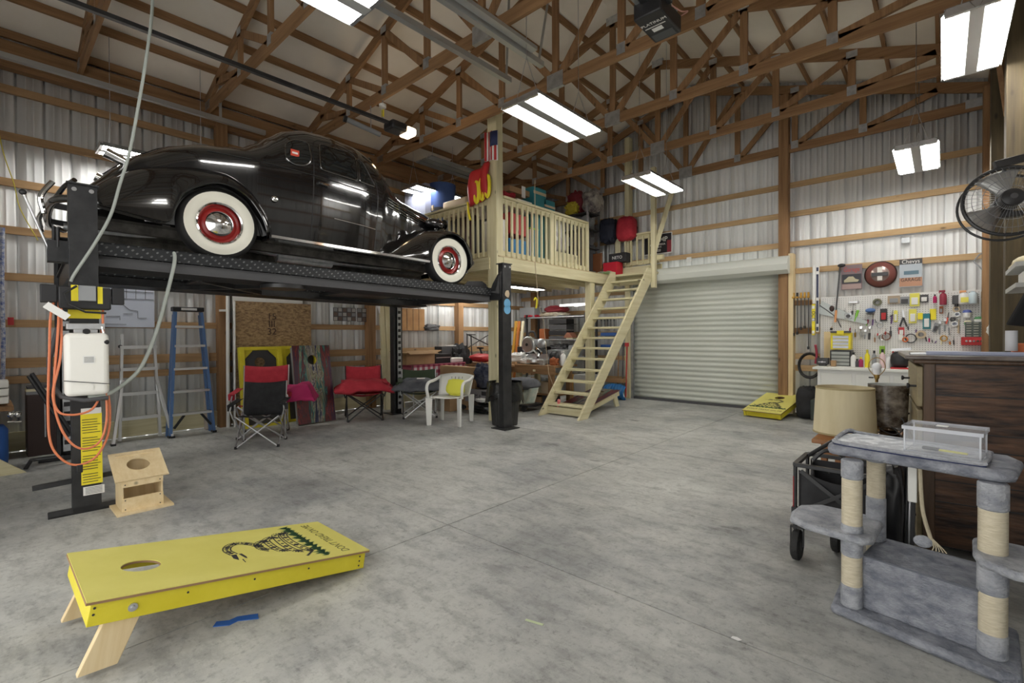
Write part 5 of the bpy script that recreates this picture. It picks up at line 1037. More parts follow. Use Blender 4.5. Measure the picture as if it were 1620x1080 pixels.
for k,(px_,m_,l_) in enumerate(((977,oldz,'wooden handled garden tool leaning beside the door post'),(984,dgrey,'dark metal garden tool leaning beside the door post'),(990,red,'red handled tool leaning beside the door post'))): a=at(px_,640,y=9.25); b=at(px_+2,545,y=9.3); one('garden_tool',MB().cyl((a.x,9.25,0.03),(b.x,9.3,b.z),.014,n=8).box((b.x,9.3,b.z),(.09,.03,.08)),m_,l_,'tool')
fbox('wooden_crate','low wooden box under the stairs at the back wall','crate',(955,598,985,606),oldx,y=9.1,depth=.25)
fbox('metal_cabinet','white and grey drawers under the stairs behind the treads','cabinet',(908,592,934,622),mat('cab_grey',(.42,.42,.42),.5),y=8.3,depth=.35,zb=0.02)
one('spirit_level',MB().beam((at(905,622,y=8.1).x,8.1,0),(at(905,622,y=8.1).x,8.1,at(905,592,y=8.1).z),.03,.05,(0,1,0)),mat('amber',(.55,.30,.04),.6),'upright yellow level beside the grey drawers under the stairs','level')

t,lo,hi=fbox('wall_panel','orange-brown boarded panel between the girts behind the lift post','panel',(634,487,672,523),mat('board_orange',(.34,.17,.06),.7,0,(.42,.23,.09),6),x=-8.10,depth=.04,parts='panel_body')
for k in range(3): fin('board_seam',MB().mm(hi.x,hi.x+.003,lo.y+(hi.y-lo.y)*(k+1)/4-.004,lo.y+(hi.y-lo.y)*(k+1)/4+.004,lo.z,hi.z),ink,t)
lump('gloves','dark work gloves lying on the wall girt right of the orange panel','gloves',(673,513,696,523),dgrey,x=-8.06,depth=.09,amp=.4,seed=13)
one('conduit',MB().cyl(at(693,600,x=-8.1),at(693,455,x=-8.1),.012,n=8),galv,'thin vertical conduit on the left wall behind the checked table','conduit')
lump('bag','black backpack on the floor left of the trash can','bag',(712,636,736,660),blackfab,y=5.9,depth=.3,zb=0,amp=.2,seed=14)
lump('plastic_bag','white plastic bag on the bench between the planks and the saw','bag',(822,566,836,577),white,y=7.15,depth=.2,zb=.8,amp=.4,seed=15,fr=4)
lump('drill','orange and black drill on the bench before the spray bottle','drill',(868,566,880,577),mat('rust',(.35,.10,.03),.7),y=7.1,depth=.12,zb=.8,amp=.4,seed=16)
for k,(p,m,l) in enumerate((((838,625,856,640),brown,'brown carton on the floor under the bench, left'),((858,622,874,640),dgrey,'dark box on the floor under the bench beside the brown carton'),((840,604,852,612),cream,'pale box on the lower bench shelf, left'),((856,603,870,612),tan,'tan box on the lower bench shelf, right'))): fbox('box',l,'box',p,m,y=7.2,depth=.25,zb=.0 if k<2 else .25)
# ================================================================ wall of tools
PY=9.40
peg=thing('pegboard','long white perforated tool board on the back wall above the counter','pegboard',(-.45,PY,.8))
fin('board',MB().mm(-1.52,.40,PY+.0,PY+.012,.80,1.975),mat('peg_white',(.74,.73,.71),.6),peg)
hb=MB()
holes=[]
for i in range(60):
    for j in range(36): holes.append((-1.48+.0315*i,.84+.0315*j))
for x,z in holes: hb.add([(x-.004,PY-.0008,z-.004),(x+.004,PY-.0008,z-.004),(x+.004,PY-.0008,z+.004),(x-.004,PY-.0008,z+.004)],[(0,1,2,3)])
o=fin('peg_holes',hb,dgrey,peg,smooth=False); o['kind']='stuff'
def pq(px,py,y=PY): return at(px,py,y=y)
def card(px,py,w,h,m,label,m2=None,name='parts_packet',cat='packet',rot=0):
    q=pq(px,py,PY-.02); t=thing(name,label,cat,tuple(q)); s=.0088
    fin('card',MB().box(q,(w*s,.012,h*s),Matrix.Rotation(R(rot),3,'Y')),m,t)
    if m2: fin('blister',MB().box(q+Vector((0,-.012,-h*s*.1)),(w*s*.66,.014,h*s*.55),Matrix.Rotation(R(rot),3,'Y')),m2,t,bev=.004)
    return t
K=.0088  # metres per pixel on the tool wall
kraft=mat('kraft',(.42,.33,.24),.8); pyel=mat('packet_yellow',(.78,.72,.12),.5); mred=mat('maroon',(.30,.03,.06),.5)
card(1414,474,17,14,kraft,'brown packet with a clear window at the top of the tool board',grey)
card(1431,475,14,13,grey,'grey blister packet right of the brown packet',dgrey)
card(1447,474,13,22,pyel,'bright yellow packet at the top of the tool board',white)
card(1462,472,11,13,dgrey,'dark framed packet right of the yellow one',white)
card(1444,500,10,24,pyel,'yellow packet with a white panel in the second row',white)
card(1456,500,7,11,yellow,'small yellow card beside the white-panelled packet')
card(1466,508,10,26,teal,'teal and white packet in the second row',white)
card(1476,497,8,18,yellow,'plain yellow tag sheet in the second row')
card(1489,490,5,12,mat('rust',(.35,.10,.03),.7),'narrow rust-brown packet right of the yellow tag',grey)
card(1398,498,10,22,black,'black and red carded tool left of the pliers',red)
card(1426,524,8,14,red,'red carded blade in the third row',white)
card(1417,500,5,20,pyel,'narrow yellow and white card near the long pliers',white)
card(1480,518,6,16,grey,'grey folded utility knife card in the third row',dgrey,rot=15)
card(1425,533,6,10,milk,'small white card under the red carded blade')
# bottles on the board shelf
def hbot(px,py,w,h,m,cm,label,trig=True): a=pq(px,py,PY-.06); return bottle('spray_bottle' if trig else 'bottle',label,'bottle',a.x,PY-.07,a.z,w*K/2,h*K,m,cm,trig=trig)
hbot(1492,482,9,24,mred,mred,'maroon spray bottle on top of the tool board'); hbot(1479,479,5,14,pink,black,'small pink bottle with black cap beside the maroon sprayer',False)
hbot(1525,481,13,22,white,mat('apricot',(.75,.35,.15),.5),'white spray bottle with yellow label and orange trigger on the tool board')
q=pq(1526,474,PY-.15); stripe('label_patch',bpy.data.objects[[o.name for o in bpy.data.objects if o.get('label','').startswith('white spray bottle with yellow label')][0]],(q.x,PY-.147,q.z),(.08,.004,.07),pyel)
hbot(1539,480,12,23,mat('pale_blue',(.55,.66,.72),.3),white,'clear bluish spray bottle with white trigger on the tool board')
for nm,px,py,r,h,m,cm,lb in(('jar',1530,502,.06,.12,white,mat('lid_blue',(.10,.14,.42),.5),'white tub with blue domed lid on the tool board'),('jar',1531,514,.05,.07,green,cream,'small green labelled tub under the blue-lidded one'),('jar',1550,511,.075,.10,white,green,'white tub with dark green lid above the drawer organizer')):
    r*=.78; h*=.8; a=pq(px,py,PY-.08); t=thing(nm,lb,'tub',(a.x,PY-.08,a.z)); fin('tub',MB().lathe([(0,0),(r*.9,0),(r,h*.7),(0,h*.7)],(a.x,PY-.08,a.z),'Z',20),m,t); fin('lid',MB().lathe([(r*1.04,h*.7),(r*1.04,h*.86),(r*.7,h*1.1),(0,h*1.15)],(a.x,PY-.08,a.z),'Z',20),cm,t)
t=thing('caulk_gun','grey and white caulking gun hanging at the right end of the board','tool',tuple(pq(1567,490,PY-.06))); a=pq(1562,478,PY-.06); b=pq(1569,502,PY-.06)
fin('cartridge',MB().cyl(a,b,.05,n=18),white,t); fin('stripe',MB().cyl(a+(b-a)*.55,a+(b-a)*.62,.052,n=18),mred,t); fin('frame',MB().tube([a+Vector((-.02,0,.06)),a,b,b+Vector((.05,0,-.03))],.014,8),blackm,t)
# tape rolls
def roll(px,py,r,m,label,inner=dgrey,w=.03):
    r*=.72; w*=.9; q=pq(px,py,PY-.02); t=thing('tape_roll',label,'tape roll',tuple(q)); fin('roll',MB().lathe([(r*.55,-w),(r,-w),(r,w*.3),(r*.55,w*.3)],q,'Y',24,closed=True),m,t); fin('core',MB().lathe([(r*.48,-w*.9),(r*.55,-w*.9),(r*.55,w*.3),(r*.48,w*.3)],q,'Y',20,closed=True),inner,t)
roll(1513,489,.06,tan,'beige roll hanging left of the white tubs'); roll(1514,497,.05,white,'white tape roll with blue centre, upper one',blue); roll(1510,512,.055,white,'white tape roll with blue centre, lower one',blue); roll(1507,505,.045,dgrey,'dark tape roll between the two white ones')
roll(1457,529,.085,tan,'large beige masking tape roll in the third row'); roll(1388,478,.08,mat('olive',(.16,.16,.10),.6),'dark olive reel at the top left of the board')
def disc(px,py,w,m,label,name='cap',cat='cap'):
    q=pq(px,py,PY-.04); t=thing(name,label,cat,tuple(q)); fin('crown',MB().ball(q,(w*K/2,.05,w*K*.28),18,10),m,t); fin('brim',MB().ball(q+Vector((.0,-.03,-.05)),(w*K*.42,.06,.015),16,8),dgrey,t)
disc(1377,491,15,mat('cap_blue',(.12,.22,.48),.7),'blue cap hanging under the dark reel')
# hand tools: handle + head
def tool(px0,py0,px1,py1,r,hm,m2,label,name='screwdriver',cat='screwdriver',head=None):
    a=pq(px0,py0,PY-.02); b=pq(px1,py1,PY-.02); t=thing(name,label,cat,tuple(b)); m=a+(b-a)*.45
    fin('shaft',MB().cyl(a,m,r*.45,n=8),m2,t); fin('handle',MB().cyl(m,b,r,r*.8,10),hm,t)
    if head=='hammer': fin('head',MB().box(a,(.12,.035,.035)).cyl(a+Vector((.06,0,0)),a+Vector((.08,0,0)),.022),m2,t,bev=.005)
    if head=='wrench': fin('jaw',MB().box(a,(.045,.02,.05)),m2,t,bev=.008)
    if head=='blade': fin('blade',MB().prism([(-.02,0),(.02,0),(.03,.16),(-.03,.16)],.004,frame(m,(1,0,0),(a-m))),m2,t)
    return t
tool(1350,478,1347,508,.014,dgrey,steel,'hammer with black grip hanging at the left of the board','hammer','hammer','hammer')
tool(1362,476,1352,508,.02,mat('lime',(.25,.6,.08),.5),white,'curved white saw hanging beside the hammer','saw','saw','blade')
tool(1375,500,1372,512,.012,mred,steel,'maroon handled pliers left of the black-red card','pliers','pliers')
tool(1382,497,1380,515,.012,purple,chrome,'purple handled shears by the blue cap','shears','shears')
tool(1412,490,1410,512,.012,purple,steel,'purple screwdriver in the second row'); tool(1404,502,1413,498,.01,black,steel,'short black driver lying slantwise in the second row')
tool(1409,516,1409,532,.016,dgrey,dgrey,'black file hanging in the third row','file','file'); tool(1402,520,1400,530,.012,red,steel,'red round-headed tool in the third row','tool','tool')
tool(1487,510,1486,528,.012,grey,steel,'silver pliers at the right, first of the three pairs','pliers','pliers','wrench'); tool(1495,506,1494,524,.012,grey,steel,'silver pliers at the right, middle of the three pairs','pliers','pliers','wrench'); tool(1500,508,1502,530,.010,grey,steel,'long silver scissors at the right, third of the pairs','scissors','scissors')
tool(1501,494,1497,512,.012,mat('coral',(.75,.15,.10),.5),dgrey,'scissors with coral handles under the row of bottles','scissors','scissors')
tool(1483,536,1479,543,.008,purple,steel,'thin dark driver, right one in the bottom row'); tool(1474,534,1475,542,.007,dgrey,steel,'thin grey driver, left one in the bottom row')
tool(1502,536,1503,545,.012,mat('amber2',(.50,.16,.03),.6),steel,'orange handled tool at the bottom right of the board','tool','tool'); tool(1517,505,1516,527,.012,tan,tan,'wooden handled brush beside the tape rolls','brush','brush')
tool(1353,520,1353,533,.015,brass,steel,'brass nozzle in the third row at the left','nozzle','nozzle'); tool(1362,518,1361,534,.014,steel,chrome,'chrome wrench in the third row','wrench','wrench','wrench'); tool(1376,518,1375,537,.017,dgrey,steel,'dark adjustable wrench in the third row','wrench','wrench','wrench'); tool(1369,523,1368,536,.01,grey,steel,'small grey wrench beside the adjustable one','wrench','wrench','wrench')
t=thing('pliers','large pliers with long black handles in the middle of the board','pliers',tuple(pq(1429,508,PY-.02)))
fin('jaws',MB().beam(pq(1428,490,PY-.02),pq(1430,502,PY-.02),.04,.02),steel,t)
for s in(-1,1): fin('handle',MB().tube(sp([pq(1429,501,PY-.02),pq(1429+2.5*s,508,PY-.02),pq(1429+5.5*s,516,PY-.02)]),.011,8),dgrey,t)
def coil(px,py,r,m,label,w=.008,n=3,name='cable_coil',cat='cable'):
    r*=.72; w*=.8; q=pq(px,py,PY-.03); mb=MB(); pts=[]
    for i in range(n*20+1): a=2*PI*i/20; rr=r*(1-.05*math.sin(i*.7)); pts.append((q.x+rr*math.cos(a),q.y+.004*i/20,q.z+rr*math.sin(a)*1.05))
    mb.tube(pts,w,6); return one(name,mb,m,label,cat)
coil(1441,535,.085,dgrey,'dark cable coil in the bottom row of the board'); coil(1364,527,.05,mat('coil_silver',(.5,.5,.48),.4),'silver wire loop under the white saw'); coil(1392,514,.05,galv,'small wire ring left of the black card'); coil(1493,535,.05,mat('amber',(.55,.30,.04),.6),'amber cord bundle at the bottom of the board'); coil(1402,532,.07,mat('coil_brown',(.22,.10,.06),.7),'copper-brown hose coil in the third row')
coil(1396,533,.06,steel,'silver chain ring beside the copper-brown coil'); coil(1432,537,.04,orange,'orange handle loop left of the dark cable coil',.012)
q=pq(1342,500,PY-.02); t=thing('tape_measure','round grey tape measure under the hammer','tape measure',tuple(q)); fin('case',MB().box(q,(.10,.04,.10)),galv,t,bev=.015); fin('dial',MB().cyl(q+Vector((0,-.02,0)),q+Vector((0,-.026,0)),.03,n=16),dgrey,t)
for a,b,c,d,hm_,m2_,l,nm in((1337,487,1335,497,dgrey,steel,'small dark hook tool between the hand saw and the hammer','hook'),(1384,528,1384,541,mat('wood_grip',(.35,.18,.08),.6),steel,'wooden gripped chisel left of the copper-brown coil','chisel'),(1389,524,1388,531,red,steel,'short red driver above the copper-brown coil','screwdriver'),
 (1420,514,1421,524,grey,steel,'small grey spanner under the narrow yellow card','wrench'),(1436,512,1437,522,dgrey,steel,'dark clip right of the long pliers','clip'),(1450,517,1449,526,purple,steel,'dark purple brush under the yellow packet','brush'),(1463,527,1466,540,dgrey,dgrey,'black lever right of the beige masking tape','lever'),
 (1470,530,1470,541,pink,steel,'pink handled driver at the bottom of the board','screwdriver'),(1490,533,1489,545,cream,steel,'cream handled brush at the bottom right','brush'),(1508,532,1509,545,dgrey,steel,'black driver standing left of the socket tray','screwdriver'),(1346,514,1344,524,mred,steel,'maroon driver under the tape measure','screwdriver'),
 (1384,505,1387,511,grey,chrome,'short chrome fitting under the blue cap','fitting'),(1553,490,1553,503,grey,galv,'thin grey hook beside the caulking gun','hook'),(1370,505,1371,515,mat('lime',(.25,.6,.08),.5),steel,'green handled driver beside the curved saw','screwdriver')):
    tool(a,b,c,d,.010,hm_,m2_,l,nm,nm)
t=thing('hand_saw','hand saw with grey curved blade at the left of the board','saw',tuple(pq(1312,490,PY-.02)))
fin('blade',MB().prism([tuple(v) for v in [(0,0),(.62,-.36),(.60,-.40),(-.08,-.20)]],.004,frame(pq(1300,476,PY-.03),(1,0,0),(0,0,1))),mat('saw_grey',(.42,.45,.44),.4,.4),t)
fin('edge',MB().tube(sp([pq(1297,483,PY-.035),pq(1310,492,PY-.035),pq(1322,502,PY-.035),pq(1331,518,PY-.035)]),.008,6),dgrey,t); fin('grip',MB().ball(pq(1316,488,PY-.04),(.035,.02,.05),12,8),mat('dark_brown',(.045,.022,.018),.5),t)
tool(1316,516,1315,522,.02,black,tan,'black clamp with tan head under the hand saw','clamp','clamp')
t=thing('air_nozzle','black spray nozzle on the board right of the maroon bottle','nozzle',tuple(pq(1513,478,PY-.03))); fin('cage',MB().box(pq(1513,474,PY-.04),(.09,.04,.13)),dgrey,t,bev=.01); fin('tip',MB().cyl(pq(1513,480,PY-.04),pq(1513,485,PY-.04),.02),black,t)
# organizer, red toolbox and trays at the right
t,lo,hi=fbox('drawer_organizer','small drawer organizer with rows of clear drawers beneath the white tub','organizer',(1527,509,1562,533),mat('org_grey',(.10,.12,.11),.6),y=PY-.17,depth=.15,parts='frame')
for r in range(6):
    for c in range(3): w=(hi.x-lo.x)/3; h=(hi.z-lo.z)/6; fin('drawer',MB().mm(lo.x+w*c+.012,lo.x+w*(c+1)-.012,lo.y-.01,lo.y+.004,lo.z+h*r+.008,lo.z+h*(r+1)-.01),mat('smoke',(.30,.31,.26),.3),t)
t,lo,hi=fbox('socket_tray','red metal tray of sockets under the drawer organizer','tray',(1521,533,1563,546),red,y=PY-.2,depth=.2,parts='tray'); 
for k in range(8): fin('socket',MB().cyl((lo.x+.05+.038*k,lo.y-.01,(lo.z+hi.z)/2-.0),(lo.x+.05+.038*k,lo.y-.03,(lo.z+hi.z)/2),.014,n=8),chrome,t)
fbox('toolbox','long red toolbox behind the dresser top','toolbox',(1568,530,1612,543),red,y=8.6,depth=.35,bev=.01)
lump('plastic_bag','white plastic bag on the red toolbox','bag',(1563,512,1588,531),white,y=8.65,depth=.3,amp=.3,seed=51)
# things on the counter
cz=.86
t=thing('counter','white cabinet counter with panelled doors under the tool board','cabinet',(-.85,8.7,0))
fin('cabinet_body',MB().mm(-1.40,.35,8.45,8.95,0,.83),white,t); fin('counter_top',MB().mm(-1.46,.38,8.40,9.38,.83,.865),whitep,t,bev=.006)
for k in range(4): x=-1.38+.43*k; fin('door_panel',MB().mm(x+.02,x+.41,8.435,8.45,.08,.78),whitep,t,bev=.006)
a,b=span((1313,498,1338,540),y=9.0)
t,lo,hi=fbox('parts_case','tall yellow-rimmed parts case with clear drawers on the counter','case',(1314,526,1346,553),yellow,y=8.95,depth=.2,parts='case_body')
for k in range(4): h=(hi.z-lo.z-.06)/4; fin('drawer',MB().mm(lo.x+.03,hi.x-.03,lo.y-.008,lo.y+.01,lo.z+.02+h*k,lo.z+.01+h*(k+1)),mat('drawer_clear',(.55,.58,.66),.25),t)
stripe('handle',t,((lo.x+hi.x)/2,lo.y,hi.z+.01),(hi.x-lo.x,.05,.03),dgrey); stripe('latch',t,((lo.x+hi.x)/2,lo.y-.02,hi.z-.0),(.09,.03,.06),yellow)
t,lo,hi=fbox('tool_chest','low black tool chest with four silver drawers under the yellow case','tool chest',(1313,554,1346,577),black,y=8.9,depth=.3,zb=.865,parts='chest_body')
for k in range(4): h=(hi.z-lo.z-.02)/4; fin('drawer',MB().mm(lo.x+.02,hi.x-.02,lo.y-.008,lo.y+.01,lo.z+.012+h*k,lo.z+h*(k+1)),mat('drawer_face',(.34,.36,.33),.35),t)
one('plank',MB().box((-1.36,9.2,1.15),(.15,.03,.50)),pinez,'pale wooden board standing left of the yellow parts case','board',bev=.003)
def cb(px,py,r,h,m,cm,l,trig=False): a=at(px,py,y=8.75); return bottle('bottle',l,'bottle',a.x,8.75,.866,r,h,m,cm,trig=trig)
cb(1350,578,.035,.22,white,black,'white bottle with black cap right of the tool chest'); cb(1372,575,.032,.26,yellow,mat('lid_yellow',(.7,.6,.05),.5),'yellow labelled spray can on the counter'); cb(1362,577,.03,.15,mat('berry',(.35,.02,.1),.5),yellow,'berry red bottle with yellow cap on the counter')
cb(1356,578,.03,.12,dgrey,black,'short dark bottle beside the berry red one'); cb(1396,578,.035,.27,mat('pinkish',(.75,.55,.55),.5),black,'white and pink bottle behind the bulb lamp'); cb(1406,578,.035,.20,white,white,'short white bottle right of the pink one'); cb(1383,577,.03,.25,grey,black,'grey bottle behind the bulb lamp, left side'); cb(1413,575,.03,.24,dgrey,red,'dark bottle with red top right of the short white one')
fbox('jar_of_screws','round tan tin beside the tool chest drawers','tin',(1314,570,1322,577),brown,y=8.7,depth=.08,zb=.866)
fbox('green_packet','green packet standing at the back of the counter','packet',(1391,547,1400,560),mat('leaf',(.25,.45,.05),.6),y=9.3,depth=.03)
t=thing('vise','small dark bench vise at the left end of the counter','vise',tuple(at(1302,573,y=8.8))); a=at(1302,573,y=8.8); fin('jaw',MB().box((a.x,8.8,.94),(.16,.12,.10)).box((a.x,8.8,.885),(.1,.1,.04)),blackm,t,bev=.01); fin('screw_handle',MB().cyl((a.x,8.70,.93),(a.x,8.76,.93),.012).cyl((a.x-.05,8.70,.93),(a.x+.05,8.70,.93),.006),steel,t)
t=thing('bench_grinder','black hooded grinder at the right end of the counter','grinder',tuple(at(1425,575,y=8.7))); a=at(1424,572,y=8.7); fin('body',MB().ball((a.x,8.7,.99),(.11,.1,.12),18,12,0,0,1,.7),black,t); fin('tray',MB().box((a.x,8.62,.875),(.2,.1,.02)),red,t); fin('arm',MB().beam((a.x-.1,8.7,1.13),(a.x+.12,8.7,1.15),.03,.03),steel,t)
# rack with clamps, levels, golf club
t=thing('clamp_rack','wooden rack board for bar clamps between door post and tool board','rack',(-1.80,9.4,1.9)); fin('upper_rail',MB().mm(-1.93,-1.66,9.36,9.45,1.86,1.93),oldx,t); fin('lower_rail',MB().mm(-1.93,-1.66,9.40,9.45,1.38,1.47),oldx,t)
for k in range(5):
    x=-1.90+.055*k; t=thing('bar_clamp',['leftmost','second','middle','fourth','rightmost'][k]+' bar clamp with amber grips hung on the wooden rack','clamp',(x,9.33,1.4)); L_=[.62,.6,.52,.5,.85][k]
    fin('bar',MB().beam((x,9.34,1.98),(x,9.34,1.98-L_),.012,.02,(0,1,0)),dgrey,t); fin('grip',MB().cyl((x,9.33,1.97),(x,9.33,2.07),.016),mat('amber',(.55,.30,.04),.6) if k!=1 else black,t,bev=0); fin('jaw',MB().box((x,9.33,1.98-L_),(.03,.05,.05)),black,t,bev=.005); fin('top_jaw',MB().box((x,9.32,1.99),(.035,.07,.03)),mat('amber',(.55,.30,.04),.6),t,bev=.004)
def level(px,pyt,pyb,m,m2,label,y=9.34,txt=None,yellow_from=None):
    a=at(px,pyt,y=y); b=at(px,pyb,y=y); t=thing('spirit_level',label,'level',(a.x,y,b.z)); fin('body',MB().box((a.x,y,(a.z+b.z)/2),(.045,.025,a.z-b.z)),m,t,bev=.003)
    fin('face',MB().box((a.x,y-.013,(a.z+b.z)/2),(.03,.004,a.z-b.z-.04)),m2,t)
    for f in(.1,.5,.9): fin('vial_window',MB().box((a.x,y-.016,b.z+(a.z-b.z)*f),(.035,.004,.05)),paper,t)
    if txt: writing('lettering',txt,.07,ink,t,frame((a.x,y-.0175,b.z+(a.z-b.z)*.62),(0,0,-1),(1,0,0)))
level(1288,420,480,white,white,'white long level hanging left of the striped one'); level(1287,481,530,yellow,yellow,'bright yellow level with dark lettering hanging under the white one',y=9.30,txt='OCTI')
level(1293.5,421,525,white,mat('ruler_blue',(.03,.04,.09),.5),'white ruler level with dark blue scale beside the white long level')
a=at(1329,420,y=9.36); b=at(1322,500,y=9.36); t=thing('golf_club','golf club hanging head up left of the first poster','golf club',tuple(b)); fin('shaft',MB().cyl(b,a,.010,.012),dgrey,t); fin('head',MB().ball(a+Vector((.02,-.01,.0)),(.055,.03,.03),14,8),blackm,t); fin('grip',MB().cyl(b+(a-b)*-.12,b+(a-b)*.12,.016),mat('apricot',(.75,.35,.15),.5),t)
# coil of hose and bags by the post
mb=MB()
for k in range(3): mb.tube([at(1281+ (16+k)*math.cos(i*PI/12),578+(18+k)*math.sin(i*PI/12),y=9.25-.02*k) for i in range(24)],.014,8,closed=True)
one('hose_coil',mb,black,'black hose coil hanging on the girts left of the counter','hose'); 
mb=MB().tube(sp([at(1290,545,y=9.2),at(1292,560,y=9.2),at(1290,575,y=9.18)]),.018,8); one('jumper_cable',mb,mred,'maroon cable with clamps over the hose coil','cable')
t,lo,hi=(None,0,0),0,0
lump('tool_bag','black soft tool bag on the floor between door post and counter','bag',(1256,612,1292,654),blackfab,y=8.75,depth=.45,zb=0,amp=.12,seed=61,sq=.55)
fbox('machine_case','small dark green case beside the black tool bag','case',(1282,632,1296,652),mat('case_green',(.03,.04,.03),.5),y=8.35,depth=.3,zb=.06,bev=.01)
# posters
def poster(px,label,base,parts,txt=()):
    a,b=span(px,y=9.42); t=thing('poster',label,'sign',((a.x+b.x)/2,9.42,b.z)); W=b.x-a.x; H=a.z-b.z
    fin('plate',MB().mm(a.x,b.x,9.415,9.43,b.z,a.z),base,t,bev=.002)
    for u0,u1,v0,v1,m in parts: fin('panel',MB().mm(a.x+W*u0,a.x+W*u1,9.411,9.416,b.z+H*v0,b.z+H*v1),m,t)
    for u,v,s,tx,m,sx in txt: writing('lettering',tx,s,m,t,frame((a.x+W*u,9.4095,b.z+H*v),(1,0,0),(0,0,1)),sx=sx)
    return t,a,b
t,a,b=poster((1331,420,1364,457),'metal car poster with red script heading, left of the round sign',mat('poster_grey',(.22,.16,.17),.5),[(.04,.96,.25,.62,mat('poster_black',(.04,.04,.05),.5)),(.05,.95,.03,.22,mat('poster_pink',(.42,.30,.28),.6))],[(.5,.80,.10,'Garage',mat('script_red',(.5,.08,.06),.5),.75)])
fin('car_print',MB().prism([(.03,0),(.21,0),(.23,.03),(.18,.05),(.15,.09),(.09,.09),(.05,.05),(.03,.035)],.003,frame(((a.x+b.x)/2-.13,9.410,(a.z+b.z)/2-.08),(1,0,0),(0,0,1))),mat('poster_tan',(.50,.45,.30),.5),t)
a=at(1393,434,y=9.40); t=thing('round_sign','round domed sign in red and silver above the tool board','sign',(a.x,9.4,a.z-.3)); rr_=.195
fin('dome',MB().lathe([(rr_,.0),(rr_,-.03),(rr_*.92,-.06),(rr_*.6,-.11),(.3*rr_,-.135),(0,-.14)],(a.x,9.42,a.z),'Y',48),mat('sign_red',(.20,.07,.06),.25),t)
fin('rim',MB().lathe([(rr_,.0),(rr_+.012,-.02),(rr_,-.04)],(a.x,9.42,a.z),'Y',48),mat('dark_brown',(.045,.022,.018),.5),t)
fin('silver_disc',MB().lathe([(rr_*.60,-.1125),(rr_*.45,-.127),(.3*rr_,-.137),(0,-.143)],(a.x,9.42,a.z),'Y',40),mat('silver_print',(.30,.22,.20),.25,.3),t)
fin('cross_print',MB().mm(a.x-.03,a.x+.03,9.270,9.300,a.z-.10,a.z+.10),mat('poster_tan2',(.70,.67,.62),.4),t); fin('cross_print',MB().mm(a.x-.10,a.x+.10,9.268,9.298,a.z-.035,a.z+.02),dgrey,t)
poster((1423,411,1459,453),'metal GARAGE poster with a blue car, right of the round sign',mat('poster_blue',(.45,.50,.55),.5),[(0,1,.82,1,dgrey),(0,1,.03,.34,mat('poster_orange',(.52,.28,.18),.6)),(.2,.85,.45,.58,mat('car_blue',(.12,.2,.26),.5))],[(.5,.26,.075,'GARAGE',ink,.8),(.5,.905,.08,'Chevys',white,.9)])
# landing net and shelf items on the right wall
t=thing('landing_net','wire landing net hung on the back wall near the right corner','net',tuple(at(1557,415,y=9.2))); pts=[at(a_,b_,y=9.2) for a_,b_ in((1540,413),(1550,402),(1562,398),(1573,404),(1577,412),(1562,430),(1556,428))]
fin('frame',MB().tube(pts,.01,6,closed=True),grey,t); fin('mesh',MB().grid(lambda u,v:at(1542+32*u,404+20*v*(1-abs(2*u-1)*.6)+4,y=9.22),10,8),mat('net_mesh',(.5,.5,.48),.8,alpha=.35),t); fin('handle',MB().cyl(at(1576,408,y=9.2),at(1592,397,y=9.0),.012),grey,t)
whs=mat('shelf_white',(.5,.5,.48),.6); t=thing('wall_shelf','white wall shelf on the right wall with a curved wooden lid on top','shelf',(.43,4.9,1.75))
fin('shelf_board',MB().mm(.36,.58,4.6,5.3,1.80,1.83),whs,t); fin('shelf_board',MB().mm(.36,.58,4.6,5.3,1.66,1.69),whs,t); fin('bracket',MB().mm(.5,.54,4.6,5.3,1.56,1.80),galv,t)
one('lid',MB().mm(.37,.56,4.75,5.25,1.83,1.86).ball((.46,5.0,1.86),(.09,.22,.05),18,8),mat('pale_lid',(.70,.62,.40),.6),'pale curved wooden lid on the white wall shelf','lid',bev=.01)
one('box',MB().mm(.44,.57,4.45,4.74,1.83,1.96),white,'white box at the near end of the white wall shelf','box',bev=.004)
one('box',MB().mm(.40,.56,4.62,4.95,1.69,1.77),white,'white box on the lower board of the white wall shelf','box',bev=.004)
cl=mat('velvet_black',(.008,.008,.009),.9); t=thing('hanging_cloth','black cloth hanging from the right wall over the dresser','cloth',(.45,4.2,1.3))
one_=fin('cloth',MB().prism([(0,0),(.42,-.05),(.42,.52),(.20,.44)],.04,frame(at(1589,514,y=4.2),(.9,.4,0),(0,0,1))),cl,t,bev=.01)
a=at(1600,552,y=4.25); one('white_pipe',MB().cyl((a.x,4.25,1.245),(a.x+.0,4.25,1.37),.028,n=18),mat('pipe_white',(.62,.64,.68),.5),'short upright white pipe standing on the dresser','pipe')
# fan
fx,fy,fz=.32,4.5,2.22; fan_r=.228; t=thing('wall_fan','black round wall fan with wire guard at the right edge','fan',(.5,4.5,2.2)); FM=Matrix.Translation((fx,fy,fz))@Matrix.Rotation(R(12),4,'Z')@Matrix.Rotation(R(-8),4,'X')
def FF(n,mb,m,p=None,**k): return fin(n,mb,m,p or t,**k)
mb=MB(FM.copy()); mb.tube([(fan_r*math.cos(2*PI*i/48),0,fan_r*math.sin(2*PI*i/48)) for i in range(48)],.012,8,closed=True); FF('ring',mb,blackm)
mb=MB(FM.copy()); mb.tube([(fan_r*math.cos(2*PI*i/48),.12,fan_r*math.sin(2*PI*i/48)) for i in range(48)],.008,8,closed=True); FF('rear_ring',mb,blackm)
wire=mat('fan_wire',(.30,.31,.33),.35,.7)
for r_,y_ in((.08,-.055),(.14,-.045),(.19,-.03)): mb=MB(FM.copy()); mb.tube([(r_*math.cos(2*PI*i/32),y_,r_*math.sin(2*PI*i/32)) for i in range(32)],.0022,5,closed=True); FF('guard_ring',mb,wire)
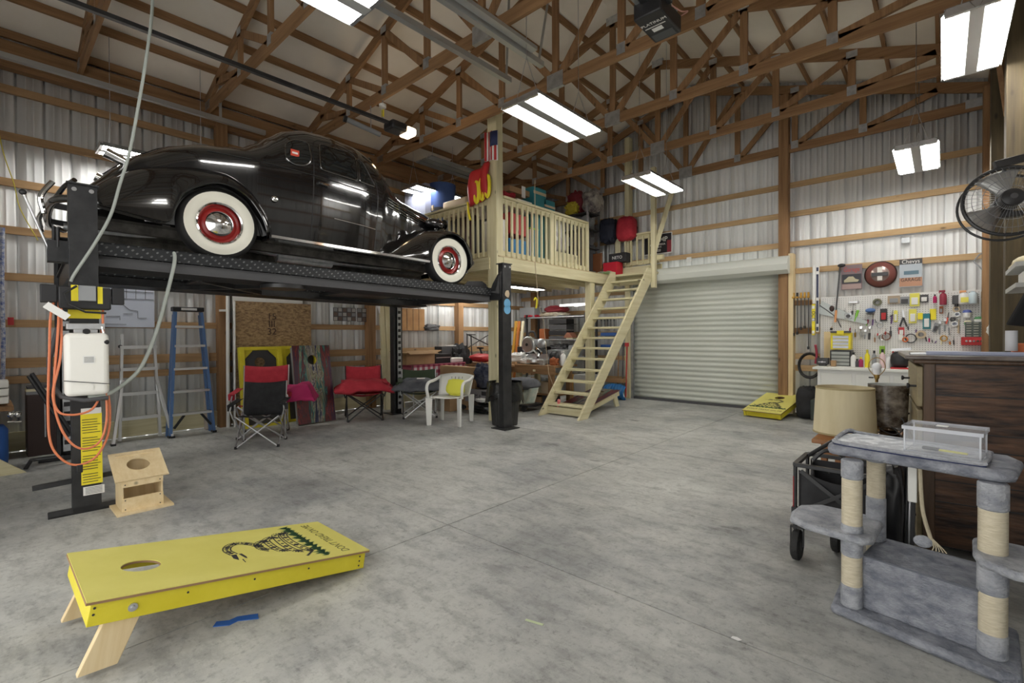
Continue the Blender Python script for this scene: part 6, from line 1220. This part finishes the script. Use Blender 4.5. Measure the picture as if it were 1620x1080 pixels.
for i in range(44):
    a=2*PI*i/44; mb=MB(FM.copy()); c,s=math.cos(a),math.sin(a); mb.tube([(.055*c,-.06,.055*s),(.15*c,-.045,.15*s),(.22*c,-.02,.22*s),(fan_r*c,.0,fan_r*s)],.0014,4); FF('guard_wire',mb,wire)
FF('hub',MB(FM.copy()).lathe([(0,-.085),(.03,-.083),(.055,-.07),(.06,-.05),(.055,.0),(0,.0)],(0,0,0),'Y',28),black); FF('hub_badge',MB(FM.copy()).lathe([(0,-.089),(.018,-.088),(.02,-.082)],(0,0,0),'Y',16),dgrey)
blade=mat('fan_blade',(.35,.35,.34),.3,.6)
for k in range(3):
    a0=2*PI*k/3+3.9
    def bl_(u,v,a0=a0):
        r_=.05+.17*u; a=a0+(v-.5)*(.75+.3*u); return (r_*math.cos(a),.03+.05*(v-.5),r_*math.sin(a))
    FF('blade',MB(FM.copy()).grid(bl_,8,6),blade,solid=.003)
FF('motor',MB(FM.copy()).cyl((0,.05,0),(0,.2,0),.06,n=20),black); FF('control_box',MB(FM.copy()).box((.0,-.03,-.105),(.10,.04,.035)),black,bev=.005)
FF('wall_bracket',MB().beam((.25,4.52,2.47),(.56,4.62,2.53),.035,.05).beam((.30,4.6,2.22),(.30,4.55,2.47),.02,.03),blackm,bev=.004); FF('wall_plate',MB().box((.56,4.65,2.5),(.04,.16,.14)),blackm)
one('fan_post',MB().mm(.53,.59,4.55,4.75,0,4.7),oldz,'wooden stud on the right wall carrying the fan','post',bev=.004)
# ================================================================ dresser and what stands near it
DR=R(5); t=thing('dresser','tall dark stained wooden dresser with weathered planked side at the right edge','dresser',(-.115,3.88,0),DR); DM=Matrix.Translation((-.115,3.88,0))@Matrix.Rotation(DR,4,'Z')
dk=mat('dresser_wood',(.012,.006,.005),.42,0,(.17,.085,.045),1.0,(3.5,20,22),.3,3,12,(.36,.68)); stile=mat('dresser_stile',(.05,.03,.02),.45,0,(.14,.08,.045),1,(12,12,1.5)); olive=mat('dresser_front',(.20,.16,.09),.5,0,(.34,.28,.16),1,(9,1,9))
def D(n,mb,m,p=None,**k): return fin(n,mb,m,p or t,world=False,**k)
D('side_panel',MB().mm(.07,.56,.012,.03,.06,1.17),dk)
for z in(.06,.33,.46,.66,.76,.98,1.165): D('plank_seam',MB().mm(.07,.56,.008,.013,z-.003,z+.003),black)
D('stile',MB().mm(.03,.085,-.004,.04,.0,1.17),stile,bev=.004); D('stile',MB().mm(.55,.60,-.004,.04,.0,1.17),stile,bev=.004)
D('carcass',MB().mm(.03,.58,.03,.95,.05,1.17),stile)
D('top_slab',MB().mm(-.06,.64,-.04,1.0,1.195,1.22),mat('dresser_top',(.10,.08,.07),.3,0,(.22,.19,.17),6),bev=.008); D('top_mould',MB().mm(-.02,.62,-.02,.98,1.17,1.195),stile,bev=.008)
for i,(a,b) in enumerate(((.08,.34),(.36,.62),(.64,.88),(.90,1.15))):
    dwr=D('drawer',MB().mm(.0,.03,.02,.93,a,b),olive,bev=.006)
    for y in(.06,.75): D('knob',MB().lathe([(0,-.05),(.016,-.048),(.018,-.04),(.007,-.03),(.007,0)],(0,y,(a+b)/2),'X',12),black,dwr)
for x,y in((.05,.04),(.55,.04),(.05,.9),(.55,.9)): D('foot',MB().mm(x-.025,x+.025,y-.025,y+.03,0,.06),stile)
one('spirit_level',MB(DM.copy()).mm(.05,.50,.10,.15,1.22,1.243),mat('level_blue',(.42,.46,.62),.4),'long lilac aluminium level lying along the dresser top','level',bev=.003)
one('spirit_level',MB(DM.copy()).mm(-.03,.06,.13,.18,1.22,1.235),alum,'short silver straightedge lying at the dresser corner','level',bev=.003)
one('tool_strip',MB(DM.copy()).mm(.22,.46,.19,.24,1.221,1.24),mred,'maroon strip lying behind the long level on the dresser','tool',bev=.003)
fbox('notebook','orange and red packets on the far end of the dresser','packet',(1602,543,1626,551),orange,y=4.3,depth=.1,zb=1.221)
# night stand and lamps
t=thing('side_table','small reddish wooden table carrying the big cream lampshade','table',(-.50,4.25,0)); rw=mat('red_wood',(.26,.10,.03),.4,0,(.38,.17,.06),3)
fin('table_top',MB().mm(-.70,-.22,4.0,4.75,.57,.60),rw,t,bev=.006); fin('apron',MB().mm(-.65,-.27,4.05,4.7,.48,.57),rw,t)
for x in(-.63,-.29):
    for y in(4.07,4.68): fin('leg',MB().box((x,y,.24),(.04,.04,.48)),rw,t,bev=.004)
a=at(1336,655,y=4.25); lx=a.x; t=thing('table_lamp','table lamp with a large cream drum shade','lamp',(lx,4.25,.60)); shade=mat('shade_cream',(.62,.54,.34),.8,0,(.70,.62,.42),2,(6,6,1)); z0=.625; z1=.965
fin('lamp_shade',MB().lathe([(.192,z0),(.196,z0),(.180,z1),(.176,z1)],(lx,4.25,0),'Z',48,closed=True),shade,t)
fin('shade_rim',MB().lathe([(.1965,z0),(.1985,z0),(.198,z0+.012),(.196,z0+.012)],(lx,4.25,0),'Z',48,closed=True),mat('shade_trim',(.38,.31,.16),.7),t); fin('shade_rim',MB().lathe([(.181,z1-.012),(.184,z1-.012),(.182,z1),(.179,z1)],(lx,4.25,0),'Z',48,closed=True),MATS['shade_trim'],t)
fin('lamp_base',MB().lathe([(0,.6),(.07,.6),(.075,.615),(.02,.63),(.015,.80),(0,.80)],(lx,4.25,0),'Z',20),brass,t)
b=at(1405,640,y=4.45); bx=b.x; t=thing('table_lamp','table lamp with a mottled brown shade wrapped in plastic','lamp',(bx,4.45,.60)); 
sh_=mat('shade_brown',(.05,.035,.025),.25,0,(.34,.30,.25),9,(1,1,1.4),.5,12,8,(.4,.68)); z0=at(1405,672,y=4.45).z; z1=at(1405,608,y=4.45).z
fin('lamp_shade',MB().lathe([(.108,z0),(.111,z0),(.122,z1),(.119,z1)],(bx,4.45,0),'Z',40,closed=True),sh_,t); fin('shade_lining',MB().lathe([(.107,z0+.004),(.117,z1+.002),(.123,z1+.004)],(bx,4.45,0),'Z',40),mat('lining',(.55,.57,.55),.6),t)
fin('lamp_base',MB().lathe([(0,.6),(.07,.6),(.075,.615),(.05,.64),(.06,.655),(.035,.67),(.02,.70),(.014,.76),(0,.76)],(bx,4.45,0),'Z',24),mat('bronze',(.08,.05,.03),.25,.8),t)
fin('lamp_cord',MB().tube(sp([(bx,4.42,.75),(bx+.06,4.38,.78),(bx+.10,4.36,.70),(bx+.05,4.34,.64),(bx-.03,4.36,.66),(bx-.05,4.36,.73),(bx+.04,4.34,.68),(bx+.09,4.33,.62)]),.004,6),black,t)
c=at(1387,600,y=4.62); cx=c.x; t=thing('table_lamp','bare brass lamp with a white bulb and wire harp, no shade','lamp',(cx,4.62,.60)); zb_=at(1387,583,y=4.62).z
fin('stem',MB().lathe([(0,.6),(.065,.6),(.07,.62),(.03,.64),(.045,.67),(.02,.69),(.045,.72),(.02,.745),(.045,.775),(.02,.80),(.04,.83),(.012,.85),(.010,1.0),(.018,1.02),(.018,zb_-.04),(.0,zb_-.04)],(cx,4.62,0),'Z',22),brass,t)
fin('bulb',MB().ball((cx,4.62,zb_+.015),.032,18,12).cyl((cx,4.62,zb_-.045),(cx,4.62,zb_-.005),.02,.028),mat('bulb_white',(.85,.87,.92),.3),t)
fin('harp',MB().tube(sp([(cx-.012,4.62,zb_-.06),(cx-.05,4.62,zb_),(cx-.04,4.62,zb_+.06),(cx,4.62,zb_+.085),(cx+.04,4.62,zb_+.06),(cx+.05,4.62,zb_),(cx+.012,4.62,zb_-.06)]),.003,6),brass,t); fin('switch_knob',MB().cyl((cx-.02,4.62,zb_-.07),(cx-.05,4.62,zb_-.07),.005),black,t)
lump('grey_bag','grey cushion lying behind the brown lamp by the dresser','cushion',(1412,660,1446,690),mat('soft_grey',(.30,.32,.34),.8),y=4.9,depth=.3,zb=.45,amp=.15,seed=71)
one('storage_chest',MB().mm(-.50,-.05,4.85,5.4,0,.45),dgrey,'dark chest behind the lamps','chest',bev=.01)
# ================================================================ folded wagon
t=thing('wagon','black folding wagon with thin red trim behind the cat tree','wagon',(-.45,3.5,0)); trim=mat('trim_red',(.35,.02,.03),.5)
x0,x1,y0_,y1_=-.655,-.24,3.27,3.62; fab=blackfab
fin('fabric_side',MB().grid(lambda u,v:(x0+.03+(x1-x0-.03)*u,y0_+.02*math.sin(PI*u)*math.sin(PI*v),.26+.28*v-.05*math.sin(PI*u)*(v)),10,6),fab,t,solid=.006); fin('fabric_side',MB().grid(lambda u,v:(x0+.03+(x1-x0-.03)*u,y1_,.26+.28*v),6,4),fab,t,solid=.006)
fin('fabric_end',MB().grid(lambda u,v:(x0+.02+.04*math.sin(PI*u),y0_+(y1_-y0_)*u,.26+.28*v-.06*math.sin(PI*u)),6,4),fab,t,solid=.006); fin('fabric_end',MB().grid(lambda u,v:(x1,y0_+(y1_-y0_)*u,.26+.28*v),6,4),fab,t,solid=.006); fin('floor_panel',MB().mm(x0+.02,x1,y0_,y1_,.25,.265),fab,t)
for x in(x0,x1):
    for y in(y0_,y1_):
        fin('upright',MB().cyl((x,y,.18),(x,y,.56),.011),blackm,t)
fin('trim_line',MB().cyl((x0-.008,y0_-.008,.27),(x0-.008,y0_-.008,.50),.003,n=6),trim,t)
for a,b in(((x0,y0_,.57),(x1,y0_,.565)),((x0,y1_,.57),(x1,y1_,.57)),((x0,y0_,.57),(x0,y1_,.57)),((x1,y0_,.57),(x1,y1_,.57))): fin('top_rail',MB().beam(a,b,.028,.022),blackm,t,bev=.003)
fin('cross_bar',MB().beam((x0+.03,y0_-.012,.54),(x1-.03,y0_-.012,.28),.012,.022),blackm,t); fin('cross_bar',MB().beam((x0+.03,y0_-.014,.30),(x1-.03,y0_-.014,.54),.012,.022),blackm,t)
fin('joint',MB().box((x0,y0_,.285),(.035,.035,.06)),black,t); fin('handle_bar',MB().tube(sp([(x0+.08,y0_+.05,.60),(x0+.14,y0_+.08,.66),(x0+.22,y0_+.1,.64),(x0+.24,y0_+.05,.56),(x0+.17,y0_+.0,.56)]),.012,8),blackm,t); fin('handle_bar',MB().cyl((x0+.02,y1_-.1,.58),(x0+.20,y1_+.05,.72),.012),blackm,t)
tread=mat('wheel_tread',(.018,.018,.018),.7,bump=.6,bscale=60)
for x,y in((x0+.01,y0_+.0),(x0+.17,y1_-.07),(x1,y0_+.0),(x1,y1_-.05)):
    w=fin('wheel',MB().lathe([(.03,-.022),(.075,-.024),(.088,-.015),(.09,0),(.088,.015),(.075,.024),(.03,.022)],(x,y,.09),'X',30,closed=True),tread,t); fin('wheel_hub',MB().lathe([(0,-.026),(.03,-.024),(.03,.024),(0,.026)],(x,y,.09),'X',14),dgrey,w); fin('fork',MB().box((x-.033,y,.14),(.006,.02,.11)).box((x+.033,y,.14),(.006,.02,.11)).box((x,y,.195),(.07,.02,.012)),blackm,w)
lump('bag','black shoulder bag standing behind the cat tree','bag',(1384,735,1428,842),mat('bag_black',(.012,.012,.014),.35),y=3.35,depth=.25,zb=.02,amp=.10,seed=81,sq=.5)
for k in range(3): a=at(1431+5*k,842,y=3.45); b=at(1436+5*k,740,y=3.5); one('umbrella',MB().cyl((a.x,3.45,.02),(b.x,3.5,b.z),.012),[blackm,steel,dgrey][k],['black rod standing behind the cat tree, left of three','silver rod standing behind the cat tree, middle of three','grey rod standing behind the cat tree, right of three'][k],'rod')
# ================================================================ cat tree
plush=mat('plush',(.17,.185,.225),.95,0,(.36,.375,.42),14,(1,1,1.5),1.0,80,9); plushl=mat('plush_light',(.28,.295,.335),.95,0,(.50,.515,.55),14,(1,1,1.5),1.0,80,9); sisal=mat('sisal',(.60,.53,.38),.9,0,(.74,.67,.52),30,(1,1,6),.3,40)
t=thing('cat_tree','grey plush cat tree with sisal posts in the right foreground','cat tree',(-.08,2.9,0))
def slab(n,c,d,m=plush,rz=0,p=None,b=.028): return fin(n,MB().box(c,d,rz),m,p or t,bev=b)
fin('base',MB().prism([(-.40,2.74),(.175,2.60),(.235,2.64),(.255,3.06),(-.36,3.16),(-.40,3.12)],.045,Matrix()),plush,t,bev=.018)
fin('top_board',MB().prism([(-.435,2.90),(-.425,2.84),(.18,2.72),(.225,2.76),(.265,3.02),(.235,3.12),(-.37,3.22),(-.42,3.20)],.05,Matrix.Translation((0,0,.75))),plush,t,bev=.02)
def catpost(x,y,z0,z1,rings,r=.040):
    p=fin('post',MB().cyl((x,y,z0),(x,y,z1),r*.97,n=28),plush,t)
    for a,b in rings:
        pts=[]; n=int((b-a)/.0058); 
        mb=MB(); prof=[]
        for i in range(n): z=a+i*.0058; prof+=[(r*1.0,z),(r*1.06,z+.0029)]
        prof.append((r,b)); mb.lathe(prof,(x,y,0),'Z',28); fin('sisal_wrap',mb,sisal,p,ang=180)
    for a,b in [(z0,rings[0][0])]+[(rings[i][1],rings[i+1][0]) for i in range(len(rings)-1)]+[(rings[-1][1],z1)]:
        fin('plush_cuff',MB().lathe([(r*1.0,a),(r*1.12,a+.006),(r*1.12,b-.006),(r*1.0,b)],(x,y,0),'Z',28),plushl,p)
catpost(-.32,2.79,.045,.75,[(.15,.29),(.44,.66)]); catpost(.155,2.735,.045,.75,[(.14,.30),(.46,.64)],.043); catpost(-.25,3.06,.045,.75,[(.15,.30),(.52,.70)],.038)
fin('lower_ledge',MB().prism([(-.60,2.90),(-.585,2.80),(-.50,2.74),(-.27,2.70),(-.23,2.75),(-.215,3.02),(-.27,3.10),(-.50,3.12),(-.585,3.04)],.036,Matrix.Translation((0,0,.372))),plushl,t,bev=.015)
fin('side_ledge',MB().prism([(.095,2.70),(.11,2.62),(.20,2.55),(.42,2.58),(.44,2.9),(.12,2.92),(.10,2.88)],.036,Matrix.Translation((0,0,.43))),plushl,t,bev=.015)
b_=fin('cubby',MB().prism([(-.285,2.80),(.115,2.72),(.19,3.05),(-.24,3.12)],.255,Matrix.Translation((0,0,.045))),plush,t,bev=.01)
fin('seam',MB().tube([(-.283,2.797,.298),(.114,2.717,.298)],.004,6),mat('seam_grey',(.14,.15,.18),.9),b_); fin('seam',MB().tube([(-.285,2.80,.06),(-.285,2.80,.295)],.004,6),MATS['seam_grey'],b_)
q=(-.06,2.76); g=fin('toy_rope',MB().tube(sp([(-.075,2.90,.75),(-.07,2.885,.62),(-.06,2.875,.52),(-.035,2.868,.42)]),.008,8),mat('rope_tan',(.48,.42,.30),.9,bump=.6,bscale=60),t); fin('toy_ball',MB().ball((-.062,2.865,.405),(.035,.012,.028),16,10),plushl,g)
for k in range(5): fin('rope_strand',MB().tube([(-.035,2.868,.43),(-.025+.008*k,2.86,.39),(-.03+.012*k,2.86,.375)],.0025,5),MATS['rope_tan'],g)
one('plastic_strip',MB().box((-.105,3.0,.64),(.035,.015,.20)),whitep,'white plastic strip hanging behind the cat tree rope','strip',bev=.004)
# mat and container on the cat tree
mt=mat('quilted',(.50,.53,.58),.55,0,(.82,.85,.90),17,(1,1,1),.6,22,3,(.46,.58)); Z0=.80
t=thing('pet_mat','pale grey quilted mat with raised edge lying on the cat tree top','mat',(-.13,3.0,Z0))
fin('pad',MB().prism([(-.405,2.92),(-.36,2.85),(.08,2.765),(.135,2.80),(.155,3.0),(.12,3.06),(-.34,3.19),(-.39,3.14)],.012,Matrix.Translation((0,0,Z0))),mt,t,bev=.005)
edge=sp([Vector(p) for p in[(-.405,2.92,.815),(-.36,2.85,.812),(.08,2.765,.812),(.135,2.80,.815),(.155,3.0,.815),(.12,3.06,.815),(-.30,3.18,.815),(-.37,3.175,.828),(-.395,3.10,.822),(-.405,2.95,.816)]],4); fin('raised_edge',MB().tube(edge,.009,8),plushl,t); fin('piping',MB().tube([p+Vector((0,0,-.012)) for p in edge],.004,6),mat('navy',(.02,.03,.10),.7),t)
t=thing('plastic_container','clear plastic container with lid on the quilted mat','container',(0,2.9,.815)); cM=Matrix.Translation((.01,2.915,.815))@Matrix.Rotation(R(-8),4,'Z')
acr=mat('acrylic',(.7,.73,.78),.03,0,alpha=.16,coat=.3); acl=mat('acrylic_lid',(.6,.62,.68),.08,0,alpha=.16,coat=.3)
def A(n,mb,m,**k): return fin(n,mb,m,t,**k)
W,Dp,H=.255,.20,.11
for nm,b in(('front_wall',(-W/2,W/2,-Dp/2,-Dp/2+.003,0,H)),('back_wall',(-W/2,W/2,Dp/2-.003,Dp/2,0,H)),('side_wall',(-W/2,-W/2+.003,-Dp/2,Dp/2,0,H)),('side_wall',(W/2-.003,W/2,-Dp/2,Dp/2,0,H)),('bottom',(-W/2,W/2,-Dp/2,Dp/2,0,.003))): A(nm,MB(cM.copy()).mm(*b),acr)
ld=A('lid',MB(cM.copy()).mm(-W/2-.006,W/2+.006,-Dp/2-.006,Dp/2+.006,H,H+.006),acl,bev=.002)
for sx_ in(-1,1):
    for sy_ in(-1,1): A('corner_edge',MB(cM.copy()).box((sx_*(W/2-.002),sy_*(Dp/2-.002),H/2),(.006,.006,H)),mat('acrylic_edge',(.75,.78,.84),.1,0,alpha=.6,coat=.3))
for sy_ in(-1,1): A('bottom_edge',MB(cM.copy()).box((0,sy_*(Dp/2-.002),.003),(W,.006,.006)),mat('acrylic_edge',(.75,.78,.84),.1,0,alpha=.6,coat=.3))
for b in((-W/2-.007,W/2+.007,-Dp/2-.008,-Dp/2-.004,H-.008,H+.008),(-W/2-.007,W/2+.007,Dp/2+.004,Dp/2+.008,H-.008,H+.008),(-W/2-.008,-W/2-.004,-Dp/2,Dp/2,H-.008,H+.008),(W/2+.004,W/2+.008,-Dp/2,Dp/2,H-.008,H+.008)): A('lid_rim',MB(cM.copy()).mm(*b),mat('acrylic_rim',(.80,.83,.9),.1,0,alpha=.4,coat=.3))
fin('sticker',MB(cM.copy()).mm(-.03,.01,-.01,.03,H+.006,H+.008),paper,t)
t=thing('knife','craft knife with black grip and yellow handle inside the clear container','knife',(0,2.9,.82)); fin('handle',MB(cM.copy()).box((.03,-.03,.012),(.10,.014,.008),R(-6)),mat('knife_yellow',(.70,.66,.05),.5),t,bev=.002); fin('grip',MB(cM.copy()).box((-.045,-.022,.013),(.06,.02,.014),R(-6)),black,t,bev=.004)
lump('screws','small dark screws lying in the clear container','screws',(1448,722,1455,727),blackm,y=2.88,depth=.03,amp=.5,seed=90)
# ================================================================ overhead door gear
dm=mat('door_track',(.50,.52,.52),.35,.8)
def track(label,x,z,y0,y1):
    t=thing('door_track',label,'track',(x,(y0+y1)/2,z)); fin('rail',MB().prism([(-.03,0),(.03,0),(.03,.06),(.024,.06),(.024,.006),(-.024,.006),(-.024,.06),(-.03,.06)],y1-y0,frame((x,y1,z),(1,0,0),(0,0,1))),dm,t); return t
def hanger(t,x,y,z,dx=0): fin('perforated_hanger',MB().beam((x,y,z+.04),(x+dx,y,zt(x+dx)+.02),.035,.004,(1,0,0)),dm,t)
t=track('galvanized door track running along the left wall under the header',-7.5,4.36,-1,2.85); hanger(t,-7.5,2.26,4.36)
t=track('galvanized door track ending above the room, left of the twin track',-3.84,4.36,-1,4.24); hanger(t,-3.84,4.18,4.36,.1); hanger(t,-3.84,2.3,4.36)
t=track('wide galvanized door track near the middle, with two hanger arms',-3.35,4.36,-1,4.24); hanger(t,-3.35,4.18,4.36,.35); hanger(t,-3.35,2.3,4.36,.1)
one('door_track',MB().mm(-3.30,-3.22,-1,4.0,4.40,4.44),dm,'flat galvanized angle beside the wide door track','track')
t=thing('door_opener','door opener with lit white lens hung above the car','door opener',(-5.74,3.9,4.3)); rail=fin('rail',MB().mm(-5.785,-5.735,-1,3.85,4.32,4.36),blackm,t)
fin('motor_housing',MB().box((-5.76,3.95,4.31),(.24,.26,.12)),black,t,bev=.03); fin('lamp_lens',MB().box((-5.74,4.14,4.29),(.22,.16,.11)),mat('warm_lens',(1,.72,.42),.4,emit=5),t,bev=.03)
fin('hanger',MB().cyl((-5.76,3.74,4.37),(-5.76,3.74,5.6),.012),steel,t); fin('hook_cap',MB().cyl((-5.76,3.74,4.52),(-5.76,3.74,4.56),.05,n=16),whitep,t); fin('yellow_tag',MB().box((-5.76,3.74,4.44),(.04,.02,.10)),yellow,t)
t=thing('ceiling_speaker','black tubular floodlight beside the door opener rail','lamp',(-6.0,3.4,4.2)); fin('tube',MB().cyl((-6.05,3.35,4.32),(-6.0,3.85,4.25),.035),grey,t); fin('end',MB().cyl((-6.06,3.32,4.325),(-6.05,3.36,4.32),.045),black,t); fin('bracket',MB().cyl((-6.03,3.72,4.3),(-6.03,3.72,4.62),.008),steel,t)
t=thing('door_opener','black door opener with white lettering hung near the top of the room','door opener',(-2.0,4.3,4.3)); fin('rail',MB().mm(-2.07,-2.01,-1,4.1,4.40,4.45),blackm,t); fin('rail_cover',MB().mm(-2.13,-2.09,-1,4.1,4.42,4.47),dm,t)
h=fin('motor_housing',MB().box((-2.02,4.33,4.36),(.27,.46,.16)),mat('opener_black',(.02,.02,.022),.45),t,bev=.015); writing('lettering','PLATINUM',.052,white,t,frame((-2.02,4.24,4.279),(1,0,0),(0,-1,0)).copy()@Matrix.Rotation(0,4,'Z')); fin('label_line',MB().mm(-2.13,-1.93,4.29,4.302,4.2785,4.2795),white,t); fin('spec_label',MB().mm(-2.08,-1.98,4.32,4.38,4.2785,4.2795),paper,t); fin('lower_panel',MB().mm(-2.13,-1.92,4.42,4.53,4.277,4.2795),mat('slate',(.07,.075,.08),.5),t)
fin('chain',MB().tube([(-1.96,4.15,4.45),(-1.93,4.18,4.8),(-1.95,4.1,5.1)],.012,6),blackm,t); fin('hanger',MB().cyl((-2.02,4.3,4.44),(-2.02,4.3,5.7),.012),steel,t); fin('wiring',MB().tube(sp([(-1.87,4.3,4.40),(-1.80,4.35,4.34),(-1.78,4.45,4.38),(-1.86,4.5,4.40)]),.006,6),mat('wire_pink',(.5,.25,.2),.5),t); fin('gear_box',MB().box((-1.90,4.2,4.46),(.10,.16,.12)),blackm,t,bev=.01)
t=thing('unlit_strip_light','unlit strip light with long reflectors hung over the loft','light fixture',(-6.9,6.0,4.45))
for k in range(3): fin('reflector',MB().mm(-7.1+.16*k,-6.97+.16*k,5.3,6.9,4.5,4.53),refl,t)
for y in(5.5,6.7): fin('hanging_chain',MB().cyl((-6.88,y,4.53),(-6.88,y,zt(-6.88)+.1),.004,n=6),steel,t)
